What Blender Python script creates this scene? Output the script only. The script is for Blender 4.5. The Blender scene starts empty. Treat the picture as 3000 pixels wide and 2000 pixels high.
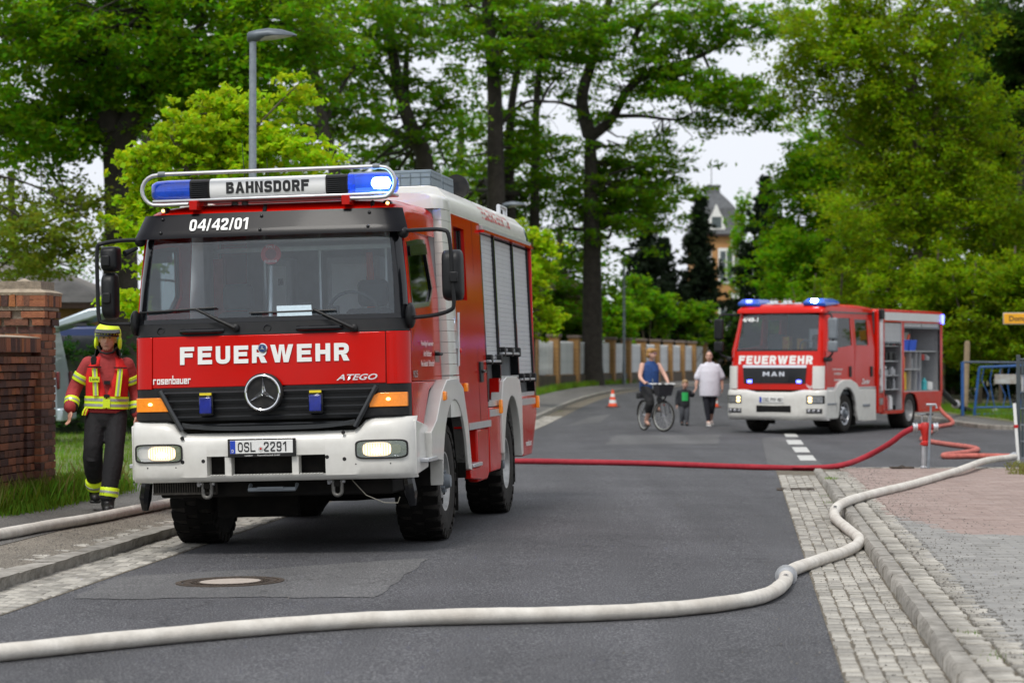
import bpy, bmesh, math, random
import numpy as np
from mathutils import Vector, Matrix
random.seed(7); RNG = np.random.default_rng(11)
SC = bpy.context.scene
COL = SC.collection
R = math.radians
PI = math.pi
# ---------------------------------------------------------------- camera, sky, sun, exposure
FPX, VH, CAMH = 7083.0, 1055.0, 1.6          # focal length in photo pixels, horizon row, eye height
cd = bpy.data.cameras.new('camera'); cam = bpy.data.objects.new('camera', cd); COL.objects.link(cam)
cd.lens = 85.0; cd.sensor_width = 36.0; cd.clip_end = 2000.0; cd.clip_start = 0.1
cam.location = (0, 0, CAMH); cam.rotation_euler = (R(90) + math.atan((VH - 1000) / FPX), 0, 0)
cd.dof.use_dof = True; cd.dof.focus_distance = 20.3; cd.dof.aperture_fstop = 2.9
SC.camera = cam
W = bpy.data.worlds.new('World'); SC.world = W; W.use_nodes = True
nt = W.node_tree; nt.nodes.clear()
sky = nt.nodes.new('ShaderNodeTexSky'); sky.sky_type = 'NISHITA'; sky.sun_disc = False
SUN_EL, SUN_AZ = R(58), R(205)
sky.sun_elevation = SUN_EL; sky.sun_rotation = SUN_AZ; sky.air_density = 1.0; sky.dust_density = 6.0; sky.ozone_density = 1.0
hs = nt.nodes.new('ShaderNodeHueSaturation'); hs.inputs['Saturation'].default_value = 0.3
mx = nt.nodes.new('ShaderNodeMix'); mx.data_type = 'RGBA'; mx.inputs[0].default_value = 0.85
mx.inputs[7].default_value = (7.6, 7.9, 8.5, 1)      # even cloud deck
bg = nt.nodes.new('ShaderNodeBackground'); bg.inputs['Strength'].default_value = 0.088
wo = nt.nodes.new('ShaderNodeOutputWorld')
nt.links.new(sky.outputs[0], hs.inputs['Color']); nt.links.new(hs.outputs[0], mx.inputs[6])
nt.links.new(mx.outputs[2], bg.inputs['Color']); nt.links.new(bg.outputs[0], wo.inputs[0])
sd = bpy.data.lights.new('sun', 'SUN'); sun = bpy.data.objects.new('sun', sd); COL.objects.link(sun)
sd.energy = 1.5; sd.angle = R(14); sd.color = (1.0, 0.96, 0.9)
sun.rotation_euler = (R(32), 0, R(-25))               # soft light from behind and left of the viewer
SC.view_settings.view_transform = 'Standard'; SC.view_settings.look = 'None'
SC.view_settings.exposure = 0.6; SC.view_settings.gamma = 1.0; SC.view_settings.use_curve_mapping = False
SC.cycles.use_denoising = True
SC.cycles.max_bounces = 8; SC.cycles.transparent_max_bounces = 16
# ---------------------------------------------------------------- materials
MATS = {}
def M(name, col, rough=0.5, metal=0.0, var=0.0, vs=6.0, bump=0.0, bs=60.0, coat=0.0, emit=None, es=0.0, spec=0.5, col2=None, dark=None, island=0.0, detail=4.0):
    """procedural principled material: colour noise, optional second colour, bump"""
    if name in MATS: return MATS[name]
    m = bpy.data.materials.new(name); m.use_nodes = True; MATS[name] = m
    n = m.node_tree.nodes; l = m.node_tree.links; b = n['Principled BSDF']
    b.inputs['Base Color'].default_value = (*col, 1); b.inputs['Roughness'].default_value = rough
    b.inputs['Metallic'].default_value = metal; b.inputs['Coat Weight'].default_value = coat
    b.inputs['Coat Roughness'].default_value = 0.05; b.inputs['Specular IOR Level'].default_value = spec
    m.diffuse_color = (*col, 1)
    tc = n.new('ShaderNodeTexCoord')
    if var > 0 or col2:
        nz = n.new('ShaderNodeTexNoise'); nz.inputs['Scale'].default_value = vs; nz.inputs['Detail'].default_value = detail
        nz.inputs['Roughness'].default_value = 0.65
        l.new(tc.outputs['Object'], nz.inputs['Vector'])
        cr = n.new('ShaderNodeValToRGB'); cr.color_ramp.elements[0].position = 0.32; cr.color_ramp.elements[1].position = 0.68
        c2 = col2 or tuple(min(1, c * (1 + var)) for c in col)
        c1 = tuple(c * (1 - var) for c in col) if not col2 else col
        cr.color_ramp.elements[0].color = (*c1, 1); cr.color_ramp.elements[1].color = (*c2, 1)
        l.new(nz.outputs['Fac'], cr.inputs['Fac']); last = cr.outputs['Color']
        if island > 0:
            oi = n.new('ShaderNodeObjectInfo'); gi = n.new('ShaderNodeNewGeometry')
            ad = n.new('ShaderNodeMath'); ad.operation = 'ADD'; l.new(oi.outputs['Random'], ad.inputs[0]); l.new(gi.outputs['Random Per Island'], ad.inputs[1])
            fr = n.new('ShaderNodeMath'); fr.operation = 'FRACT'; l.new(ad.outputs[0], fr.inputs[0])
            mr = n.new('ShaderNodeMapRange'); mr.inputs[3].default_value = 1 - island; mr.inputs[4].default_value = 1 + island
            l.new(fr.outputs[0], mr.inputs[0])
            hv = n.new('ShaderNodeHueSaturation'); l.new(mr.outputs[0], hv.inputs['Value']); l.new(last, hv.inputs['Color']); last = hv.outputs['Color']
        l.new(last, b.inputs['Base Color'])
    if bump > 0:
        bn = n.new('ShaderNodeTexNoise'); bn.inputs['Scale'].default_value = bs; bn.inputs['Detail'].default_value = 3
        l.new(tc.outputs['Object'], bn.inputs['Vector'])
        bp = n.new('ShaderNodeBump'); bp.inputs['Strength'].default_value = bump; bp.inputs['Distance'].default_value = 0.02
        l.new(bn.outputs['Fac'], bp.inputs['Height']); l.new(bp.outputs[0], b.inputs['Normal'])
    if emit:
        b.inputs['Emission Color'].default_value = (*emit, 1); b.inputs['Emission Strength'].default_value = es
    return m
def glass(name, tint=(0.8, 0.85, 0.88), refl=1.0, rough=0.02, body=0.0, bcol=(.3, .35, .4)):
    if name in MATS: return MATS[name]
    m = bpy.data.materials.new(name); m.use_nodes = True; MATS[name] = m
    n = m.node_tree.nodes; l = m.node_tree.links; n.clear()
    o = n.new('ShaderNodeOutputMaterial'); tr = n.new('ShaderNodeBsdfTransparent'); tr.inputs[0].default_value = (*tint, 1)
    gl = n.new('ShaderNodeBsdfGlossy'); gl.inputs['Roughness'].default_value = rough
    fz = n.new('ShaderNodeLayerWeight'); fz.inputs['Blend'].default_value = 0.5
    pw = n.new('ShaderNodeMath'); pw.operation = 'POWER'; pw.inputs[1].default_value = 5.0; l.new(fz.outputs['Facing'], pw.inputs[0])
    mu = n.new('ShaderNodeMath'); mu.operation = 'MULTIPLY_ADD'; mu.inputs[1].default_value = .9; mu.inputs[2].default_value = .045 * refl; mu.use_clamp = True
    l.new(pw.outputs[0], mu.inputs[0]); mix = n.new('ShaderNodeMixShader'); l.new(mu.outputs[0], mix.inputs[0])
    src = tr.outputs[0]
    if body > 0:                                     # milky plastic; for windscreens, sky sheen painted as a film
        df = n.new('ShaderNodeBsdfDiffuse'); df.inputs[0].default_value = (*bcol, 1)
        m2 = n.new('ShaderNodeMixShader'); m2.inputs[0].default_value = body
        l.new(src, m2.inputs[1]); l.new(df.outputs[0], m2.inputs[2]); src = m2.outputs[0]
    l.new(src, mix.inputs[1]); l.new(gl.outputs[0], mix.inputs[2]); l.new(mix.outputs[0], o.inputs[0])
    return m
def dirty(m, z0, z1, col, amt=.6, sc=7.0):
    """road film that thins out upwards"""
    n = m.node_tree.nodes; l = m.node_tree.links; b = n['Principled BSDF']; src = b.inputs['Base Color'].links[0].from_socket
    tc = n.new('ShaderNodeTexCoord'); sp = n.new('ShaderNodeSeparateXYZ'); l.new(tc.outputs['Object'], sp.inputs[0])
    mr = n.new('ShaderNodeMapRange'); mr.inputs[1].default_value = z0; mr.inputs[2].default_value = z1; mr.inputs[3].default_value = 1; mr.inputs[4].default_value = .06; l.new(sp.outputs['Z'], mr.inputs[0])
    nz = n.new('ShaderNodeTexNoise'); nz.inputs['Scale'].default_value = sc; nz.inputs['Detail'].default_value = 6; nz.inputs['Roughness'].default_value = .7; l.new(tc.outputs['Object'], nz.inputs['Vector'])
    cr = n.new('ShaderNodeMapRange'); cr.inputs[1].default_value = .38; cr.inputs[2].default_value = .72; cr.inputs[4].default_value = amt; l.new(nz.outputs['Fac'], cr.inputs[0])
    mu = n.new('ShaderNodeMath'); mu.operation = 'MULTIPLY'; l.new(mr.outputs[0], mu.inputs[0]); l.new(cr.outputs[0], mu.inputs[1])
    mx_ = n.new('ShaderNodeMix'); mx_.data_type = 'RGBA'; l.new(mu.outputs[0], mx_.inputs[0]); l.new(src, mx_.inputs[6]); mx_.inputs[7].default_value = (*col, 1); l.new(mx_.outputs[2], b.inputs['Base Color'])
    rr = n.new('ShaderNodeMath'); rr.operation = 'MULTIPLY_ADD'; rr.inputs[1].default_value = .5; rr.inputs[2].default_value = b.inputs['Roughness'].default_value; l.new(mu.outputs[0], rr.inputs[0]); l.new(rr.outputs[0], b.inputs['Roughness'])
    return m
def leafmat(name, col, trans, var=0.45, hue=0.035):
    m = bpy.data.materials.new(name); m.use_nodes = True; MATS[name] = m
    n = m.node_tree.nodes; l = m.node_tree.links; n.clear()
    o = n.new('ShaderNodeOutputMaterial'); g = n.new('ShaderNodeNewGeometry'); tc = n.new('ShaderNodeTexCoord')
    nz = n.new('ShaderNodeTexNoise'); nz.inputs['Scale'].default_value = 0.55; nz.inputs['Detail'].default_value = 3
    l.new(tc.outputs['Object'], nz.inputs['Vector'])
    def mk(c):
        h = n.new('ShaderNodeHueSaturation'); h.inputs['Color'].default_value = (*c, 1)
        a = n.new('ShaderNodeMapRange'); a.inputs[3].default_value = 0.5 - hue; a.inputs[4].default_value = 0.5 + hue
        l.new(g.outputs['Random Per Island'], a.inputs[0]); l.new(a.outputs[0], h.inputs['Hue'])
        mm = n.new('ShaderNodeMath'); mm.operation = 'ADD'
        b1 = n.new('ShaderNodeMapRange'); b1.inputs[1].default_value = 0.3; b1.inputs[2].default_value = 0.7
        b1.inputs[3].default_value = 0.75 - var * .5; b1.inputs[4].default_value = 0.75 + var * .5
        l.new(nz.outputs['Fac'], b1.inputs[0])
        b2 = n.new('ShaderNodeMapRange'); b2.inputs[3].default_value = 0.05; b2.inputs[4].default_value = 0.45
        l.new(g.outputs['Random Per Island'], b2.inputs[0])
        l.new(b1.outputs[0], mm.inputs[0]); l.new(b2.outputs[0], mm.inputs[1]); l.new(mm.outputs[0], h.inputs['Value'])
        return h.outputs[0]
    d = n.new('ShaderNodeBsdfPrincipled'); d.inputs['Roughness'].default_value = 0.6; d.inputs['Specular IOR Level'].default_value = 0.1
    t = n.new('ShaderNodeBsdfTranslucent'); l.new(mk(col), d.inputs['Base Color']); l.new(mk(trans), t.inputs['Color'])
    mix = n.new('ShaderNodeMixShader'); mix.inputs[0].default_value = 0.5
    l.new(d.outputs[0], mix.inputs[1]); l.new(t.outputs[0], mix.inputs[2]); l.new(mix.outputs[0], o.inputs[0])
    m.diffuse_color = (*col, 1)
    return m
RED = M('fire_red_paint', (0.49, 0.004, 0.001), 0.12, var=0.04, vs=2, spec=.22)
RED2 = M('fire_red_paint_second', (0.54, 0.008, 0.002), 0.14, var=0.04, vs=2, spec=.3)
WHITE = M('white_paint', (0.64, 0.63, 0.59), 0.32, var=0.05, vs=3, coat=0.4)
BLACKP = M('black_plastic', (0.010, 0.0105, 0.012), 0.45, var=0.2, vs=8, bump=0.05, bs=200, spec=.28)
BLACKG = M('black_gloss', (0.005, 0.0055, 0.007), 0.15, coat=0.2, var=.1, spec=.4)
CHASSIS = M('dirty_black_chassis', (0.005, 0.005, 0.005), 0.8, var=0.5, vs=5, col2=(0.015, 0.013, 0.011), spec=.15)
RUBBER = M('tyre_rubber', (0.012, 0.011, 0.010), 0.8, vs=9, col2=(0.035, 0.031, 0.027), bump=.25, bs=40, spec=.2)
TREADM = M('tyre_tread', (0.007, 0.0065, 0.006), 0.85, var=0.4, vs=9, bump=.2, bs=30, spec=.15)
RIMM = M('rim_grey', (0.42, 0.42, 0.41), 0.4, metal=0.5, vs=8, var=.25)
ALU = M('aluminium', (0.55, 0.56, 0.58), 0.35, metal=0.8, vs=8, var=.1)
SHUT = M('shutter_aluminium', (0.50, 0.51, 0.53), 0.4, metal=0.25, vs=3, var=.06, island=.04)
CHROME = M('chrome', (0.75, 0.76, 0.78), 0.08, metal=1.0)
STEEL = M('galvanised_steel', (0.22, 0.25, 0.28), 0.5, metal=0.4, vs=14, var=.18)
GREYP = M('grey_plastic', (0.16, 0.18, 0.20), 0.5, vs=6, var=.12)
DGREY = M('dark_grey_interior', (0.045, 0.05, 0.055), 0.7, vs=4, var=.2)
LGREY = M('light_grey_interior', (0.46, 0.47, 0.48), 0.6, vs=4, var=.12)
LETW = M('white_lettering', (0.76, 0.76, 0.74), 0.4, var=.03)
LETB = M('black_lettering', (0.012, 0.012, 0.014), 0.5, var=.1)
LETR = M('red_lettering', (0.45, 0.01, 0.01), 0.4, var=.05)
AMBER = M('amber_lens', (0.85, 0.24, 0.01), 0.15, coat=.6, vs=40, var=.12, emit=(1, .3, .01), es=.12)
AMBERON = M('amber_lamp_lit', (1, .5, .1), 0.3, emit=(1, .62, .2), es=3.0)
BLUEL = M('blue_lens', (0.004, 0.06, 0.55), 0.12, coat=.8, vs=10, var=.25)
BLUED = M('blue_lens_dark', (0.003, 0.012, 0.22), 0.15, coat=.8, vs=12, var=.3)
BLUEON = M('blue_flash_lit', (.3, .5, 1), 0.3, emit=(.62, .78, 1), es=30.0)
BLUELED = M('blue_led_lit', (.1, .15, 1), 0.3, emit=(.08, .1, 1), es=6.0)
HEADON = M('headlamp_lit', (1, .9, .7), 0.3, emit=(1, .66, .33), es=.95)
WSG = glass('windscreen_glass', (0.90, 0.95, 0.98), 1.25, 0.02, body=.006, bcol=(.36, .52, .66))  # bluish windscreen film colour stands in for reflected sky
SIDEG = glass('side_glass', (0.5, 0.55, 0.55), .8, 0.02)
LENS = glass('lamp_lens', (0.85, 0.87, 0.9), 1.2, 0.03)
BLUEG = glass('blue_clear_lens', (0.38, 0.62, 1.0), 1.2, 0.03, body=.22, bcol=(.01, .12, .8))
dirty(WHITE, .5, 1.3, (.26, .23, .18), .26); dirty(RED, .4, 1.8, (.10, .05, .035), .28, 5.0); dirty(RED2, .4, 1.6, (.10, .06, .045), .45, 5.0); dirty(BLACKP, .4, 2.2, (.045, .04, .034), .6, 9.0)
# ---------------------------------------------------------------- mesh builder and scene helpers
class MB:
    def __init__(s): s.v = []; s.f = []
    def add(s, vs, fs):
        n = len(s.v); s.v += [tuple(p) for p in vs]; s.f += [tuple(i + n for i in f) for f in fs]; return s
    def hexa(s, p): return s.add(p, [(0, 3, 2, 1), (4, 5, 6, 7), (0, 1, 5, 4), (1, 2, 6, 5), (2, 3, 7, 6), (3, 0, 4, 7)])
    def box(s, x0, x1, y0, y1, z0, z1):
        return s.hexa([(x0, y0, z0), (x1, y0, z0), (x1, y1, z0), (x0, y1, z0), (x0, y0, z1), (x1, y0, z1), (x1, y1, z1), (x0, y1, z1)])
    def cbox(s, c, d): return s.box(c[0] - d[0] / 2, c[0] + d[0] / 2, c[1] - d[1] / 2, c[1] + d[1] / 2, c[2] - d[2] / 2, c[2] + d[2] / 2)
    def loft(s, rings, closed=True, caps=True):
        n = len(rings[0]); vs = [p for r in rings for p in r]; fs = []
        for i in range(len(rings) - 1):
            for j in range(n if closed else n - 1):
                k = (j + 1) % n; fs.append((i * n + j, i * n + k, (i + 1) * n + k, (i + 1) * n + j))
        if caps: fs.append(tuple(range(n - 1, -1, -1))); fs.append(tuple(range((len(rings) - 1) * n, len(rings) * n)))
        return s.add(vs, fs)
    def prism(s, poly, ax, a, b):
        f = {'x': lambda p, t: (t, p[0], p[1]), 'y': lambda p, t: (p[0], t, p[1]), 'z': lambda p, t: (p[0], p[1], t)}[ax]
        return s.loft([[f(p, a) for p in poly], [f(p, b) for p in poly]])
    def tube(s, path, r, n=8, caps=True, flat=1.0):
        P = [Vector(p) for p in path]; rr = r if isinstance(r, (list, tuple)) else [r] * len(P); rings = []; up = None
        for i, p in enumerate(P):
            t = (P[min(i + 1, len(P) - 1)] - P[max(i - 1, 0)])
            if t.length < 1e-9: t = Vector((0, 0, 1))
            t.normalize()
            if up is None: up = Vector((0, 0, 1)) if abs(t.z) < .9 else Vector((0, 1, 0))
            a = t.cross(up)
            if a.length < 1e-5: a = t.cross(Vector((1, 0, 0)))
            a.normalize(); b = a.cross(t).normalized(); up = b
            rings.append([p + a * (rr[i] * math.cos(2 * PI * k / n)) + b * (rr[i] * flat * math.sin(2 * PI * k / n)) for k in range(n)])
        return s.loft(rings, True, caps)
    def cyl(s, p0, p1, r0, r1=None, n=16): return s.tube([p0, p1], [r0, r0 if r1 is None else r1], n)
    def lathe(s, prof, c, ax='z', n=20, caps=True):
        rings = []
        for r, h in prof:
            g = []
            for k in range(n):
                a = 2 * PI * k / n; x, y = r * math.cos(a), r * math.sin(a)
                g.append({'z': (c[0] + x, c[1] + y, c[2] + h), 'y': (c[0] + x, c[1] + h, c[2] + y), 'x': (c[0] + h, c[1] + x, c[2] + y)}[ax])
            rings.append(g)
        return s.loft(rings, True, caps)
    def ell(s, c, r, nu=12, nv=8, rot=None):
        rings = []
        for i in range(nv + 1):
            t = -PI / 2 + PI * i / nv; q = max(1e-3, math.cos(t)); ring = []
            for k in range(nu):
                a = 2 * PI * k / nu; p = Vector((r[0] * q * math.cos(a), r[1] * q * math.sin(a), r[2] * math.sin(t)))
                if rot is not None: p = rot @ p
                ring.append(p + Vector(c))
            rings.append(ring)
        return s.loft(rings)
    def surf(s, fn, us, vs, th=0.0, back=None):
        """grid surface fn(u,v)->point; with a back function it becomes a closed slab"""
        g = [[fn(u, v) for v in vs] for u in us]; nu, nv = len(us), len(vs)
        pts = [p for r in g for p in r]; fs = [(i * nv + j, (i + 1) * nv + j, (i + 1) * nv + j + 1, i * nv + j + 1) for i in range(nu - 1) for j in range(nv - 1)]
        if back:
            o = nu * nv; pts += [back(u, v) for u in us for v in vs]
            fs += [(o + i * nv + j, o + i * nv + j + 1, o + (i + 1) * nv + j + 1, o + (i + 1) * nv + j) for i in range(nu - 1) for j in range(nv - 1)]
            for i in range(nu - 1):
                fs.append((i * nv, o + i * nv, o + (i + 1) * nv, (i + 1) * nv)); e = nv - 1
                fs.append((i * nv + e, (i + 1) * nv + e, o + (i + 1) * nv + e, o + i * nv + e))
            for j in range(nv - 1):
                fs.append((j, j + 1, o + j + 1, o + j)); e = (nu - 1) * nv
                fs.append((e + j, o + e + j, o + e + j + 1, e + j + 1))
        return s.add(pts, fs)
    def mesh(s, name, smooth=None):
        me = bpy.data.meshes.new(name); me.from_pydata(s.v, [], s.f)
        b = bmesh.new(); b.from_mesh(me); bmesh.ops.recalc_face_normals(b, faces=b.faces); b.to_mesh(me); b.free()
        if smooth:
            me.polygons.foreach_set('use_smooth', [True] * len(me.polygons)); me.set_sharp_from_angle(angle=R(smooth))
        return me
    def build(s, name, mat, parent=None, smooth=35, bevel=0.0, seg=2, sub=0, label=None, kind=None):
        return obj(name, s.mesh(name, smooth), mat, parent, bevel, seg, sub, label, kind)
def obj(name, me, mat, parent=None, bevel=0.0, seg=2, sub=0, label=None, kind=None):
    o = bpy.data.objects.new(name, me); COL.objects.link(o)
    if mat is not None and not me.materials: me.materials.append(mat)
    if parent is not None: o.parent = parent
    if bevel:
        b = o.modifiers.new('bevel', 'BEVEL'); b.width = bevel; b.segments = seg; b.limit_method = 'ANGLE'; b.angle_limit = R(40); b.harden_normals = False
    if sub:
        q = o.modifiers.new('sub', 'SUBSURF'); q.levels = sub; q.render_levels = sub
    if label: o['label'] = label
    if kind: o['kind'] = kind
    return o
def empty(name, loc=(0, 0, 0), rot=(0, 0, 0), label=None, cat=None, group=None, kind=None, parent=None):
    o = bpy.data.objects.new(name, None); COL.objects.link(o); o.location = loc; o.rotation_euler = rot; o.empty_display_size = .2
    return tag(o, label, cat, group, kind, parent)
def tag(o, label=None, cat=None, group=None, kind=None, parent=None):
    if label: o['label'] = label
    if cat: o['category'] = cat
    if group: o['group'] = group
    if kind: o['kind'] = kind
    if parent is not None: o.parent = parent
    return o
def place(o, loc=(0, 0, 0), rot=(0, 0, 0), sc=None):
    o.location = loc; o.rotation_euler = rot
    if sc: o.scale = sc
    return o
def inst(src, parent=None, loc=(0, 0, 0), rot=(0, 0, 0), sc=None, name=None):
    """a copy that shares mesh data"""
    o = src.copy(); COL.objects.link(o); o.parent = parent if parent is not None else src.parent
    if name: o.name = name
    return place(o, loc, rot, sc)
def copy_tree(o, parent=None):
    kids = list(o.children); c = o.copy(); COL.objects.link(c); c.parent = parent
    for k in kids: copy_tree(k, c)
    return c
def text(name, body, mat, parent, loc, w, h, face='-y', bold=0.0, conform=None, spacing=1.0, shear=0.0, roll=0.0):
    """lettering as thin mesh; w,h are the finished size in metres, loc is its centre"""
    cu = bpy.data.curves.new(name, 'FONT'); cu.body = body; cu.size = 1; cu.offset = bold; cu.space_character = spacing; cu.shear = shear
    cu.resolution_u = 3
    t = bpy.data.objects.new('tmp', cu); COL.objects.link(t); bpy.context.view_layer.update()
    me = bpy.data.meshes.new_from_object(t.evaluated_get(bpy.context.evaluated_depsgraph_get())); me.name = name
    bpy.data.objects.remove(t); bpy.data.curves.remove(cu)
    n = len(me.vertices); a = np.empty(n * 3); me.vertices.foreach_get('co', a); a = a.reshape(-1, 3)
    mn, mxx = a.min(0), a.max(0); s = np.maximum(mxx - mn, 1e-6)
    X = (a[:, 0] - mn[0]) / s[0] - .5; Z = (a[:, 1] - mn[1]) / s[1] - .5
    X, Z = X * w, Z * h
    if roll: X, Z = X * math.cos(roll) - Z * math.sin(roll), X * math.sin(roll) + Z * math.cos(roll)
    out = np.zeros((n, 3))
    if face == '-y': out[:, 0] = X; out[:, 2] = Z
    elif face == '+x': out[:, 1] = X; out[:, 2] = Z
    elif face == 'flat': out[:, 0] = X; out[:, 1] = Z
    if conform:
        for i in range(n): out[i] = np.array(conform(out[i, 0] + loc[0], out[i, 1] + loc[1], out[i, 2] + loc[2])) - np.array(loc)
    me.vertices.foreach_set('co', out.ravel()); me.update(); me.materials.clear()
    return place(obj(name, me, mat, parent), loc)
def fuse(mb, name, mat, parent=None, vox=0.02, smooth=3, label=None):
    """union of overlapping pieces into one continuous skin"""
    me = mb.mesh(name); o = bpy.data.objects.new(name, me); COL.objects.link(o)
    r = o.modifiers.new('r', 'REMESH'); r.mode = 'VOXEL'; r.voxel_size = vox; r.use_smooth_shade = True
    if smooth: q = o.modifiers.new('s', 'SMOOTH'); q.iterations = smooth; q.factor = .5
    bpy.context.view_layer.update()
    m2 = bpy.data.meshes.new_from_object(o.evaluated_get(bpy.context.evaluated_depsgraph_get())); m2.name = name
    bpy.data.objects.remove(o); bpy.data.meshes.remove(me)
    m2.polygons.foreach_set('use_smooth', [True] * len(m2.polygons))
    return obj(name, m2, mat, parent, label=label)
# ---------------------------------------------------------------- lie of the land
def sstep(a, b, t):
    t = min(1, max(0, (t - a) / (b - a))); return t * t * (3 - 2 * t)
def kl(y): return -3.26 + .0944 * (y - 22.3) + .0013 * max(0, y - 70) ** 2          # left kerb line
def rise(y): return .45 * sstep(50, 95, y)
def gz(x, y):
    u = x - (kl(y) + 3.22); return -.022 * min(abs(u), 3.3) + rise(y)
def px(u, v, y): return Vector(((u - 1500) / FPX * y, y, CAMH + (VH - v) / FPX * y))  # photo pixel at a known distance
def onground(u, v, up=0.0):
    y = 20.0
    for _ in range(40): 
        z = gz((u - 1500) / FPX * y, y) + up
        y = .5 * y + .5 * min(400, (CAMH - z) * FPX / max(5, v - VH))
    return Vector(((u - 1500) / FPX * y, y, gz((u - 1500) / FPX * y, y) + up))
def smoothpath(P, n=6):
    """Catmull-Rom through points"""
    P = [Vector(p) for p in P]; Q = [P[0] * 2 - P[1]] + P + [P[-1] * 2 - P[-2]]; out = []
    for i in range(1, len(Q) - 2):
        a, b, c, d = Q[i - 1:i + 3]
        for k in range(n):
            t = k / n; out.append(.5 * ((2 * b) + (c - a) * t + (2 * a - 5 * b + 4 * c - d) * t * t + (3 * b - a - 3 * c + d) * t ** 3))
    out.append(P[-1]); return out
# ================================================================ heavy block lettering drawn as strokes
def stroke(pts, t, closed=False, rnd=0.0):
    P = [Vector((x, y)) for x, y in pts]; n = len(P)
    if rnd:
        Q = []
        for i, p in enumerate(P):
            if not closed and i in (0, n - 1): Q.append(p); continue
            a, b = P[i - 1], P[(i + 1) % n]; r = min(rnd, (a - p).length * .49, (b - p).length * .49); u, v = (a - p).normalized() * r, (b - p).normalized() * r
            for k in range(5):
                s_ = k / 4; Q.append(p + u * (1 - s_) ** 2 + v * s_ ** 2)
        P = Q; n = len(P)
    V = []; h = t / 2
    for i, p in enumerate(P):
        d0 = (p - P[i - 1]).normalized() if (i or closed) else (P[1] - p).normalized(); d1 = (P[(i + 1) % n] - p).normalized() if (i < n - 1 or closed) else d0
        n0, n1 = Vector((-d0.y, d0.x)), Vector((-d1.y, d1.x)); m = n0 + n1
        m = m.normalized() if m.length > 1e-4 else n0; k = min(2.4, 1 / max(.2, m.dot(n0))); V += [p + m * h * k, p - m * h * k]
    return V, [(2 * i, 2 * i + 1, (2 * i + 3) % (2 * n), (2 * i + 2) % (2 * n)) for i in range(n if closed else n - 1)]
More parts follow.
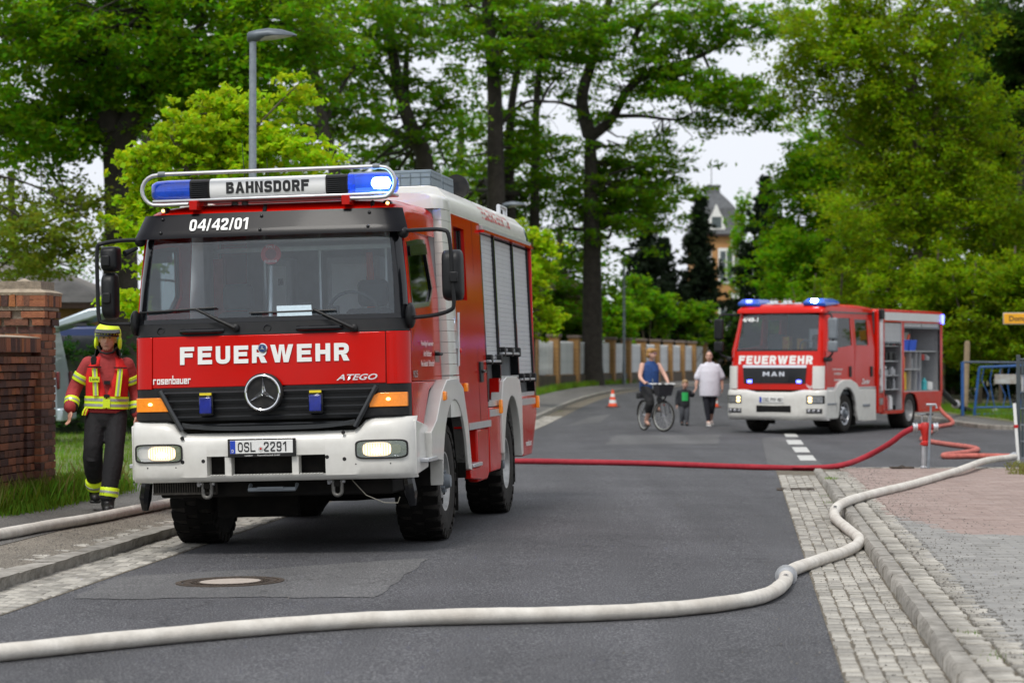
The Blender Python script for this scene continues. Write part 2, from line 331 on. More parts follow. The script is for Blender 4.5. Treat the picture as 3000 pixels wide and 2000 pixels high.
def glyph(c, t):
    h = t / 2; W = .74; L, Rr, T, B = h, W - h, 1 - h, h; S, Pn, K = [], [], []
    st = [(L, 0), (L, 1)]
    if c == 'F': S = [(st, 0), ([(t, T), (W, T)], 0), ([(t, .53), (W - .08, .53)], 0)]
    elif c == 'E': S = [(st, 0), ([(t, T), (W, T)], 0), ([(t, .52), (W - .06, .52)], 0), ([(t, B), (W, B)], 0)]
    elif c == 'L': S = [(st, 0), ([(t, B), (W, B)], 0)]
    elif c == 'U': S = [([(L, 1), (L, B), (Rr, B), (Rr, 1)], .22)]
    elif c == 'R': S = [(st, 0), ([(t, T), (Rr, T), (Rr, .47), (t, .47)], .2)]; Pn = [[(.34, .47 - h), (.34 + t * 1.15, .47 - h), (W + .03, 0), (W - t * 1.15, 0)]]
    elif c == 'H': S = [(st, 0), ([(Rr, 0), (Rr, 1)], 0), ([(t, .52), (W - t, .52)], 0)]
    elif c == 'W': W = 1.16; Pn = []; xs = [0, .29, .58, .87, 1.16]; q = t * 1.05; S = []; Pn = [[(0, 1), (q, 1), (.24 + q, 0), (.24, 0)], [(.24 + q, 0), (.24 + q * .55, .25), (.58 - q * .5, 1), (.58, 1), (.58, .72)], [(.58, .72), (.58, 1), (.58 + q * .5, 1), (.92 - q * .55, .25), (.92 - q, 0)], [(.92 - q, 0), (.92, 0), (1.16, 1), (1.16 - q, 1)]]
    elif c == 'B': S = [(st, 0), ([(t, B), (Rr, B), (Rr, .52), (t, .52)], .2), ([(t, T), (Rr - .04, T), (Rr - .04, .52 + h)], .2)]
    elif c == 'A': W = .86; q = t * 1.1; Pn = [[(0, 0), (q, 0), (.43, .72), (.43, 1), (.43 - q * .5, 1)], [(.86, 0), (.43 + q * .5, 1), (.43, 1), (.43, .72), (.86 - q, 0)], [(.29, .22), (.57, .22), (.53, .22 + t * .85), (.33, .22 + t * .85)]]
    elif c == 'N': S = [(st, 0), ([(Rr, 0), (Rr, 1)], 0)]; Pn = [[(t, 1), (t, .66), (W - t, 0), (W - t, .34)]]
    elif c == 'M': W = .95; S = [(st, 0), ([(W - h, 0), (W - h, 1)], 0)]; Pn = [[(t, 1), (t, .62), (W / 2, .2), (W / 2, .55)], [(W - t, 1), (W / 2, .55), (W / 2, .2), (W - t, .62)]]
    elif c == 'S': S = [([(Rr, .70), (Rr, T), (L, T), (L, .52), (Rr, .50), (Rr, B), (L, B), (L, .30)], .17)]
    elif c == 'D': S = [(st, 0), ([(t, T), (Rr, T), (Rr, B), (t, B)], .3)]
    elif c in 'O0': W = .74 if c == 'O' else .62; Rr = W - h; K = [([(L, T), (Rr, T), (Rr, B), (L, B)], .27)]
    elif c == '1': W = .42; S = [([(W - h, 0), (W - h, 1)], 0)]; Pn = [[(0, .66), (W - t, .80), (W - t, 1), (0, .66 + t)]]
    elif c == '2': W = .62; Rr = W - h; S = [([(L, .68), (L, T), (Rr, T), (Rr, .58), (L, .22), (L, B), (W, B)], .12)]
    elif c == '4': W = .68; x = .44; Pn = [[(x, 0), (x + t, 0), (x + t, 1), (x, 1)], [(0, .22), (x, .22), (x, .22 + t), (0, .22 + t)], [(x + t, .22), (W + .02, .22), (W + .02, .22 + t), (x + t, .22 + t)], [(0, .22 + t), (t * .95, .22 + t), (x, .80), (x, 1)]]
    elif c == '8': W = .62; Rr = W - h; K = [([(L, T), (Rr, T), (Rr, .53 + h), (L, .53 + h)], .14), ([(L, .53 - h), (Rr, .53 - h), (Rr, B), (L, B)], .14)]
    elif c == '9': W = .62; Rr = W - h; K = [([(L, T), (Rr, T), (Rr, .46), (L, .46)], .12)]; S = [([(Rr, .46 - h), (Rr, B), (L, B), (L, .26)], .16)]
    elif c == '/': W = .34; Pn = [[(0, -.02), (t * .8, -.02), (.34, 1.02), (.34 - t * .8, 1.02)]]
    elif c == '-': W = .36; S = [([(0, .42), (W, .42)], 0)]
    elif c == ' ': W = .35
    else:                                                                   # squarish lower case
        t = .15; h = t / 2; W = .52; x = .62 - h; L, Rr = h, W - h
        S = {'r': [([(L, 0), (L, x), (W - .06, x)], 0)], 's': [([(W, x), (L, x), (L, .31), (Rr, .31), (Rr, h), (0, h)], 0)], 'e': [([(t, .31), (Rr, .31), (Rr, x), (L, x), (L, h), (W, h)], 0)], 'n': [([(L, 0), (L, x), (Rr, x), (Rr, 0)], 0)], 'u': [([(L, .62), (L, h), (Rr, h), (Rr, .62)], 0)], 'a': [([(0, x), (Rr, x), (Rr, h), (L, h), (L, .31), (Rr - h, .31)], 0)], 'b': [([(L, 1), (L, h), (Rr, h), (Rr, x), (t, x)], 0)]}.get(c, [])
        if c == 'o': K = [([(L, x), (Rr, x), (Rr, h), (L, h)], .0)]
    out = []
    for p, r in S: out.append(stroke(p, t, False, r))
    for p, r in K: out.append(stroke(p, t, True, r))
    for p in Pn: out.append(([Vector(q) for q in p], [tuple(range(len(p)))]))
    return out, W
def block(name, body, mat, parent, loc, w, h, face='-y', conform=None, gap=.16, t=.21, italic=0.0):
    V, F, x = [], [], 0.0
    for c in body:
        g, W_ = glyph(c, t)
        for vs, fs in g:
            o = len(V); V += [(p[0] + x + p[1] * italic, p[1]) for p in vs]; F += [tuple(i + o for i in f) for f in fs]
        x += W_ + gap
    x -= gap; pts = []
    for a, b in V:
        a, b = (a / x - .5) * w, (b - .5) * h; p = (loc[0] + a, loc[1], loc[2] + b) if face == '-y' else (loc[0], loc[1] + a, loc[2] + b)
        if conform: p = conform(*p)
        pts.append((p[0] - loc[0], p[1] - loc[1], p[2] - loc[2]))
    me = bpy.data.meshes.new(name); me.from_pydata(pts, [], F); return place(obj(name, me, mat, parent), loc)
# ================================================================ ground, roads, pavements
def stonemat(name, c1, c2, rough=.85, vs=7, isl=.16, bump=.5, bs=35): return M(name, c1, rough, vs=vs, col2=c2, bump=bump, bs=bs, island=isl)
def asphalt(name, base, chip, chips=.62, patch=.12):
    m = bpy.data.materials.new(name); m.use_nodes = True; n = m.node_tree.nodes; l = m.node_tree.links; b = n['Principled BSDF']
    tc = n.new('ShaderNodeTexCoord')
    def noise(sc, det=2):
        q = n.new('ShaderNodeTexNoise'); q.inputs['Scale'].default_value = sc; q.inputs['Detail'].default_value = det; l.new(tc.outputs['Object'], q.inputs['Vector']); return q
    v = n.new('ShaderNodeTexVoronoi'); v.inputs['Scale'].default_value = 60; l.new(tc.outputs['Object'], v.inputs['Vector'])
    f = noise(75, 2); big = noise(.55, 4); mid = noise(5, 4)
    cr = n.new('ShaderNodeValToRGB'); cr.color_ramp.elements[0].position = .42; cr.color_ramp.elements[1].position = chips + .12
    cr.color_ramp.elements[0].color = (*[c * .62 for c in base], 1); cr.color_ramp.elements[1].color = (*chip, 1)
    e = cr.color_ramp.elements.new(chips - .06); e.color = (*base, 1)
    l.new(f.outputs['Fac'], cr.inputs['Fac'])
    m1 = n.new('ShaderNodeMapRange'); m1.inputs[1].default_value = .3; m1.inputs[2].default_value = .7; m1.inputs[3].default_value = 1 - patch; m1.inputs[4].default_value = 1 + patch; l.new(big.outputs['Fac'], m1.inputs[0])
    m2 = n.new('ShaderNodeMapRange'); m2.inputs[1].default_value = .3; m2.inputs[2].default_value = .7; m2.inputs[3].default_value = .93; m2.inputs[4].default_value = 1.07; l.new(mid.outputs['Fac'], m2.inputs[0])
    mp = n.new('ShaderNodeMapping'); mp.inputs['Scale'].default_value = (1.5, .045, 1); mp.inputs['Rotation'].default_value = (0, 0, .094); l.new(tc.outputs['Object'], mp.inputs[0])
    tr_ = n.new('ShaderNodeTexNoise'); tr_.inputs['Scale'].default_value = 1; tr_.inputs['Detail'].default_value = 3; l.new(mp.outputs[0], tr_.inputs['Vector'])
    m0 = n.new('ShaderNodeMapRange'); m0.inputs[1].default_value = .3; m0.inputs[2].default_value = .7; m0.inputs[3].default_value = .84; m0.inputs[4].default_value = 1.14; l.new(tr_.outputs['Fac'], m0.inputs[0])
    mz = n.new('ShaderNodeMath'); mz.operation = 'MULTIPLY'; l.new(m1.outputs[0], mz.inputs[0]); l.new(m0.outputs[0], mz.inputs[1])
    mm = n.new('ShaderNodeMath'); mm.operation = 'MULTIPLY'; l.new(mz.outputs[0], mm.inputs[0]); l.new(m2.outputs[0], mm.inputs[1])
    hv = n.new('ShaderNodeHueSaturation'); l.new(mm.outputs[0], hv.inputs['Value']); l.new(cr.outputs[0], hv.inputs['Color']); 
    dn = noise(1.3, 5); vm = n.new('ShaderNodeVectorMath'); vm.operation = 'MULTIPLY_ADD'; vm.inputs[1].default_value = (1.1, 1.1, 1.1); l.new(dn.outputs['Color'], vm.inputs[0]); l.new(tc.outputs['Object'], vm.inputs[2])
    ve = n.new('ShaderNodeTexVoronoi'); ve.feature = 'DISTANCE_TO_EDGE'; ve.inputs['Scale'].default_value = .23; l.new(vm.outputs[0], ve.inputs['Vector'])
    ck = n.new('ShaderNodeMapRange'); ck.inputs[1].default_value = .0; ck.inputs[2].default_value = .0028; ck.inputs[3].default_value = .45; ck.inputs[4].default_value = 1; l.new(ve.outputs['Distance'], ck.inputs[0])
    mk = n.new('ShaderNodeMapRange'); mk.inputs[1].default_value = .48; mk.inputs[2].default_value = .56; l.new(big.outputs['Fac'], mk.inputs[0])
    mm2 = n.new('ShaderNodeMath'); mm2.operation = 'MAXIMUM'; l.new(ck.outputs[0], mm2.inputs[0]); l.new(mk.outputs[0], mm2.inputs[1])
    mm3 = n.new('ShaderNodeMath'); mm3.operation = 'MULTIPLY'; l.new(mm2.outputs[0], mm3.inputs[0]); l.new(mm.outputs[0], mm3.inputs[1]); l.new(mm3.outputs[0], hv.inputs['Value'])
    l.new(hv.outputs[0], b.inputs['Base Color'])
    b.inputs['Roughness'].default_value = .8; b.inputs['Specular IOR Level'].default_value = .35
    bp = n.new('ShaderNodeBump'); bp.inputs['Strength'].default_value = .55; bp.inputs['Distance'].default_value = .006
    l.new(v.outputs['Distance'], bp.inputs['Height']); l.new(bp.outputs[0], b.inputs['Normal'])
    return m
ASPH = asphalt('road_asphalt', (.056, .056, .062), (.185, .185, .188), .585, .18)
PATCH = asphalt('old_asphalt_patch', (.092, .092, .094), (.19, .187, .18), .58)
SWASPH = asphalt('footway_asphalt', (.12, .115, .108), (.22, .21, .19), .58, .2)
GRASSM = M('meadow_ground', (.05, .085, .018), .95, vs=2.2, col2=(.15, .17, .045), bump=.6, bs=9)
DIRT = M('verge_earth', (.16, .13, .085), .95, vs=3, col2=(.10, .12, .035), bump=.5, bs=12)
SAND = M('joint_sand', (.165, .14, .10), .95, vs=11, col2=(.075, .065, .05), bump=.4, bs=60)
GRAN = stonemat('granite_cobble', (.20, .187, .162), (.385, .365, .322), isl=.28, vs=5)
GRANK = stonemat('granite_kerb', (.16, .148, .125), (.34, .32, .285), isl=.15, vs=7, bump=.8)
PAVG = stonemat('grey_concrete_paver', (.195, .192, .182), (.275, .268, .252), isl=.09, vs=2.5, bump=.25)
PAVR = stonemat('red_concrete_paver', (.235, .172, .150), (.305, .236, .208), isl=.1, vs=2.0, bump=.25)
PAVB = stonemat('beige_concrete_paver', (.20, .178, .145), (.275, .25, .21), isl=.1, vs=2.0, bump=.25)
PAINT = M('road_paint', (.48, .48, .46), .7, vs=30, var=.18)
def strip(name, mat, ys, xf0, xf1, nx, zf, kind='structure'):
    mb = MB(); mb.surf(lambda y, t: (xf0(y) + (xf1(y) - xf0(y)) * t, y, zf(xf0(y) + (xf1(y) - xf0(y)) * t, y)), ys, [i / nx for i in range(nx + 1)])
    return mb.build(name, mat, smooth=60, kind=kind)
frange = lambda a, b, s: [a + (b - a) * i / max(1, round((b - a) / s)) for i in range(max(1, round((b - a) / s)) + 1)]
def kr(y): return kl(y) + 6.45
strip('ground', GRASSM, frange(-60, 40, 10) + frange(42, 110, 4) + frange(130, 900, 70), lambda y: -420, lambda y: 420, 2, lambda x, y: -.22 + rise(y))
mb = MB(); mb.surf(lambda y, o: (kl(y) + o, y, gz(kl(y) + o, y)), frange(-6, 210, 2), [.42, .9, 1.6, 2.4, 3.22, 4.0, 4.9, 5.7, 6.44])
mb.build('road', ASPH, smooth=60, kind='structure')
mb = MB(); mb.surf(lambda y, t: (kl(y) + 6.44 + t * (70 - kl(y)), y, gz(60, y)), frange(34, 210, 2), [0, .05, .1, .2, .5, 1])
mb.build('side_road', ASPH, smooth=60, kind='structure')
LS = lambda y: gz(kl(y), y) + .09                     # left footway level at the kerb
LSX = lambda x, y: LS(y) + .085 * min(1.75, max(0, kl(y) - .15 - x))      # the footway climbs towards the gardens
strip('lawn', GRASSM, frange(4, 92, 2), lambda y: -70, lambda y: kl(y) - 1.72, 6, lambda x, y: LS(y) + .165)
strip('footpath', SWASPH, frange(4, 200, 2), lambda y: kl(y) - 1.75, lambda y: kl(y) - .72, 2, lambda x, y: LSX(x, y) + .014)
vb = [(54, 60), (56, 14), (57.2, 11.6), (59.5, 11.1), (62, 11.0), (66, 10.6), (74, 9.9), (80, 9.2), (90, 10.4), (120, 17), (200, 48)]
def vx(y):
    for (y0, x0), (y1, x1) in zip(vb, vb[1:]):
        if y <= y1: return x0 + (x1 - x0) * (y - y0) / (y1 - y0)
    return vb[-1][1]
VZ = lambda x, y: gz(60, y) + .09
vys = [54, 54.5, 55, 55.5, 56, 56.5] + frange(57.2, 90, 1.5) + frange(92, 200, 6)
strip('verge_path', SWASPH, vys, lambda y: vx(y) + .14, lambda y: vx(y) + 90, 3, VZ)
strip('verge', DIRT, frange(57.6, 200, 1.5), lambda y: max(vx(y) + 1.2, 12.2 - (y - 57.6) * .8, vx(y) + .6), lambda y: 90, 6, lambda x, y: VZ(x, y) + .012)
# kerb round the meadow side of the side road
vk = empty('kerb', (0, 0, 0), kind='structure'); vp = smoothpath([(x, y, 0) for y, x in vb[1:8]], 8); vp = [Vector((40, 54.8, 0)), Vector((26, 55.4, 0))] + vp
for a, b in zip(vp, vp[1:]):
    nseg = max(1, round((b - a).length / 1.0))
    for k in range(nseg):
        p, q = a.lerp(b, k / nseg), a.lerp(b, (k + 1) / nseg - .012 / max(.1, (b - a).length)); d = (q - p).normalized(); nrm = Vector((d.y, -d.x, 0)); nrm = nrm if nrm.x + nrm.y * .6 > 0 else -nrm
        MB().loft([[(c.x + nrm.x * o, c.y + nrm.y * o, gz(60, c.y) + z) for o, z in ((-.0, -.1), (.0, .085), (.02, .105), (.16, .105), (.16, -.1))] for c in (p, q)]).build('kerb_stone', GRANK, vk, smooth=None)
# ---- paving stones: the nearest ones singly, the others joined
def stone_mesh(name, lx, ly, h, jit=.006, chamf=.008, mat=None, rnd=random):
    b = [(-lx, -ly), (lx, -ly), (lx, ly), (-lx, ly)]; b = [(x / 2 + rnd.uniform(-jit, jit), y / 2 + rnd.uniform(-jit, jit)) for x, y in b]
    t = [(x * (1 - chamf * 2 / lx) + rnd.uniform(-jit, jit) * .4, y * (1 - chamf * 2 / ly) + rnd.uniform(-jit, jit) * .4, rnd.uniform(-jit, jit) * .5) for x, y in b]
    V = [(x, y, -h) for x, y in b] + [(x, y, -chamf) for x, y in b] + [(x, y, z) for x, y, z in t]
    F = [(8, 9, 10, 11)]
    for i in range(4):
        j = (i + 1) % 4; F += [(i, j, 4 + j, 4 + i), (4 + i, 4 + j, 8 + j, 8 + i)]
    return V, F
def pave(root, name, spots, dims, mat, limit, stuffname, nvar=8, jit=.006, chamf=.008):
    """spots: (x,y,z,yaw) per stone; dims (lx,ly,h)"""
    spots.sort(key=lambda s: s[1])
    var = [stone_mesh(name, *dims, jit, chamf) for _ in range(nvar)]
    mes = []
    for V, F in var:
        me = bpy.data.meshes.new(name); me.from_pydata(V, [], F); me.materials.append(mat); mes.append(me)
    mb = MB()
    for i, (x, y, z, a) in enumerate(spots):
        k = random.randrange(nvar)
        if i < limit: place(obj(name, mes[k], mat, root), (x, y, z), (random.uniform(-.025, .025), random.uniform(-.025, .025), a), (random.uniform(.92, 1.03), random.uniform(.86, 1.06), 1))
        else:
            c, s = math.cos(a), math.sin(a); V, F = var[k]; dz = random.uniform(-.003, .003)
            mb.add([(x + p[0] * c - p[1] * s, y + p[0] * s + p[1] * c, z + p[2] + dz) for p in V], F)
    if mb.v: 
        me = bpy.data.meshes.new(stuffname); me.from_pydata(mb.v, [], mb.f); obj(stuffname, me, mat, root, kind='stuff')
AZ = -math.atan(.0944)
def gutter_rows(side, y0, y1, n=5):
    sp = []
    for k in range(n):
        y = y0 + random.uniform(0, .15)
        while y < y1:
            dx = .055 + k * .108 if side < 0 else -.055 - k * .108
            x = (kl(y) if side < 0 else kr(y)) + dx + random.uniform(-.005, .005)
            sp.append((x, y, gz(x, y) + .012 + random.uniform(-.004, .004), AZ + random.uniform(-.04, .04))); y += .178 + random.uniform(-.012, .012)
    return sp
gl = strip('gutter', SAND, frange(4, 200, 2), lambda y: kl(y) - .02, lambda y: kl(y) + .56, 3, lambda x, y: gz(x, y) + .003)
gr = strip('gutter', SAND, frange(4, 36.4, 1.5), lambda y: kr(y) - .55, lambda y: kr(y) + .02, 3, lambda x, y: gz(x, y) + .004)
pave(gr, 'cobble', gutter_rows(1, 10.6, 34.9), (.102, .168, .07), GRAN, 300, 'cobbles')
pave(gl, 'cobble', gutter_rows(-1, 8.5, 66, 5), (.102, .168, .07), GRAN, 260, 'cobbles')
# kerbs
def kerb(name, pts_fn, y0, y1, L, w, zt, side):
    root = empty(name, (0, 0, 0), kind='structure'); y = y0
    while y < y1:
        l2 = L * random.uniform(.8, 1.15); x0, x1 = pts_fn(y), pts_fn(y + l2 - .012); mb = MB(); s = side; n = 5; rings = []
        for i in range(n):
            t = i / (n - 1); xx = x0 + (x1 - x0) * t; yy = y + (l2 - .012) * t; zz = zt(yy); j = lambda a: random.uniform(-a, a)
            rings.append([(xx + j(.006), yy, zz - .25), (xx + s * .012 + j(.008), yy, zz - .03 + j(.004)), (xx + s * .035 + j(.006), yy, zz + j(.005)),
                          (xx + s * (w - .01) + j(.005), yy, zz + j(.005)), (xx + s * w, yy, zz - .01), (xx + s * w, yy, zz - .25)])
        place(mb.loft(rings).build('kerb_stone', GRANK, root, smooth=50), (0, 0, 0)); y += l2
    return root
kerb('kerb', lambda y: kl(y), 8.0, 60, .95, -.15, lambda y: LS(y) + .012, 1)
strip('kerb_line', GRANK, frange(60, 190, 2), lambda y: kl(y) - .14, lambda y: kl(y) + .005, 1, lambda x, y: LS(y) + .01)
strip('kerb_face', GRANK, frange(60, 190, 2), lambda y: kl(y) + .005, lambda y: kl(y) + .02, 1, lambda x, y: LS(y) + .01 - (x - kl(y) - .005) * 8)
RT = lambda y: gz(kr(y), y) + .105 - .05 * sstep(31, 35.5, y)     # right footway level at the kerb, dropping to the corner
kerb('kerb', lambda y: kr(y), 9.0, 35.4, .95, .135, lambda y: RT(y), 1)
# right footway: cobble edging, grey pavers, then red pavers
rw = strip('pavement', SAND, frange(6, 36.6, 1.5), lambda y: kr(y) + .14, lambda y: 16, 3, lambda x, y: RT(y) - .02)
sp = []
for k in range(2):
    y = 10.2
    while y < 35.2:
        x = kr(y) + .225 + k * .165 + random.uniform(-.012, .012); sp.append((x, y, RT(y) + random.uniform(-.006, .006), AZ + PI / 2 + random.uniform(-.05, .05))); y += .115 + random.uniform(-.012, .012)
pave(rw, 'cobble', sp, (.1, .15, .07), GRAN, 300, 'edging_cobbles')
sg, sr2 = [], []; row = 0; y = 10.8
while y < 36.2:
    x = kr(y) + .40 + (row % 2) * .1 + .1
    lim = min(10.5, (1560 / FPX) * y + 2.2)
    while x < lim:
        yy = y + (x - kr(y)) * .012
        red = yy > 21.9 - (x - 4) * .3 and x > kr(y) + .48 + max(0, (24.5 - y)) * .16
        (sr2 if red else sg).append((x, yy, RT(y) - .001, .012 + random.uniform(-.008, .008))); x += .204
    y += .104; row += 1
pave(rw, 'paver', sg, (.2, .1, .05), PAVG, 300, 'grey_pavers', 6, .0015, .004)
pave(rw, 'red_paver', sr2, (.2, .1, .05), PAVR, 300, 'red_pavers', 6, .0015, .004)
# corner apron where the footway meets the side road
cz = lambda x, y: gz(x, y) + .006
strip('side_gutter', SAND, frange(36.4, 37.4, .25), lambda y: kr(y) - .3, lambda y: 16, 8, lambda x, y: gz(x, 36) + .05 - .04 * (y - 36.4))
sp = []
for k in range(3):
    x = kr(36.8) - .15
    while x < 9.4:
        sp.append((x, 36.62 + k * .2 + random.uniform(-.01, .01), gz(x, 36) + .05 - .04 * (.22 + k * .2) + .008, PI / 2 + random.uniform(-.04, .04))); x += .115 + random.uniform(-.01, .01)
pave(rw, 'cobble', sp, (.15, .1, .07), GRAN, 0, 'corner_cobbles')
# left footway pavers
FWG = asphalt('gritty_footway', (.17, .148, .118), (.30, .275, .23), .57, .2)
SANDL = M('footway_sand', (.205, .175, .135), .95, vs=9, col2=(.14, .12, .092), bump=.4, bs=60)
lw = strip('pavement', FWG, frange(8, 60, 2), lambda y: kl(y) - .73, lambda y: kl(y) - .13, 2, lambda x, y: LSX(x, y) + .009)
strip('pavement', SWASPH, frange(60, 200, 2), lambda y: kl(y) - .73, lambda y: kl(y) - .13, 2, lambda x, y: LSX(x, y) + .010)
sp, sc2 = [], []; y = 9.2; row = 0
y = 9.2
while y < 40:
    x = kl(y) - .235 + random.uniform(-.02, .02); sc2.append((x, y, LSX(x, y) + .012, AZ + PI / 2 + random.uniform(-.06, .06))); y += .12 + random.uniform(-.012, .03)
sc2 = [q for q in sc2 if random.random() < .62]
pave(lw, 'cobble', sc2, (.1, .16, .07), GRAN, 140, 'edging_cobbles')
# road repairs and markings
def ground_patch(name, q, up, mat, nu=10, nv=5, wob=0.0):
    mb = MB()
    def f(a, b):
        u = (q[0][0] * (1 - a) + q[1][0] * a) * (1 - b) + (q[3][0] * (1 - a) + q[2][0] * a) * b
        v = (q[0][1] * (1 - a) + q[1][1] * a) * (1 - b) + (q[3][1] * (1 - a) + q[2][1] * a) * b
        p = onground(u, v, up); p.y += wob * math.sin(9 * a + 3 * b) + wob * .6 * math.sin(23 * a) + random.uniform(-1, 1) * wob * .5; p.x += random.uniform(-1, 1) * wob * .6; return p
    mb.surf(f, [i / nu for i in range(nu + 1)], [i / nv for i in range(nv + 1)])
    return mb.build(name, mat, smooth=60, kind='structure')
ground_patch('asphalt_repair', [(340, 1690), (1252, 1634), (1100, 1746), (208, 1752)], .004, PATCH, 40, 10, .04)
ground_patch('asphalt_repair', [(1722, 1222), (1790, 1212), (1760, 1236), (1662, 1246)], .004, PATCH, 5, 4)
ground_patch('asphalt_repair', [(1800, 1275), (2112, 1272), (2100, 1300), (1775, 1302)], .004, PATCH, 24, 6, .05)
ground_patch('asphalt_repair', [(2232, 1282), (2330, 1279), (2420, 1372), (2252, 1378)], .004, PATCH, 6, 8)
ground_patch('asphalt_repair', [(230, 1990), (300, 1986), (320, 2030), (190, 2030)], .004, PATCH, 6, 4, .01)
for q in ([(2296, 1269), (2330, 1269), (2340, 1279), (2302, 1279)], [(2302, 1288), (2345, 1288), (2355, 1301), (2310, 1301)], [(2319, 1309), (2362, 1309), (2374, 1324), (2330, 1324)], [(2334, 1333), (2380, 1333), (2392, 1348), (2344, 1348)]):
    ground_patch('road_marking', q, .009, PAINT, 3, 2)
# manhole with concrete infill
p = onground(675, 1703, .005)
mh = empty('manhole_cover', p, (0, math.atan(-.022), 0), 'round cast iron manhole cover with pale concrete centre in the road', 'manhole')
IRON = M('rusty_cast_iron', (.028, .022, .018), .7, metal=.3, vs=25, col2=(.085, .06, .04), bump=.4, bs=80)
CONC = M('manhole_concrete', (.36, .31, .265), .9, vs=60, var=.2, bump=.3, bs=120)
MB().lathe([(.30, -.05), (.30, .004), (.345, .006), (.345, -.001), (.36, -.001), (.36, .006), (.4, .006), (.405, -.05)], (0, 0, 0), 'z', 48).build('frame_ring', IRON, mh)
MB().lathe([(.0, -.04), (.0, .008), (.225, .006), (.226, -.04)], (0, 0, 0), 'z', 40).build('concrete_infill', CONC, mh)
MB().lathe([(.226, -.03), (.226, .0075), (.243, .0075), (.243, .001), (.298, .001), (.299, -.03)], (0, 0, 0), 'z', 48).build('lid_ring', IRON, mh)
mb = MB()
for i in range(40):
    a = 2 * PI * i / 40
    for r in (.257, .281):
        c, s = math.cos(a), math.sin(a); mb.hexa([(c * r + dx * c - dy * s, s * r + dx * s + dy * c, z) for z in (.0, .008) for dx, dy in ((-.007, -.012), (.007, -.012), (.007, .012), (-.007, .012))])
mb.build('studs', IRON, mh, kind='stuff')
# gutter drain near the corner
p = onground(2330, 1432, .012); dg = empty('drain_grate', p, (0, 0, AZ), 'small iron gutter drain in the cobbles below the corner kerb', 'drain')
MB().box(-.24, .24, -.24, -.2, -.03, .006).box(-.24, .24, .2, .24, -.03, .006).box(-.24, -.2, -.2, .2, -.03, .006).box(.2, .24, -.2, .2, -.03, .006).build('frame', IRON, dg)
for i in range(7): MB().box(-.2, .2, -.185 + i * .055, -.155 + i * .055, -.03, .003).build('bar', IRON, dg)
# loose grit along the footways
mb = MB()
def grit(n, fy, fx, zf, smin=.003, smax=.011):
    for _ in range(n):
        y = fy(); x = fx(y); s = random.uniform(smin, smax); z = zf(x, y); a = random.uniform(0, PI); c, q = math.cos(a) * s, math.sin(a) * s
        mb.add([(x + c, y + q, z), (x - q, y + c, z), (x - c, y - q, z), (x + q, y - c, z), (x + c * .2, y, z + s * .9)], [(0, 1, 4), (1, 2, 4), (2, 3, 4), (3, 0, 4)])
grit(2200, lambda: 12 + 24 * random.random() ** 1.5, lambda y: kr(y) + .3 + abs(random.gauss(0, .5)), lambda x, y: RT(y) + .001)
grit(1100, lambda: 12 + 14 * random.random(), lambda y: kr(y) - random.random() ** 2 * .9, lambda x, y: gz(x, y) + .014, .002, .008)
grit(1400, lambda: 15 + 12 * random.random(), lambda y: kl(y) - .2 - abs(random.gauss(0, .3)), lambda x, y: LSX(x, y) + .015)
grit(260, lambda: 12 + 20 * random.random(), lambda y: kl(y) + .5 + random.random() * 5.4, lambda x, y: gz(x, y) + .002, .003, .009)
mb.build('grit', M('grit_stone', (.05, .045, .04), .9, vs=3, col2=(.2, .185, .16)), kind='stuff', smooth=None)
# ---------------------------------------------------------------- hoses
def hosemat(n, c1, c2): return dirty(M(n, c1, .7, vs=3, col2=c2, bump=.35, bs=220), -.3, .4, tuple(c * .42 for c in c1), .75, 9.0)
HW = hosemat('white_hose_jacket', (.54, .50, .44), (.70, .67, .61)); HW2 = hosemat('clean_white_hose', (.66, .66, .62), (.74, .73, .69))
HR = hosemat('red_hose_jacket', (.31, .009, .022), (.38, .016, .03)); HP = hosemat('faded_red_hose', (.60, .17, .13), (.52, .12, .10))
HK = hosemat('black_suction_hose', (.012, .012, .013), (.03, .03, .03))
DSP = 3000 / 2352
def hose(name, pts, r, mat, label, n=7, extra=None, d=14):
    """pts in photo pixels of the hose's middle, lying on whatever is under it"""
    P = []
    for q in pts:
        if len(q) == 3 and isinstance(q[2], tuple): P.append(Vector(q[2]))
        else:
            up = r + (q[2] if len(q) > 2 else 0); P.append(onground(q[0], q[1], up * .98))
    P = smoothpath(P, n); root = empty(name, (P[0].x, P[0].y, P[0].z - r), label=label, cat='hose')
    rj = [r * (1 + .025 * math.sin(i * .9) + .02 * math.sin(i * 2.3 + 1)) for i in range(len(P))]
    o = MB().tube([p - root.location for p in P], rj, d, flat=.93).build('hose_jacket', mat, root, smooth=70)
    return root, P
def coupling(root, p, dirv, r, mat=ALU, L=.09):
    p = Vector(p) - root.location; d = Vector(dirv).normalized(); m = MB()
    m.tube([p - d * L, p - d * L * .75, p - d * L * .74, p - d * .019, p - d * .018, p + d * .018, p + d * .019, p + d * L * .74, p + d * L * .75, p + d * L], [r * 1.06, r * 1.06, r * 1.15, r * 1.2, r * 1.55, r * 1.55, r * 1.2, r * 1.15, r * 1.06, r * 1.06], 20)
    return m.build('coupling', mat, root)
D = lambda *q: (q[0] * DSP, q[1] * DSP) + tuple(q[2:])
KS = .10
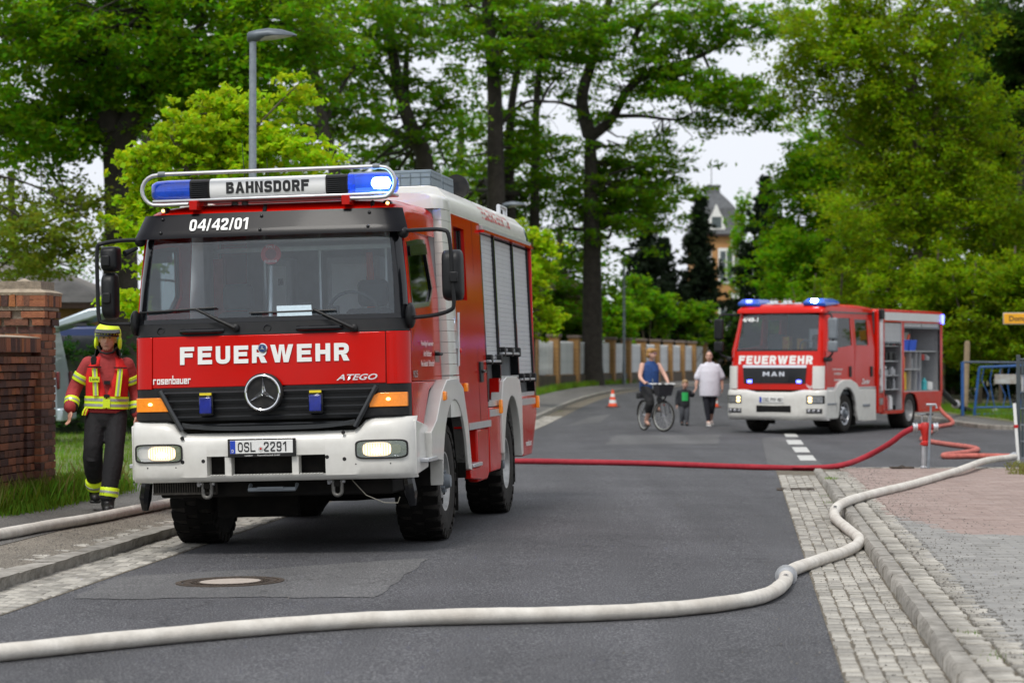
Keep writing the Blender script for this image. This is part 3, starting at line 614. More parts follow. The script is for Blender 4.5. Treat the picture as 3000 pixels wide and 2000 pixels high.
hw, P = hose('fire_hose', [D(-900, 1560), D(-450, 1532), D(-180, 1512), D(0, 1497), D(330, 1463), D(700, 1431), D(1000, 1416), D(1300, 1409), D(1500, 1400), D(1650, 1386), D(1755, 1366), D(1800, 1338), D(1812, 1312), D(1870, 1289), D(1945, 1264), D(1974, 1240), D(1944, 1212), D(1916, 1184, .03), D(1930, 1158, KS), D(1990, 1137, KS), D(2100, 1110, KS), D(2200, 1080, KS), D(2262, 1058, KS), D(2330, 1049, .1)], .053, HW,
             'long off-white fire hose winding over the cobbled gutter and across the road', 8)
i = min(range(len(P)), key=lambda k: (P[k] - onground(1797 * DSP, 1322 * DSP, .053)).length)
coupling(hw, P[i], P[i + 1] - P[i - 1], .053)
def stamp(root, P, k, r):
    p = P[k] - root.location; d = (P[k + 1] - P[k - 1]).normalized(); up = Vector((0, -.55, .83)); sd = d.cross(up).normalized(); up = sd.cross(d)
    for i, (t0, t1) in enumerate(((-.05, -.028), (-.02, .002), (.01, .024), (.032, .05))):
        MB().surf(lambda t, q: p + d * t + (up * math.cos(q) + sd * math.sin(q)) * r * 1.04, [t0, t1], [-.35 + .12 * (i % 2), 0, .4 - .1 * (i % 3)]).build('stamp_mark', M('stamp_ink', (.05, .05, .06), .8, vs=60, var=.4), root)
for k in (i - 4, i + 46): stamp(hw, P, k, .053)
def onleft(u, v):
    y = 24.0
    for _ in range(40): x = (u - 1500) / FPX * y; z = LSX(x, y) + .012 + .049; y = .5 * y + .5 * (CAMH - z) * FPX / (v - VH)
    return (u, v, (x, y, z))
hl, P = hose('fire_hose', [onleft(*D(*q)) for q in ((-900, 1400), (-450, 1310), (-160, 1252), (0, 1226), (110, 1206), (220, 1188), (330, 1166), (420, 1150))] + [D(560, 1139, .10), D(700, 1128, .0)], .052, HW,
             'off-white fire hose lying along the left footway past the firefighter', 7)
# ================================================================ wheels shared by both engines
def wheel(parent, x, y, r, w, side, rim_r, knob=True, name='wheel', rimmat=None, dish=.06):
    """wheel with its outer face towards side*x"""
    wl = empty(name, (x, y, r), parent=parent); s = side; rimmat = rimmat or RIMM
    prof = [(rim_r * .98, -w / 2 + .01), (rim_r * 1.12, -w / 2 + .002), (r * .80, -w / 2 - .006), (r * .93, -w / 2 + .015), (r * .965, -w / 2 + .05), (r * .97, 0), (r * .965, w / 2 - .05), (r * .93, w / 2 - .015), (r * .80, w / 2 + .006), (rim_r * 1.12, w / 2 - .002), (rim_r * .98, w / 2 - .01)]
    ty = MB().lathe(prof, (0, 0, 0), 'x', 40, caps=False).build('tyre', RUBBER, wl, smooth=50)
    if knob:
        m = MB(); N = 26
        for i in range(N):
            for k, (x0, x1) in enumerate(((-w / 2 + .0, -w * .13), (w * .13, w / 2), (-w * .16, w * .16))):
                a0 = 2 * PI * (i + (.5 if k == 2 else .12 * k)) / N; da = 2 * PI / N * .34
                pts = []
                for rr in (r * .90, r * 1.0):
                    for xx, aa in ((x0, a0 - da), (x1, a0 - da * .6), (x1, a0 + da), (x0, a0 + da * 1.25)):
                        sh = rr if not (k < 2 and abs(xx) > w * .45) else rr - .012
                        pts.append((xx, sh * math.cos(aa), sh * math.sin(aa)))
                m.hexa(pts)
        m.build('tread', TREADM, ty, smooth=None, kind='stuff')
        m = MB()
        for i in range(N):
            for sg in (-1, 1):
                a0 = 2 * PI * (i + .12 * (sg > 0)) / N; da = 2 * PI / N * .3
                m.hexa([(sg * (w / 2 + (.002 if rr < r * .9 else -.004)) + xo, rr * math.cos(a), rr * math.sin(a)) for xo in (-.012, .012) for rr, a in ((r * .84, a0 - da), (r * .955, a0 - da * .8), (r * .955, a0 + da), (r * .84, a0 + da))])
        m.build('shoulder_lugs', RUBBER, ty, smooth=None, kind='stuff')
    X = lambda t: s * t
    o = w / 2
    MB().lathe([(rim_r, X(-o * .8)), (rim_r * 1.03, X(o * .86)), (rim_r * 1.0, X(o * .95)), (rim_r * .93, X(o * .93)), (rim_r * .88, X(o * .62)), (rim_r * .80, X(o * .35)), (rim_r * .66, X(o * .42 + dish)), (rim_r * .40, X(o * .55 + dish)), (rim_r * .36, X(o * .5 + dish)), (.001, X(o * .5 + dish))], (0, 0, 0), 'x', 36, caps=False).build('rim', rimmat, wl, smooth=40)
    m = MB()
    for i in range(8):
        a = 2 * PI * i / 8 + .2; c = (X(o * .40 + dish * .85), rim_r * .67 * math.cos(a), rim_r * .67 * math.sin(a))
        m.lathe([(.0, X(-.01)), (rim_r * .105, X(-.01)), (rim_r * .105, X(.028)), (.0, X(.029))], c, 'x', 12)
    m.build('vent_holes', CHASSIS, wl)
    m = MB().lathe([(rim_r * .25, 0), (rim_r * .25, X(o * .5 + dish + .05)), (rim_r * .20, X(o * .5 + dish + .085)), (.001, X(o * .5 + dish + .09))], (0, 0, 0), 'x', 20)
    for i in range(10):
        a = 2 * PI * i / 10; m.lathe([(.016, 0), (.016, X(o * .55 + dish + .03)), (.001, X(o * .55 + dish + .032))], (0, rim_r * .33 * math.cos(a), rim_r * .33 * math.sin(a)), 'x', 6)
    m.build('hub', GREYP, wl)
    return wl
# ================================================================ first fire engine (all-wheel drive, facing the viewer)
T1 = empty('fire_engine', (-1.84, 21.39, -.045), (0, R(-1.5), R(-8)), 'red and white fire engine with a roof sign reading BAHNSDORF', 'fire engine')
def yf(z):
    tb = [(0.6, -1.16), (1.1, -1.2), (1.45, -1.2), (1.87, -1.17), (1.97, -1.15), (2.72, -1.02), (2.92, -.90), (3.0, -.6)]
    for (a, b), (c, d) in zip(tb, tb[1:]):
        if z <= c: return b + (d - b) * (z - a) / (c - a) if z >= a else b
    return tb[-1][1]
def aw(z):
    tb = [(0, 1.19), (1.9, 1.185), (2.3, 1.165), (2.72, 1.125), (2.95, 1.05)]
    for (a, b), (c, d) in zip(tb, tb[1:]):
        if z <= c: return b + (d - b) * (z - a) / (c - a)
    return tb[-1][1]
def skin(x, z, off=0.0, r=.16, a=None, bulge=.06):
    """front skin of the cab: y for a given x and height"""
    A = (a or aw(z)) + off; X = min(abs(x), A); y = yf(z) - off + bulge * (X / A) ** 2
    if X > A - r: y += r - math.sqrt(max(0, r * r - (X - (A - r)) ** 2))
    return y
def xs_between(x0, x1, n=20, A=1.185):
    """x samples bunched into the rounded corners"""
    t0, t1 = [math.copysign(math.asin(min(1, abs(x) / A)) / (PI / 2), x) for x in (x0, x1)]
    return [A * math.sin((t0 + (t1 - t0) * i / n) * PI / 2) for i in range(n + 1)]
def fpanel(name, x0, x1, z0, z1, mat, off=0.0, th=.03, parent=T1, nx=22, nz=4, zfun=None, bevel=0.0, **k):
    us = xs_between(x0, x1, nx); vs = [i / nz for i in range(nz + 1)]
    zz = zfun or (lambda x, t: z0 + (z1 - z0) * t)
    sc = lambda x, z: x * (aw(z) + off) / 1.185
    m = MB().surf(lambda x, t: (sc(x, zz(x, t)), skin(sc(x, zz(x, t)), zz(x, t), off), zz(x, t)), us, vs,
                  back=lambda x, t: (sc(x, zz(x, t)) * (1 - th * .5), skin(sc(x, zz(x, t)), zz(x, t), off) + th, zz(x, t)))
    return m.build(name, mat, parent, smooth=40, bevel=bevel, **k)
def onskin(off): return lambda x, y, z: (x, skin(x, z, off) - .003, z)
# --- front: red flap, corner panels, cowl, grille
fl = fpanel('front_flap', -1.0, 1.0, 1.432, 1.862, RED, .0, .03, bevel=.006)
fpanel('corner_panel', -1.18499, -1.008, 1.425, 1.862, RED, 0, .03, nx=10, bevel=.004); fpanel('corner_panel', 1.008, 1.18499, 1.425, 1.862, RED, 0, .03, nx=10, bevel=.004)
cw = fpanel('cowl_panel', -1.185, 1.185, 1.867, 1.985, BLACKP, -.006, .03, nz=2)
fpanel('seam_backing', -1.17, 1.17, 1.40, 1.88, BLACKG, -.02, .02)
gp = fpanel('grille_surround', -1.185, 1.185, 1.15, 1.424, BLACKP, -.004, .05)
LOUV = M('louvre_charcoal', (.026, .028, .031), .4, vs=8, var=.15, spec=.5)
# grille louvres
def tz(z): return .92 - (1.40 - z) * .55         # grille half width narrows downwards
for i in range(5):
    z = 1.385 - i * .068; hw_ = tz(z); us = [hw_ * (-1 + 2 * k / 16) for k in range(17)]
    MB().surf(lambda x, t: (x, skin(x, z, .03) + .0 + t * .03, z - t * .028), us, [0, .5, 1], back=lambda x, t: (x, skin(x, z, .03) + .035 + t * .02, z + .012 - t * .028)).build('louvre', LOUV, gp, smooth=50)
MB().surf(lambda x, t: (x, skin(x, 1.08, .03), 1.10 - .035 * t - .01 * (abs(x) / .75) ** 4 * -4), [.74 * (-1 + 2 * k / 14) for k in range(15)], [0, 1], back=lambda x, t: (x, skin(x, 1.08, .03) + .04, 1.10 - .035 * t - .01 * (abs(x) / .75) ** 4 * -4)).build('lower_louvre', LOUV, gp)
for s in (-1, 1):   # sloping ends of the grille
    m = MB(); a, b = (s * tz(1.41), 1.41), (s * .74, 1.075); m.tube([(a[0], skin(a[0], 1.41, .03), a[1]), ((a[0] + b[0]) / 2, skin((a[0] + b[0]) / 2, 1.24, .035), 1.24), (b[0], skin(b[0], 1.1, .03), b[1])], .022, 6).build('louvre_end', LOUV, gp)
MB().box(-.95, .95, -1.12, -1.0, .98, 1.42).build('grille_backing', CHASSIS, T1)
# star emblem
st = empty('star_emblem', (-.02, skin(0, 1.37, .05) - .015, 1.375), parent=T1)
MB().lathe([(.165, .04), (.165, -.005), (.158, -.012), (.0, -.012), (0, .04)], (0, 0, 0), 'y', 40).build('emblem_disc', BLACKP, st)
MB().lathe([(.132, -.01), (.134, -.03), (.143, -.036), (.152, -.03), (.154, -.01)], (0, 0, 0), 'y', 48, caps=False).build('emblem_ring', CHROME, st)
m = MB()
for k in range(3):
    a = PI / 2 + k * 2 * PI / 3; d = (math.cos(a), math.sin(a)); p = (-d[1], d[0]); t = .142; w_ = .026
    for sgn in (1, -1):
        b2 = a + sgn * PI / 3; n2 = (math.cos(b2) * .026, math.sin(b2) * .026)
        m.add([(0, -.045, 0), (d[0] * t, -.022, d[1] * t), (n2[0], -.014, n2[1])], [(0, 1, 2)])
m.build('emblem_star', CHROME, st, smooth=None)
# badge, lettering on the flap
block('lettering', 'FEUERWEHR', LETW, fl, (-.03, -1.3, 1.70), 1.45, .148, conform=onskin(.006), gap=.19, t=.235)
m = MB().lathe([(.0, -.012), (.036, -.010), (.042, -.004), (.042, .02)], (-.037, skin(0, 1.747) - .008, 1.747), 'y', 24); m.build('round_badge', CHROME, fl)
m = MB().lathe([(.0, -.0135), (.033, -.0115), (.033, 0)], (-.037, skin(0, 1.747) - .009, 1.747), 'y', 24); m.build('badge_face', M('badge_blue', (.02, .05, .16), .3), fl)
m = MB()
for k in range(3):
    a = PI / 2 + k * 2 * PI / 3; m.add([(-.037 + .027 * math.cos(a), skin(0, 1.747) - .0235, 1.747 + .027 * math.sin(a))] + [(-.037 + .005 * math.cos(a + q), skin(0, 1.747) - .0238, 1.747 + .005 * math.sin(a + q)) for q in (PI / 3, PI, -PI / 3)], [(0, 1, 2), (0, 2, 3)])
m.build('badge_star', CHROME, fl, smooth=None)
block('maker_lettering', 'rosenbauer', LETW, fl, (-.826, -1.2, 1.502), .335, .072, conform=onskin(.006), gap=.09)
text('model_lettering', 'ATEGO', M('silver_lettering', (.72, .72, .72), .25, metal=.6), fl, (.76, -1.2, 1.487), .345, .05, bold=.02, conform=onskin(.010), shear=.35)
# indicators, blue grille flashers
for s in (-1, 1):
    q = empty('indicator', (0, 0, 0), parent=T1); xa, xb = (.86, 1.165)
    zt = lambda x: 1.352; us = [s * (xa + (xb - xa) * k / 8) for k in range(9)]
    def zz(x, t): e = .045 * (1 - min(1, (abs(x) - xa) / .07)) ; return 1.235 + (1.352 - 1.235 - e) * t
    MB().surf(lambda x, t: (x, skin(x, zz(x, t), .012), zz(x, t)), us, [0, .33, .66, 1], back=lambda x, t: (x, skin(x, zz(x, t), .0) + .04, zz(x, t))).build('indicator_lens', AMBER, q, smooth=40, bevel=.004)
    MB().ell((s * 1.02, skin(1.02, 1.3, .02), 1.298), (.02, .006, .014), 10, 6).build('bulb_glow', AMBERON, q)
    us2 = [s * (.80 + .375 * k / 8) for k in range(9)]
    MB().surf(lambda x, t: (x, skin(x, 1.2, .006), 1.165 + .06 * t), us2, [0, 1], back=lambda x, t: (x, skin(x, 1.2, 0) + .04, 1.165 + .06 * t)).build('lower_trim', BLACKP, q)
for x in (-.515, .423):
    q = empty('grille_flasher', (x, skin(x, 1.28, .045) - .02, 1.28), parent=T1)
    MB().box(-.062, .062, -.02, .05, -.085, .082).build('flasher_housing', BLACKG, q, bevel=.01)
    MB().box(-.052, .052, -.036, -.018, -.068, .068).build('flasher_lens', BLUED, q, bevel=.012, seg=3)
    MB().box(-.05, .05, -.022, -.0, .086, .106).build('yellow_sticker', M('yellow_sticker', (.75, .6, .02), .5, var=.1), q)
# --- bumper: one white bar with stepped ends and openings
def byf(x): return -1.235 + .05 * (abs(x) / 1.22) ** 2 + (0 if abs(x) < 1.08 else .19 - math.sqrt(max(0, .19 ** 2 - (abs(x) - 1.08 + .04) ** 2)) if abs(x) - 1.04 < .19 else .19)
def btop(x):
    a = abs(x); return 1.045 if a < .72 else 1.045 + .105 * sstep(.72, .86, a)
BX = [-1.225, -1.215, -1.19, -1.15, -1.08, -1.0, -.9, -.82, -.78, -.72, -.6, -.53]; BXS = BX + [-.4, -.25, 0, .25, .4] + [-x for x in BX[::-1]]
bu = MB()
lev = lambda x: [(.638, .055), (.652, .02), (.69, .0), (btop(x) * .5 + .34, 0.0), (btop(x) - .07, .012), (btop(x) - .012, .035), (btop(x), .07)]
ops = [(-.53, .485, .70, .85)]
def bgrid(x0, x1, zlo, zhi, lo_edge, hi_edge):
    xs = sorted(set([x for x in BXS if x0 < x < x1] + [x0, x1]))
    def pr(x, t):
        T = btop(x); z0 = zlo if zlo is not None else .638; z1 = zhi if zhi is not None else T
        z = z0 + (z1 - z0) * t; d = 0
        if zlo is None: d += .05 * max(0, 1 - (z - .638) / .06) ** 2
        if zhi is None: d += .07 * max(0, 1 - (T - z) / .09) ** 2
        return z, d
    ts = [0, .04, .1, .25, .5, .75, .9, .96, 1]
    bu.surf(lambda x, t: (x, byf(x) + pr(x, t)[1], pr(x, t)[0]), xs, ts, back=lambda x, t: (x * .985, byf(x) + pr(x, t)[1] + .12, pr(x, t)[0]))
bgrid(-1.225, -.53, None, None, 1, 1); bgrid(.485, 1.225, None, None, 1, 1)
bgrid(-.53, .485, None, .692, 1, 0); bgrid(-.53, .485, .852, None, 0, 1)
for x in (-.345, .23): bu.box(x - .03, x + .025, byf(0) + .012, byf(0) + .12, .69, .855)
BU = bu.build('bumper', WHITE, T1, smooth=35)
for s in (-1, 1):  # cheeks running back to the wheel
    MB().loft([[(s * 1.226, -1.06, z0), (s * 1.226, -1.06, z1), (s * 1.19, -1.06, z1), (s * 1.19, -1.06, z0)] for z0, z1 in ((.66, 1.12),)] + [[(s * 1.23, -.52, .70), (s * 1.23, -.52, 1.06), (s * 1.19, -.52, 1.06), (s * 1.19, -.52, .70)]]).build('bumper_cheek', WHITE, BU, bevel=.01)
MB().box(-.6, .56, -1.09, -1.05, .66, .9).build('bumper_backing', CHASSIS, T1)
m = MB()
for i in range(34):
    x = -.5 + i * .0285
    if not (-.385 < x < -.31 or .19 < x < .265): m.box(x, x + .016, byf(0) - .002, byf(0) + .05, .692, .70)
m.build('step_ribs', WHITE, BU, smooth=None, kind='stuff')
for x, z in ((-.74, 1.01), (-.74, .81), (.64, 1.03), (.645, .81), (-.56, .815), (.50, .83)):
    MB().lathe([(.016, .01), (.016, -.004), (.010, -.006), (.0, -.003)], (x, byf(x) + .002, z), 'y', 14).build('bolt', BLACKP, BU)
for x in (-1.05, -.80, .74, 1.03): MB().lathe([(.006, .004), (.006, -.0015), (0, -.0015)], (x, byf(x) + .001, .765), 'y', 10).build('bolt', BLACKP, BU)
# headlamps
for s in (-1, 1):
    q = empty('headlamp', (s * .955 + .0, 0, .885), parent=BU); W2, H2 = .205, .068
    def ring(w_, h_, dy, rr):
        o = []
        for k in range(28):
            a = 2 * PI * k / 28; c, n2 = math.cos(a), math.sin(a); e = .35
            X = math.copysign(abs(c) ** e, c) * w_; Z = math.copysign(abs(n2) ** e, n2) * h_; o.append((X, byf(s * .955 + X) + dy, Z))
        return o
    MB().loft([ring(W2 + .012, H2 + .012, .004, 0), ring(W2 + .012, H2 + .012, -.014, 0), ring(W2, H2, -.014, 0), ring(W2, H2, .0, 0)], caps=False).build('lamp_gasket', BLACKP, q)
    MB().loft([ring(W2, H2, -.003, 0), ring(W2, H2, .02, 0)], caps=True).build('reflector', CHROME, q)
    MB().loft([ring(W2 - .001, H2 - .001, -.010, 0), ring(W2 * .97, H2 * .93, -.022, 0), ring(W2 * .8, H2 * .6, -.026, 0)], caps=False).build('lamp_lens', LENS, q, smooth=60)
    cx_ = -s * .035; by = lambda x: byf(s * .955 + x)
    lit = [(cx_ + .118 * math.copysign(abs(math.cos(2 * PI * k / 24)) ** .5, math.cos(2 * PI * k / 24)), .057 * math.copysign(abs(math.sin(2 * PI * k / 24)) ** .6, math.sin(2 * PI * k / 24))) for k in range(24)]
    MB().loft([[(a, by(a) - .007, b) for a, b in lit], [(a, by(a) - .003, b) for a, b in lit]]).build('lit_bowl', HEADON, q)
    MB().ell((cx_, by(cx_) - .009, -.012), (.05, .005, .024), 12, 6).build('bulb', M('headlamp_bulb', (1, .95, .8), .3, emit=(1, .86, .6), es=3.2), q)
    m = MB()
    for k in range(10): xx = cx_ - .1 + k * .022; m.box(xx - .002, xx + .002, by(xx) - .013, by(xx) - .009, -.05, .05)
    m.build('lens_flutes', M('flute_glass', (.5, .42, .3), .2, var=.1), q, kind='stuff')
# number plate
pl = empty('number_plate', (-.05, byf(0) - .012, .917), parent=BU)
MB().box(-.29, .29, -.008, .012, -.075, .078).build('plate_holder', BLACKP, pl, bevel=.004)
MB().box(-.268, .268, -.014, -.004, -.045, .066).build('plate', M('plate_white', (.72, .72, .70), .4, var=.03), pl, bevel=.003)
MB().box(-.266, -.222, -.0165, -.01, -.043, .064).build('euro_band', M('euro_blue', (.01, .05, .42), .4), pl)
block('plate_lettering', 'OSL', LETB, pl, (-.125, -.0175, .010), .15, .08, gap=.2, t=.15); block('plate_lettering', '2291', LETB, pl, (.118, -.0175, .010), .19, .08, gap=.2, t=.15)
text('country_letter', 'D', LETW, pl, (-.244, -.018, -.022), .018, .026, bold=.01)
MB().lathe([(.022, .004), (.022, -.002), (0, -.002)], (-.005, -.015, -.008), 'y', 20).build('plate_seal', M('seal_grey', (.5, .5, .48), .5, vs=60, var=.2), pl)
MB().ell((-.005, -.018, -.006), (.010, .002, .010), 8, 6).build('seal_crest', LETR, pl)
text('holder_lettering', 'Feuerwehrtechnik GmbH', LETW, pl, (.06, -.0095, -.060), .19, .014)
text('holder_lettering', 'rosenbauer', LETW, pl, (-.11, -.0095, -.060), .07, .014)
# underside bits in front
MB().box(-1.0, 1.0, -1.0, 1.6, .50, .64).build('front_crossmember', CHASSIS, T1, bevel=.02)
MB().box(-.45, .45, -.9, 6.1, .52, .95).build('chassis_frame', CHASSIS, T1)
MB().box(-.72, .0, -.2, -.1, .28, .62).build('skid_flap', CHASSIS, T1)
MB().lathe([(.10, -1.02), (.13, -.5), (.13, -.25), (.24, -.16), (.26, 0), (.24, .16), (.13, .25), (.13, .5), (.10, 1.02)], (-.12, .5, .50), 'x', 20).build('front_axle', CHASSIS, T1)
MB().lathe([(.10, -1.02), (.12, -.4), (.25, -.2), (.28, 0), (.25, .2), (.12, .4), (.10, 1.02)], (0, 4.37, .50), 'x', 20).build('rear_axle', CHASSIS, T1)
MB().box(-1.05, -.5, -1.05, -.9, .53, .65).box(-1.05, -.5, -1.06, -1.04, .53, .545).build('intake_mesh', M('dusty_mesh', (.06, .052, .042), .8, vs=30, var=.4), T1)
m = MB()
for i in range(26): m.box(-1.04 + i * .021, -1.032 + i * .021, -1.058, -1.05, .55, .65)
m.build('mesh_bars', CHASSIS, T1, smooth=None)
for x in (-.56, .56):
    q = empty('tow_shackle', (x, -1.12, .60), parent=T1)
    pts = [(-.036, 0, .03), (-.036, 0, -.06)] + [(-.036 * math.cos(a), 0, -.06 - .036 * math.sin(a)) for a in (PI * k / 8 for k in range(1, 8))] + [(.036, 0, -.06), (.036, 0, .03)]
    MB().tube(pts, .016, 10).build('shackle_bow', M('shackle_steel', (.14, .135, .125), .5, metal=.5, vs=20, var=.3), q); MB().cyl((-.065, 0, .02), (.065, 0, .02), .014, n=10).lathe([(.0, -.082), (.026, -.082), (.026, -.058), (.0, -.058)], (0, 0, .02), 'x', 6).build('shackle_pin', ALU, q)
    MB().box(-.025, .025, -.02, .14, -.02, .08).build('shackle_lug', CHASSIS, q)
MB().tube([(-.20, -1.06, .60), (-.20, -1.13, .565), (.2, -1.13, .565), (.2, -1.06, .60)], .018, 8).box(-.12, .10, -1.155, -1.11, .572, .586).build('front_step', GREYP, T1)
for s in (-1, 1):
    MB().tube([(s * 1.13, -.95, .63), (s * 1.15, -.95, .5), (s * 1.16, -.93, .40)], [.05, .055, .03], 8).build('side_bracket', BLACKG, T1)
MB().tube([(.68, -1.1, .63), (.8, -1.11, .5), (.95, -1.1, .435), (1.06, -1.08, .43), (1.08, -1.08, .48)], .004, 5).build('loose_wire', M('wire_grey', (.2, .19, .15), .5), T1)
# --- windscreen, pillars, roof, visor
WS0, WS1 = 1.985, 2.75
for a in ((-1.17, 1.17, 1.972, 2.012), (-1.17, 1.17, 2.70, 2.77)): fpanel('windscreen_seal', *a, BLACKG, -.004, .02, nz=1)
for s in (-1, 1): fpanel('windscreen_seal', *sorted((s * 1.085, s * 1.1849)), 2.013, 2.699, BLACKG, -.004, .02, nx=8, nz=6)
ws = fpanel('windscreen', -1.086, 1.086, 2.011, 2.702, WSG, -.010, .004, nz=8)
m = MB()
def rring(y, a, h, z0=2.72, e=.32, n=28): return [(a * math.copysign(abs(math.cos(PI * k / n)) ** e, math.cos(PI * k / n)), y, z0 + h * abs(math.sin(PI * k / n)) ** e) for k in range(n + 1)]
m.loft([rring(-1.0, 1.08, .03), rring(-.97, 1.10, .13), rring(-.88, 1.115, .215), rring(-.70, 1.125, .27), rring(-.4, 1.13, .30), rring(.5, 1.15, .31)])
rf = m.build('cab_roof', RED, T1, smooth=50)
vz = lambda x, t: 2.695 + (2.915 - 2.695) * t - .0 * x
vs_ = fpanel('sun_visor', -1.165, 1.165, 2.695, 2.905, M('smoked_acrylic', (.005, .005, .007), .3, coat=.04, vs=2, var=.3, spec=.12), .075, .012, nz=6)
block('visor_number', '04/42/01', LETW, vs_, (-.425, -1.1, 2.805), .51, .102, conform=onskin(.082), gap=.12, t=.2)
for x in (-.93, -.06, .86):
    for z in (2.745, 2.865):
        MB().ell((x, skin(x, z, .078) - .002, z), (.015, .012, .015), 10, 6).build('visor_bolt', BLACKG, vs_)
    MB().tube([(x, skin(x, 2.87, .02), 2.87), (x, skin(x, 2.9, .0) + .05, 2.965)], .018, 8).build('visor_bracket', BLACKP, vs_)
MB().box(-.62, .55, -.5, .3, 3.015, 3.035).build('roof_hatch', LGREY, rf, bevel=.01)
# --- doors with open window frames
def sx(z, base=None): return aw(z)
def side_ring(name, outer, inner, fx, th, mat, s, parent, bevel=.006):
    n = len(outer); rings = []
    for poly, d in ((outer, 0), (inner, 0), (inner, th), (outer, th)): rings.append([(s * (fx(z) - d), y, z) for y, z in poly])
    rings.append(rings[0]); m = MB()
    for a, b in zip(rings, rings[1:]): m.loft([a, b], True, False)
    return m.build(name, mat, parent, smooth=35, bevel=bevel)
def side_slab(name, poly, fx, th, mat, s, parent, bevel=.0, **k):
    return MB().loft([[(s * fx(z), y, z) for y, z in poly], [(s * (fx(z) - th), y, z) for y, z in poly]]).build(name, mat, parent, smooth=35, bevel=bevel, **k)
cabx = lambda z: aw(z)
for s in (-1, 1):
    dr = side_ring('cab_door', [(-.95, 1.44), (-.955, 1.87), (-.94, 2.1), (-.86, 2.72), (-.2, 2.76), (.40, 2.78), (.50, 2.2), (.52, 1.44)],
                   [(-.80, 2.05), (-.82, 2.08), (-.84, 2.2), (-.80, 2.62), (-.3, 2.665), (.10, 2.68), (.24, 2.25), (.02, 2.09)], cabx, .05, RED, s, T1)
    side_slab('door_panel', [(-.94, 1.445), (-.93, 1.86), (-.79, 2.055), (.02, 2.095), (.23, 2.24), (.50, 2.2), (.51, 1.445)], lambda z: cabx(z) - .003, .03, RED, s, dr)
    side_ring('window_seal', [(-.80, 2.05), (-.82, 2.08), (-.84, 2.2), (-.80, 2.62), (-.3, 2.665), (.10, 2.68), (.24, 2.25), (.02, 2.09)], [(-.775, 2.09), (-.785, 2.11), (-.80, 2.22), (-.765, 2.585), (-.3, 2.625), (.06, 2.64), (.19, 2.25), (-.0, 2.13)], lambda z: cabx(z) + .004, .03, BLACKG, s, dr, 0)
    side_slab('door_window', [(-.775, 2.09), (-.785, 2.11), (-.80, 2.22), (-.765, 2.585), (-.3, 2.625), (.06, 2.64), (.19, 2.25), (-.0, 2.13)], lambda z: cabx(z) - .012, .004, SIDEG, s, dr)
    side_slab('wind_deflector', [(-.76, 2.50), (-.765, 2.585), (-.3, 2.625), (.06, 2.64), (.08, 2.55)], lambda z: cabx(z) + .02, .004, BLACKG, s, dr)
    side_slab('door_sill', [(-.96, 1.03), (-.96, 1.435), (.25, 1.435), (-.15, 1.35), (-.42, 1.10), (-.45, 1.03)], lambda z: 1.185, .04, RED, s, T1, .01)
    side_slab('sill_strip', [(-.96, .985), (-.96, 1.026), (-.45, 1.026), (-.45, .985)], lambda z: 1.187, .03, ALU, s, T1)
    MB().box(*sorted((s * 1.18, s * 1.225)), .24, .40, 1.655, 1.685).build('door_handle', BLACKP, dr, bevel=.01)
    MB().box(*sorted((s * 1.16, s * 1.186)), .2, .42, 1.60, 1.70).build('handle_recess', BLACKG, dr)
    # front wheel arch
    arc = [(.60 + .70 * math.cos(a), .52 + .74 * math.sin(a)) for a in (PI * k / 16 for k in range(1, 17))]
    arc = [(1.34, .60)] + arc + [(-.10, .74)]
    outer = [(-.62, .78), (-.66, 1.0), (-.36, 1.10), (-.05, 1.34), (.22, 1.44), (.80, 1.45), (1.12, 1.36), (1.36, 1.02), (1.52, .58)]
    side_slab('front_fender', outer + arc, lambda z: 1.285, .12, WHITE, s, T1, .025)
    m = MB(); ra = [(.60 + .70 * math.cos(a), .52 + .74 * math.sin(a)) for a in (PI * k / 16 for k in range(0, 17))]
    m.loft([[(s * 1.26, y, z) for y, z in ra], [(s * .72, y, z) for y, z in ra]], False, False).build('wheel_well', CHASSIS, T1)
    MB().box(*sorted((s * 1.0, s * 1.30)), -.90, -.45, .755, .79).build('cab_step', ALU, T1, bevel=.006)
    for (yy, zz2, xx) in ((.02, 1.30, 1.29), (1.42, 1.36, 1.262)):
        q = empty('side_marker', (s * xx, yy, zz2), parent=T1); MB().box(-.02, .02, -.05, .05, -.04, .04).build('marker_lens', AMBER, q, bevel=.012)
    MB().ell((s * .97, -.73, 2.955), (.045, .06, .028), 12, 8).build('clearance_lamp', BLACKG, T1); MB().ell((s * .98, -.785, 2.953), (.016, .01, .014), 8, 6).build('clearance_glow', AMBERON, T1)
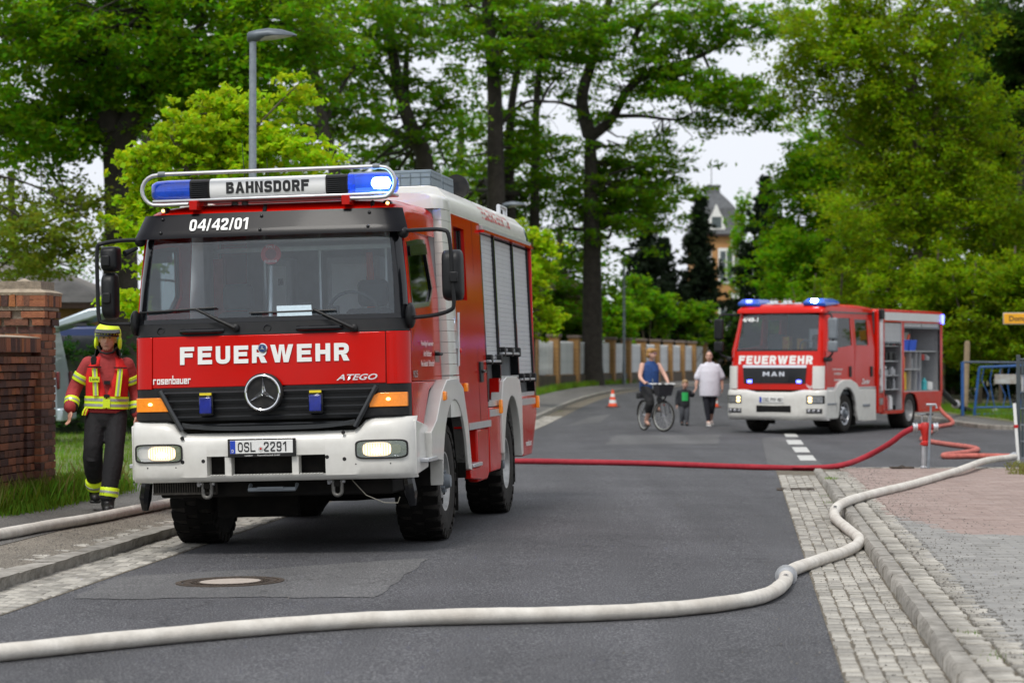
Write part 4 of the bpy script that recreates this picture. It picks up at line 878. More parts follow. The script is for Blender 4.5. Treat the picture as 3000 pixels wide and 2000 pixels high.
# ribbed white fairing between cab and crew cabin
bx = lambda z: 1.255 - .05 * max(0, (z - 1.2)) / 1.75
for s in (-1, 1):
    for i in range(15):
        z0 = 1.48 + i * .1
        MB().loft([[(s * (bx(z) + .005), .55, z), (s * (bx(z) + .022), .75, z), (s * (bx(z) + .02), 1.0, z), (s * bx(z), 1.10, z), (s * (bx(z) - .07), 1.10, z), (s * (bx(z) - .07), .55, z)] for z in (z0, z0 + .003, z0 + .0935, z0 + .0965)]).build('fairing_slat', WHITE, T1, smooth=50)
    MB().loft([[(s * (bx(z) + o), .55, z), (s * (bx(z) + o + .018), .75, z), (s * (bx(z) + o + .016), 1.0, z), (s * (bx(z) + o), 1.10, z), (s * (bx(z) - .07), 1.10, z), (s * (bx(z) - .07), .55, z)] for z, o in ((1.10, .004), (1.47, .004))]).build('fairing_base', WHITE, T1)
    MB().box(*sorted((s * 1.0, s * (bx(2.2) - .03))), .56, 1.09, 1.1, 2.98).build('fairing_core', LGREY, T1)
    MB().tube([(s * 1.275, .93, 1.56), (s * 1.285, .93, 2.05)], .012, 8).box(*sorted((s * 1.26, s * 1.285)), .9, .97, 1.72, 1.8).build('grab_rail', ALU, T1)
    MB().ell((s * 1.285, .95, 1.70), (.02, .025, .03), 8, 6).build('beacon_plug', RED, T1)
def hoop(y, k, e=.3, n=30, a=1.225, z0=2.98, h=.16): return [(a * k * math.copysign(abs(math.cos(PI * i / n)) ** e, math.cos(PI * i / n)), y, z0 + h * k * abs(math.sin(PI * i / n)) ** e) for i in range(n + 1)]
MB().loft([hoop(.46, .94), hoop(.52, .985), hoop(.62, 1.0), hoop(.98, 1.0), hoop(1.06, .985), hoop(1.10, .95)]).build('roof_fairing', WHITE, T1, smooth=50)
# --- crew cabin
for s in (-1, 1):
    O_ = [(1.13, .98), (1.13, 2.0), (1.13, 2.97), (1.9, 2.97), (2.83, 2.97), (2.83, 2.0), (2.83, .98), (1.9, .98)]
    I_ = [(1.20, 2.18), (1.20, 2.5), (1.20, 2.86), (1.5, 2.86), (1.84, 2.86), (1.84, 2.5), (1.84, 2.18), (1.5, 2.18)]
    cdv = side_ring('crew_door', O_, I_, bx, .07, RED, s, T1, .008)
    side_slab('crew_window', [(1.20, 2.18), (1.20, 2.86), (1.84, 2.86), (1.84, 2.18)], lambda z: bx(z) - .05, .004, SIDEG, s, cdv)
    side_slab('window_seal', [(1.80, 2.19), (1.80, 2.85), (1.84, 2.85), (1.84, 2.19)], lambda z: bx(z) - .03, .015, BLACKG, s, cdv)
    MB().box(*sorted((s * 1.22, s * 1.262)), 2.36, 2.54, 1.40, 1.60).build('handle_plate', BLACKP, cdv, bevel=.008); MB().box(*sorted((s * 1.25, s * 1.29)), 2.39, 2.56, 1.49, 1.52).build('door_handle', BLACKG, cdv, bevel=.008)
    side_slab('door_gap', [(2.33 - .012, 1.0), (2.33 - .012, 2.96), (2.33, 2.96), (2.33, 1.0)], lambda z: bx(z) + .0015, .01, CHASSIS, s, cdv)
    side_slab('reflective_strip', [(1.56, .955), (1.56, 1.02), (2.95, 1.02), (2.95, .955)], lambda z: 1.262, .03, ALU, s, T1)
    side_slab('step_well', [(1.5, .62), (1.5, .95), (2.10, .95), (2.10, .52)], lambda z: 1.16, .05, RED, s, T1)
    side_slab('skirt_panel', [(2.10, .44), (2.10, .95), (2.83, .95), (2.83, .50), (2.7, .44)], lambda z: 1.25, .1, RED, s, T1, .02)
    m = MB().box(*sorted((s * 1.02, s * 1.29)), 1.58, 2.14, .60, .635); m.build('crew_step', ALU, T1, bevel=.005)
    side_slab('step_edge', [(1.52, .50), (1.52, .592), (2.2, .592), (2.2, .46)], lambda z: 1.27, .06, RED, s, T1, .01)
    MB().box(*sorted((s * .95, s * 1.18)), 1.28, 1.31, .22, .85).build('mud_flap', CHASSIS, T1); MB().box(*sorted((s * .85, s * 1.2)), 4.98, 5.01, .30, .9).build('mud_flap', CHASSIS, T1)
    # side lettering
    for tx, z, w_ in (('Freiwillige Feuerwehr', 1.755, .62), ('Amt Altdöbern', 1.675, .40), ('Neu-Seeland / Bahnsdorf', 1.59, .66)):
        text('door_lettering', tx, LETW, T1, (s * 1.193, -.22, z), w_ * s, .055, face='+x', bold=.01)
    text('model_number', '925', M('grey_lettering', (.2, .22, .22), .4), T1, (s * 1.192, -.82, 1.50), .22 * s, .06, face='+x', bold=.02)
# interior
MB().box(-1.1, 1.1, -.85, 2.8, .98, 1.05).build('cabin_floor', DGREY, T1); MB().box(-1.15, 1.15, 2.74, 2.80, 1.0, 2.95).build('cabin_rear_wall', LGREY, T1)
MB().box(-1.12, 1.12, -.94, -.60, 1.05, 1.93).box(-1.10, 1.10, -1.08, -.62, 1.86, 1.965).build('dashboard', DGREY, T1, bevel=.03)
MB().box(-1.1, 1.1, .5, 2.8, 2.90, 2.94).build('cabin_ceiling', LGREY, T1)
def seat(x, y, sc=1):
    q = empty('seat', (x, y, 1.05), parent=T1)
    MB().box(-.25, .25, -.25, .25, .1, .42).build('cushion', DGREY, q, bevel=.06, seg=3); MB().loft([[(-.25, .2, .4), (.25, .2, .4), (.25, .34, .4), (-.25, .34, .4)], [(-.24, .27, .85), (.24, .27, .85), (.24, .4, .85), (-.24, .4, .85)], [(-.17, .30, 1.05), (.17, .30, 1.05), (.17, .41, 1.05), (-.17, .41, 1.05)]]).build('backrest', DGREY, q, bevel=.05, seg=3)
    MB().box(-.14, .14, .31, .41, 1.06, 1.30).build('headrest', DGREY, q, bevel=.05, seg=3)
seat(.62, -.05); seat(-.62, -.05)
for x in (-.7, 0, .7): seat(x, 2.1)
for x, w_ in ((-.42, .28), (.30, .5)):
    q = empty('cabinet', (x, .98, 1.05), parent=T1); MB().box(-w_ / 2, w_ / 2, 0, .3, .4, 1.55).build('cabinet_body', LGREY, q, bevel=.02)
    MB().box(-w_ / 2 + .05, w_ / 2 - .05, -.012, 0, .85, 1.48).build('cabinet_door', M('cabinet_white', (.8, .8, .78), .5, var=.05), q, bevel=.01); MB().box(w_ / 2 - .12, w_ / 2 - .08, -.03, -.01, 1.3, 1.36).build('cabinet_latch', BLACKP, q)
MB().box(-1.0, 1.0, .9, 1.0, 2.66, 2.70).box(-.52, -.50, .9, .94, 1.9, 2.68).box(.62, .64, .9, .94, 1.9, 2.68).box(.0, .02, .9, .94, 1.9, 2.68).build('cabin_rack', ALU, T1)
MB().cyl((.52, .75, 1.9), (.50, .78, 2.62), .05, .03, 12).build('folded_cone', M('cone_orange', (.75, .12, .04), .6, var=.1), T1)
MB().box(-.95, -.86, .7, .8, 1.9, 2.6).box(-.45, -.3, .5, .6, 1.95, 2.1).build('red_kit', M('kit_red', (.4, .04, .03), .6, var=.2), T1)
sw = empty('steering_wheel', (.62, -.55, 2.02), (R(-62), 0, 0), parent=T1)
MB().tube([(.22 * math.cos(a), .22 * math.sin(a), 0) for a in (2 * PI * k / 28 for k in range(29))], .016, 8).build('steering_rim', DGREY, sw); MB().cyl((0, 0, -.15), (0, 0, -.02), .05, .07, 12).box(-.2, .2, -.02, .02, -.03, -.01).build('steering_boss', BLACKP, sw)
pd = empty('stop_paddle', (-.07, -.72, 2.16), (R(-8), 0, 0), parent=T1)
MB().cyl((0, 0, -.2), (0, 0, .3), .018, .014, 10).build('paddle_handle', LGREY, pd); MB().lathe([(0, -.012), (.088, -.012), (.088, .012), (0, .012)], (0, 0, .40), 'y', 28).build('paddle_rim', M('paddle_red', (.45, .03, .03), .4), pd)
MB().lathe([(0, -.014), (.048, -.014), (.048, .0), (0, 0)], (0, 0, .40), 'y', 24).build('paddle_face', M('paddle_dark', (.16, .02, .02), .4), pd); text('paddle_lettering', 'HALT', LETW, pd, (0, -.0145, .465), .085, .022, bold=.01); text('paddle_lettering', 'FEUERWEHR', LETW, pd, (0, -.0145, .337), .11, .022, bold=.01)
pp_ = MB().surf(lambda u, v: (.06 + .30 * u - .03 * v, -1.03 + .10 * v, 1.985 + .12 * v), [0, .5, 1], [0, 1], back=lambda u, v: (.06 + .30 * u - .03 * v, -1.027 + .10 * v, 1.985 + .12 * v)); pp_.build('paper_sheet', M('paper', (.8, .8, .78), .7, vs=40, var=.06), T1)
MB().box(.10, .28, -.70, -.62, 1.94, 2.14).build('radio_unit', BLACKP, T1, bevel=.02); MB().box(.42, .52, -.72, -.66, 1.94, 2.1).build('phone_cradle', BLACKP, T1, bevel=.01)
# wipers, cowl handles
def sk3(x, z, o): return (x, skin(x, z, o), z)
for (pv, jt, b0, b1) in (((-.27, 1.925), (-.62, 2.095), (-1.12, 2.075), (-.44, 2.10)), ((.74, 1.895), (.40, 2.06), (-.15, 2.045), (.585, 2.05))):
    q = empty('wiper', (0, 0, 0), parent=T1)
    MB().tube([sk3(*pv, .03), sk3((pv[0] + jt[0]) / 2, (pv[1] + jt[1]) / 2, .045), sk3(*jt, .03)], [.02, .014, .010], 8).build('wiper_arm', BLACKP, q)
    MB().tube([sk3(b0[0] + (b1[0] - b0[0]) * k / 8, b0[1] + (b1[1] - b0[1]) * k / 8, .018 + .006 * math.sin(PI * k / 8)) for k in range(9)], .009, 6).build('wiper_blade', BLACKP, q)
    MB().lathe([(.032, .03), (.032, -.03), (.02, -.04), (0, -.042)], sk3(*pv, 0), 'y', 14).build('wiper_pivot', BLACKP, q)
for x0, x1 in ((-.75, -.38), (.255, .64)): MB().tube([sk3(x0 + (x1 - x0) * k / 6, 1.905, .02 if 0 < k < 6 else -.01) for k in range(7)], .022, 10).build('cowl_handle', BLACKG, cw)
for x in (-.93, .0): MB().lathe([(.035, .01), (.035, -.003), (.028, -.004), (.028, .01)], sk3(x, 1.915, -.004), 'y', 20, caps=False).build('cowl_cap', BLACKG, cw)
# mirrors
def mirror(s, arm, heads):
    q = empty('wing_mirror', (0, 0, 0), parent=T1); MB().tube(smoothpath([(s * x, y, z) for x, y, z in arm], 4), .017, 8).build('mirror_arm', BLACKP, q)
    for (x0, x1, z0, z1) in heads:
        w_ = (x1 - x0) / 2; cx_ = s * (x0 + x1) / 2; ring = lambda k, y: [(cx_ + w_ * k * math.copysign(abs(math.cos(a)) ** .4, math.cos(a)), y, (z0 + z1) / 2 + (z1 - z0) / 2 * k * math.copysign(abs(math.sin(a)) ** .3, math.sin(a))) for a in (2 * PI * i / 24 for i in range(24))]
        h = MB().loft([ring(.62, -1.13), ring(.86, -1.11), ring(.98, -1.06), ring(1.0, -.99), ring(.96, -.97)]).build('mirror_head', BLACKP, q, smooth=50); MB().loft([ring(.92, -.969), ring(.92, -.965)]).build('mirror_glass', CHROME, h)
        zc = (z0 + z1) / 2 - .02; MB().box(*sorted((s * (x1 - .03), s * (x1 - .10))), -1.16, -1.06, zc - .045, zc + .045).build('mirror_clamp', BLACKP, h, bevel=.01)
    MB().ell((s * 1.19, -.98, 1.99), (.045, .08, .11), 12, 10).build('arm_foot', BLACKP, q); MB().ell((s * 1.14, -.95, 2.69), (.05, .06, .05), 12, 8).build('arm_foot', BLACKP, q)
mirror(-1, [(1.14, -.95, 2.70), (1.28, -1.03, 2.695), (1.42, -1.12, 2.67), (1.465, -1.13, 2.62), (1.47, -1.13, 2.3), (1.465, -1.13, 2.05), (1.43, -1.12, 2.0), (1.3, -1.05, 1.985), (1.19, -1.0, 1.985)], [(1.30, 1.455, 2.435, 2.65), (1.325, 1.455, 2.03, 2.425)])
mirror(1, [(1.14, -.95, 2.70), (1.28, -1.03, 2.70), (1.50, -1.12, 2.69), (1.56, -1.13, 2.62), (1.575, -1.13, 2.3), (1.585, -1.13, 2.08), (1.55, -1.12, 2.02), (1.4, -1.05, 1.985), (1.19, -1.0, 1.97)], [(1.475, 1.655, 2.10, 2.53)])
MB().tube([(-1.16, -.98, 2.63), (-1.24, -1.08, 2.58)], [.014, .03], 8).build('kerb_mirror', BLACKP, T1)
# light bar and its guard rail
lb = empty('light_bar', (0, -.78, 3.115), parent=T1)
def lbr(x, k=1.0): return [(x, .16 * k * math.copysign(abs(math.cos(a)) ** .7, math.cos(a)), .0 + .094 * k * math.copysign(abs(math.sin(a)) ** .4, math.sin(a))) for a in (2 * PI * i / 24 for i in range(24))]
MB().box(-1.03, 1.05, -.165, .165, -.105, -.078).build('bar_base', ALU, lb, bevel=.01)
MB().loft([lbr(-.525), lbr(.48)]).build('bar_sign', M('sign_white', (.8, .8, .8), .35, var=.02), lb, smooth=40)
for a, b in ((-.70, -.527), (.482, .672)):
    sp_ = MB().loft([lbr(a, .99), lbr(b, .99)]).build('speaker_grille', BLACKP, lb, smooth=40); m = MB()
    for i in range(8): m.box(a + .015, b - .015, -.168, -.15, -.066 + i * .017, -.060 + i * .017)
    m.build('grille_slots', BLACKG, sp_)
MB().loft([lbr(-.702), lbr(-.9), lbr(-1.0, .95), lbr(-1.045, .75), lbr(-1.06, .4)]).build('beacon_dome', BLUEL, lb, smooth=50, label='unlit deep blue end of the light bar')
bd = MB().loft([lbr(.674), lbr(.9), lbr(1.0, .95), lbr(1.05, .75), lbr(1.07, .4)]).build('beacon_dome', BLUEG, lb, smooth=50, label='flashing blue end of the light bar')
MB().loft([[(x, -.06 + .09 * k * math.cos(a), .005 + .052 * k * math.sin(a)) for a in (2 * PI * i / 16 for i in range(16))] for x, k in ((.86, .3), (.88, .9), (.94, 1.0), (1.0, .9), (1.02, .3))]).build('flash_lamp', BLUEON, bd, smooth=60)
block('sign_lettering', 'BAHNSDORF', LETB, lb, (-.02, -.1625, .002), .72, .098, gap=.13, t=.25)
q = empty('guard_rail', (0, -.98, 3.115), parent=T1)
pts = [(-.70, .0, -.125), (-.92, 0, -.128)] + [(-.97 - .135 * math.sin(a), 0, .0 - .13 * math.cos(a)) for a in (PI * k / 10 for k in range(1, 10))] + [(-.93, 0, .135), (0, 0, .135), (.93, 0, .135)] + [(.97 + .115 * math.sin(a), 0, 0 + .13 * math.cos(a)) for a in (PI * k / 10 for k in range(1, 10))] + [(.92, 0, -.128), (.68, 0, -.125)]
MB().tube(pts, .017, 10).build('rail_tube', M('rail_aluminium', (.5, .5, .51), .4, metal=.7, var=.06), q)
for x in (-.93, .93): MB().cyl((x - .03, 0, .135), (x + .03, 0, .135), .023, n=12).build('rail_sleeve', GREYP, q)
for x in (-.66, .66): MB().box(x - .03, x + .04, -.03, .25, -.18, -.10).build('rail_bracket', RED, q, bevel=.005); MB().box(x - .06, x + .06, .1, .25, -.14, -.09).build('bar_foot', RED, q)
for x, h in ((-.42, .62), (-.20, .45)): MB().tube([(x, -.1, 2.99), (x - .03, -.08, 2.99 + h)], [.006, .002], 6).build('aerial', BLACKP, T1)
for x in (-.37, -.28): MB().lathe([(.03, 0), (.028, .03), (.012, .05), (.0, .055)], (x, -.7, 2.985), 'z', 12).build('aerial_foot', GREYP, T1)
# --- body with roller shutters
MB().prism([(1.20, 2.96), (1.205, 3.0), (1.17, 3.12), (1.08, 3.22), (1.0, 3.235), (-1.0, 3.235), (-1.08, 3.22), (-1.17, 3.12), (-1.205, 3.0), (-1.20, 2.96)], 'y', 1.11, 6.36).build('body_roof', WHITE, T1, smooth=50, bevel=.006)
MB().prism([(1.198, 2.96), (1.203, 3.0), (1.165, 3.12), (1.07, 3.215), (-1.07, 3.215), (-1.165, 3.12), (-1.203, 3.0), (-1.198, 2.96)], 'y', 6.365, 6.56).build('rear_lamp_band', M('dark_blue_lens', (.01, .035, .12), .15, coat=.7, var=.2), T1, bevel=.02)
for s in (-1, 1):
    side_slab('gutter_strip', [(2.86, 2.915), (2.86, 2.955), (6.56, 2.955), (6.56, 2.915)], lambda z: 1.235, .06, ALU, s, T1); side_slab('gutter_trim', [(2.84, 2.885), (2.84, 2.91), (6.58, 2.91), (6.58, 2.885)], lambda z: 1.255, .06, RED, s, T1)
    sl = lambda x, y, z: (s * (1.172 - (z - 3.115) * .95 + .006 if z > 3.115 else 1.206 - (z - 3.0) * .29 + .006), y, z)
    block('roof_lettering', 'FEUERWEHR 112', LETR, T1, (s * 1.17, 4.15, 3.105), 1.95 * s, .13, face='+x', conform=sl)
    MB().tube([(s * 1.02, 5.5, 3.23), (s * 1.02, 5.5, 3.32), (s * 1.02, 6.0, 3.32), (s * 1.02, 6.0, 3.23)], .025, 8).build('ladder_rail', ALU, T1)
    cols = [(2.90, 3.78, 1.66, 1.20), (3.84, 5.16, 1.74, 1.44), (5.22, 6.42, 1.46, 1.25)]
    MB().box(*sorted((s * .55, s * .58)), 2.86, 6.45, 1.15, 2.9).build('locker_back', LGREY, T1)
    MB().box(*sorted((s * .55, s * 1.20)), 2.86, 6.46, 2.885, 2.955).build('locker_top', GREYP, T1)
    for (y0, y1, zb, zf_) in cols:
        sh = empty('roller_shutter', (s * 1.2, y0, zb), parent=T1); nsl = int((2.885 - zb) / .047); L_ = y1 - y0
        me = MB().loft([[(0, .0, 0), (s * .003, .0, .004), (s * .003, 0, .041), (0, 0, .0455), (-s * .006, 0, .0455), (-s * .006, 0, 0)], [(0, L_, 0), (s * .003, L_, .004), (s * .003, L_, .041), (0, L_, .0455), (-s * .006, L_, .0455), (-s * .006, L_, 0)]]).mesh('slat', 30)
        me.materials.append(SHUT)
        for i in range(nsl): z = zb + i * .047; place(obj('slat', me, SHUT, sh), (s * (bx(z) - .03) - s * 1.2, 0, i * .047))
        MB().box(*sorted((s * .02, s * .08)), .03, L_ - .03, -.07, -.045).build('shutter_rail', ALU, sh, bevel=.006)
        for k in range(2 if L_ < 1 else 3):
            yy = .1 + (L_ - .2) * k / (1 if L_ < 1 else 2); MB().box(*sorted((s * .0, s * .085)), yy - .05, yy + .05, -.09, .01).build('handle_end', BLACKP, sh, bevel=.012)
        MB().box(*sorted((s * -.01, s * .035)), 0, L_, -.035, -.002).build('bottom_bar', ALU, sh)
        MB().box(*sorted((s * .58, s * 1.19)), y0, y1, zf_ - .03, zf_).build('locker_floor', LGREY, T1); MB().box(*sorted((s * 1.19, s * 1.245)), y0, y1, zf_ - .05, zf_ + .012).build('locker_sill', ALU, T1)
        MB().box(*sorted((s * .75, s * 1.0)), y0 + .06, y1 - .1, zf_, zf_ + .32).build('stowed_case', GREYP, T1, bevel=.01)
    for y in (2.87, 3.81, 5.19, 6.445):
        MB().loft([[(s * (bx(z) - .0), y - .028, z), (s * (bx(z) - .0), y + .028, z), (s * (bx(z) - .09), y + .028, z), (s * (bx(z) - .09), y - .028, z)] for z in (1.2 if y < 3 else 1.25, 2.885)]).build('shutter_post', BLACKG, T1)
        MB().box(*sorted((s * .58, s * 1.16)), y - .015, y + .015, 1.2, 2.885).build('partition', LGREY, T1)
    side_slab('lower_locker', [(2.86, .50), (2.86, 1.14), (3.66, 1.14), (3.66, .62), (3.55, .50)], lambda z: 1.255, .2, RED, s, T1, .015)
    side_slab('locker_strip', [(2.90, 1.05), (2.90, 1.12), (3.62, 1.12), (3.62, 1.05)], lambda z: 1.26, .03, ALU, s, T1)
    arc2 = [(4.37 + .64 * math.cos(a), .58 + .66 * math.sin(a)) for a in (PI * k / 14 for k in range(0, 15))]
    side_slab('rear_fender', [(3.60, .66), (3.60, 1.2), (3.74, 1.40), (4.0, 1.44), (4.75, 1.44), (5.0, 1.40), (5.14, 1.2), (5.14, .60), (5.03, .58)] + arc2 + [(3.72, .66)], lambda z: 1.28, .12, WHITE, s, T1, .025)
    m = MB(); m.loft([[(s * 1.2, y, z) for y, z in arc2], [(s * .62, y, z) for y, z in arc2]], False, False).build('wheel_well', CHASSIS, T1)
    side_slab('arch_panel', [(3.66, 1.14), (3.66, 1.43), (5.16, 1.43), (5.16, 1.2), (5.1, 1.21), (4.9, 1.32), (3.9, 1.32)], lambda z: 1.245, .1, RED, s, T1)
    side_slab('rear_locker', [(5.16, .62), (5.16, 1.22), (6.5, 1.22), (6.5, 1.0), (6.0, .56), (5.3, .56)], lambda z: 1.255, .2, RED, s, T1, .015)
    side_slab('locker_strip', [(5.2, 1.12), (5.2, 1.19), (6.4, 1.19), (6.4, 1.12)], lambda z: 1.26, .03, ALU, s, T1)
    for yy, zz2 in ((3.55, 1.16), (6.48, 1.16)): MB().box(*sorted((s * 1.255, s * 1.295)), yy - .03, yy + .03, zz2 - .09, zz2 + .05).build('side_marker', AMBER, T1, bevel=.012)
    text('locker_lettering', 'rosenbauer', LETW, T1, (s * 1.258, 5.75, .70), .5 * s, .07, face='+x', bold=.02)
    wheel(T1, s * 1.02, .5, .53, .37, s, .27, dish=.05); wheel(T1, s * 1.02, 4.37, .53, .37, s, .27, dish=-.02)
MB().box(-1.24, 1.24, 6.47, 6.54, .95, 2.95).build('rear_wall', RED, T1, bevel=.02); MB().box(-.55, .55, 6.545, 6.57, 1.1, 2.9).build('rear_shutter', SHUT, T1)
MB().box(-.55, .55, 2.86, 6.4, .95, 2.9).build('tank_box', GREYP, T1); MB().box(-1.1, 1.1, 2.9, 6.4, .9, 1.14).build('subframe', CHASSIS, T1)
MB().cyl((.95, 3.35, .52), (1.1, 3.35, .52), .09, n=14).build('air_tank', CHASSIS, T1)
T1W = Matrix.Translation(T1.location) @ T1.rotation_euler.to_matrix().to_4x4()
def on1(p): return T1W @ Vector(p)
def crate(loc, dims, rz, label):
    q = empty('storage_crate', on1(loc), (0, R(-1.5), R(-8) + rz), label, 'crate'); w_, d_, h_ = dims; CM = M('crate_grey', (.16, .20, .23), .55, vs=5, var=.12)
    MB().box(-w_ / 2 + .02, w_ / 2 - .02, -d_ / 2 + .02, d_ / 2 - .02, 0, h_ - .02).build('crate_shell', CM, q); m = MB()
    MB().box(-w_ / 2, w_ / 2, -d_ / 2, d_ / 2, h_ - .03, h_).build('crate_lid', CM, q, bevel=.006)
    for z in (0, h_ * .5): m.box(-w_ / 2, w_ / 2, -d_ / 2, d_ / 2, z, z + .015)
    n = int(w_ / .09)
    for i in range(n + 1): x = -w_ / 2 + (w_ - .012) * i / n; m.box(x, x + .012, -d_ / 2, d_ / 2, 0, h_ - .03)
    n = int(d_ / .09)
    for i in range(n + 1): y = -d_ / 2 + (d_ - .012) * i / n; m.box(-w_ / 2 + .001, w_ / 2 - .001, y, y + .012, 0.001, h_ - .031)
    m.build('crate_ribs', CM, q, smooth=None)
crate((.62, 1.55, 3.237), (.78, .58, .16), 0, 'grey plastic crate on the engine roof just behind the flashing beacon'); crate((.60, 2.35, 3.237), (.78, .58, .17), 0, 'grey plastic crate on the engine roof beside the black coil')
q = empty('cable_coil', on1((.97, 2.98, 3.237)), (0, R(-1.5), R(-8)), 'black coil standing behind the crates on the engine roof', 'coil')
MB().lathe([(.105, -.05), (.12, -.05), (.12, .05), (.105, .05), (.09, .04), (.09, -.04)], (0, 0, .12), 'y', 28).build('coil_windings', BLACKP, q); MB().lathe([(0, -.03), (.09, -.03), (.09, .03), (0, .03)], (0, 0, .12), 'y', 24).build('coil_core', GREYP, q)
# ================================================================ second fire engine, standing in the side road mouth
T2 = empty('fire_engine', (6.50, 55.3, gz(7, 55) + .0), (0, 0, R(-30)), 'red fire engine with open equipment lockers standing beyond the standpipe', 'fire engine')
def y2(z):
    tb = [(.3, -1.22), (1.0, -1.26), (1.5, -1.24), (1.85, -1.17), (2.72, -.92), (2.95, -.7)]
    for (a, b), (c, d) in zip(tb, tb[1:]):
        if z <= c: return b + (d - b) * max(0, z - a) / (c - a)
    return -.7
def a2(z): return 1.15 if z < 1.9 else 1.15 - .07 * (z - 1.9) / .85
def sk2(x, z, off=0.0, r=.2):
    A = a2(z) + off; X = min(abs(x), A); y = y2(z) - off + .07 * (X / A) ** 2
    if X > A - r: y += r - math.sqrt(max(0, r * r - (X - A + r) ** 2))
    return y
def f2(name, x0, x1, z0, z1, mat, off=0.0, th=.03, nx=20, nz=4, parent=None, taper=0.0, bevel=0):
    us = xs_between(x0 * 1.03, x1 * 1.03, nx); us = [max(min(u / 1.03, x1), x0) for u in us]; vs = [i / nz for i in range(nz + 1)]; sc = lambda x, z: x * (a2(z) + off) / 1.15 * (1 + taper * (z - z0))
    zz = lambda t: z0 + (z1 - z0) * t
    return MB().surf(lambda x, t: (sc(x, zz(t)), sk2(sc(x, zz(t)), zz(t), off), zz(t)), us, vs, back=lambda x, t: (sc(x, zz(t)) * .985, sk2(sc(x, zz(t)), zz(t), off) + th, zz(t))).build(name, mat, parent or T2, smooth=40, bevel=bevel)
fp = f2('front_panel', -1.15, 1.15, 1.0, 1.86, RED2, nz=6)
for s in (-1, 1):
    f2('windscreen_pillar', *sorted((s * .99, s * 1.1499)), 1.861, 2.72, RED2, nx=8, nz=6)
    f2('corner_flap', *sorted((s * .90, s * 1.13)), 1.02, 1.53, WHITE, .03, .03, nx=8)
f2('windscreen_frame', -.99, .99, 1.861, 1.90, BLACKG, -.003, .02, nz=1); f2('windscreen_frame', -.99, .99, 2.68, 2.72, BLACKG, -.003, .02, nz=1)
f2('windscreen', -.99, .99, 1.90, 2.68, WSG, -.01, .004, nz=6)
MB().loft([rring(-.95, 1.03, .03, 2.72), rring(-.90, 1.06, .12, 2.72), rring(-.75, 1.07, .19, 2.72), rring(-.45, 1.08, .23, 2.72), rring(1.2, 1.10, .23, 2.72), rring(1.85, 1.10, .20, 2.72), rring(1.98, 1.09, .1, 2.72)]).build('cab_roof', RED2, T2, smooth=50)
block('lettering', 'FEUERWEHR', LETW, fp, (.0, -1.3, 1.665), 1.80, .19, conform=lambda x, y, z: (x, sk2(x, z, .0) - .004, z), gap=.16, t=.26)
gq = f2('grille', -.74, .74, 1.14, 1.48, BLACKG, .012, .02, taper=.12)
f2('grille_strip', -.76, .76, 1.49, 1.55, CHROME, .02, .03, nz=1)
block('maker_lettering', 'MAN', CHROME, gq, (0, -1.3, 1.35), .52, .10, conform=lambda x, y, z: (x, sk2(x, z, .03) - .004, z), t=.2, gap=.3)
for z in (1.20, 1.25): MB().tube([(x, sk2(x, z, .02), z) for x in (-.35, 0, .35)], .012, 6).build('grille_bar', BLACKP, gq)
for x in (-.60, .60): MB().box(x - .06, x + .06, sk2(x, 1.18, .03), sk2(x, 1.18, 0), 1.15, 1.215).build('grille_flasher', BLUELED, T2, bevel=.015)
text('builder_lettering', 'Ziegler', LETW, fp, (.86, sk2(.86, 1.06) - .006, 1.07), .3, .10, bold=.01, shear=.3)
# bumper
def b2(x): return -1.30 + .06 * (abs(x) / 1.2) ** 2 + (0 if abs(x) < 1.02 else .18 - math.sqrt(max(0, .18 ** 2 - min(.18, abs(x) - 1.02) ** 2)))
xsb = [-1.2, -1.19, -1.16, -1.1, -1.02, -.9, -.7, -.43, -.2, 0, .2, .43, .7, .9, 1.02, 1.1, 1.16, 1.19, 1.2]
def bt2(x): return 1.0 if abs(x) > .62 or abs(x) < .0 else .945
bm = MB().surf(lambda x, t: (x, b2(x) + .09 * max(0, 1 - t * 6) ** 2 + .05 * max(0, (t - .88) / .12) ** 2, .32 + (bt2(x) - .32) * t), xsb, [0, .05, .1, .17, .4, .7, .88, .95, 1], back=lambda x, t: (x * .97, b2(x) + .25, .32 + (bt2(x) - .32) * t))
B2 = bm.build('bumper', WHITE, T2, smooth=40)
MB().box(-.42, .43, b2(0) - .004, b2(0) + .05, .49, .65).build('bumper_opening', CHASSIS, B2, bevel=.02); MB().box(-.7, .7, -1.22, -1.0, .92, 1.04).build('bumper_gap', CHASSIS, T2)
m = MB()
for i in range(6): m.box(-.40, .41, b2(0) - .010, b2(0), .51 + i * .022, .52 + i * .022)
m.build('opening_slats', BLACKP, B2, smooth=None, kind='stuff')
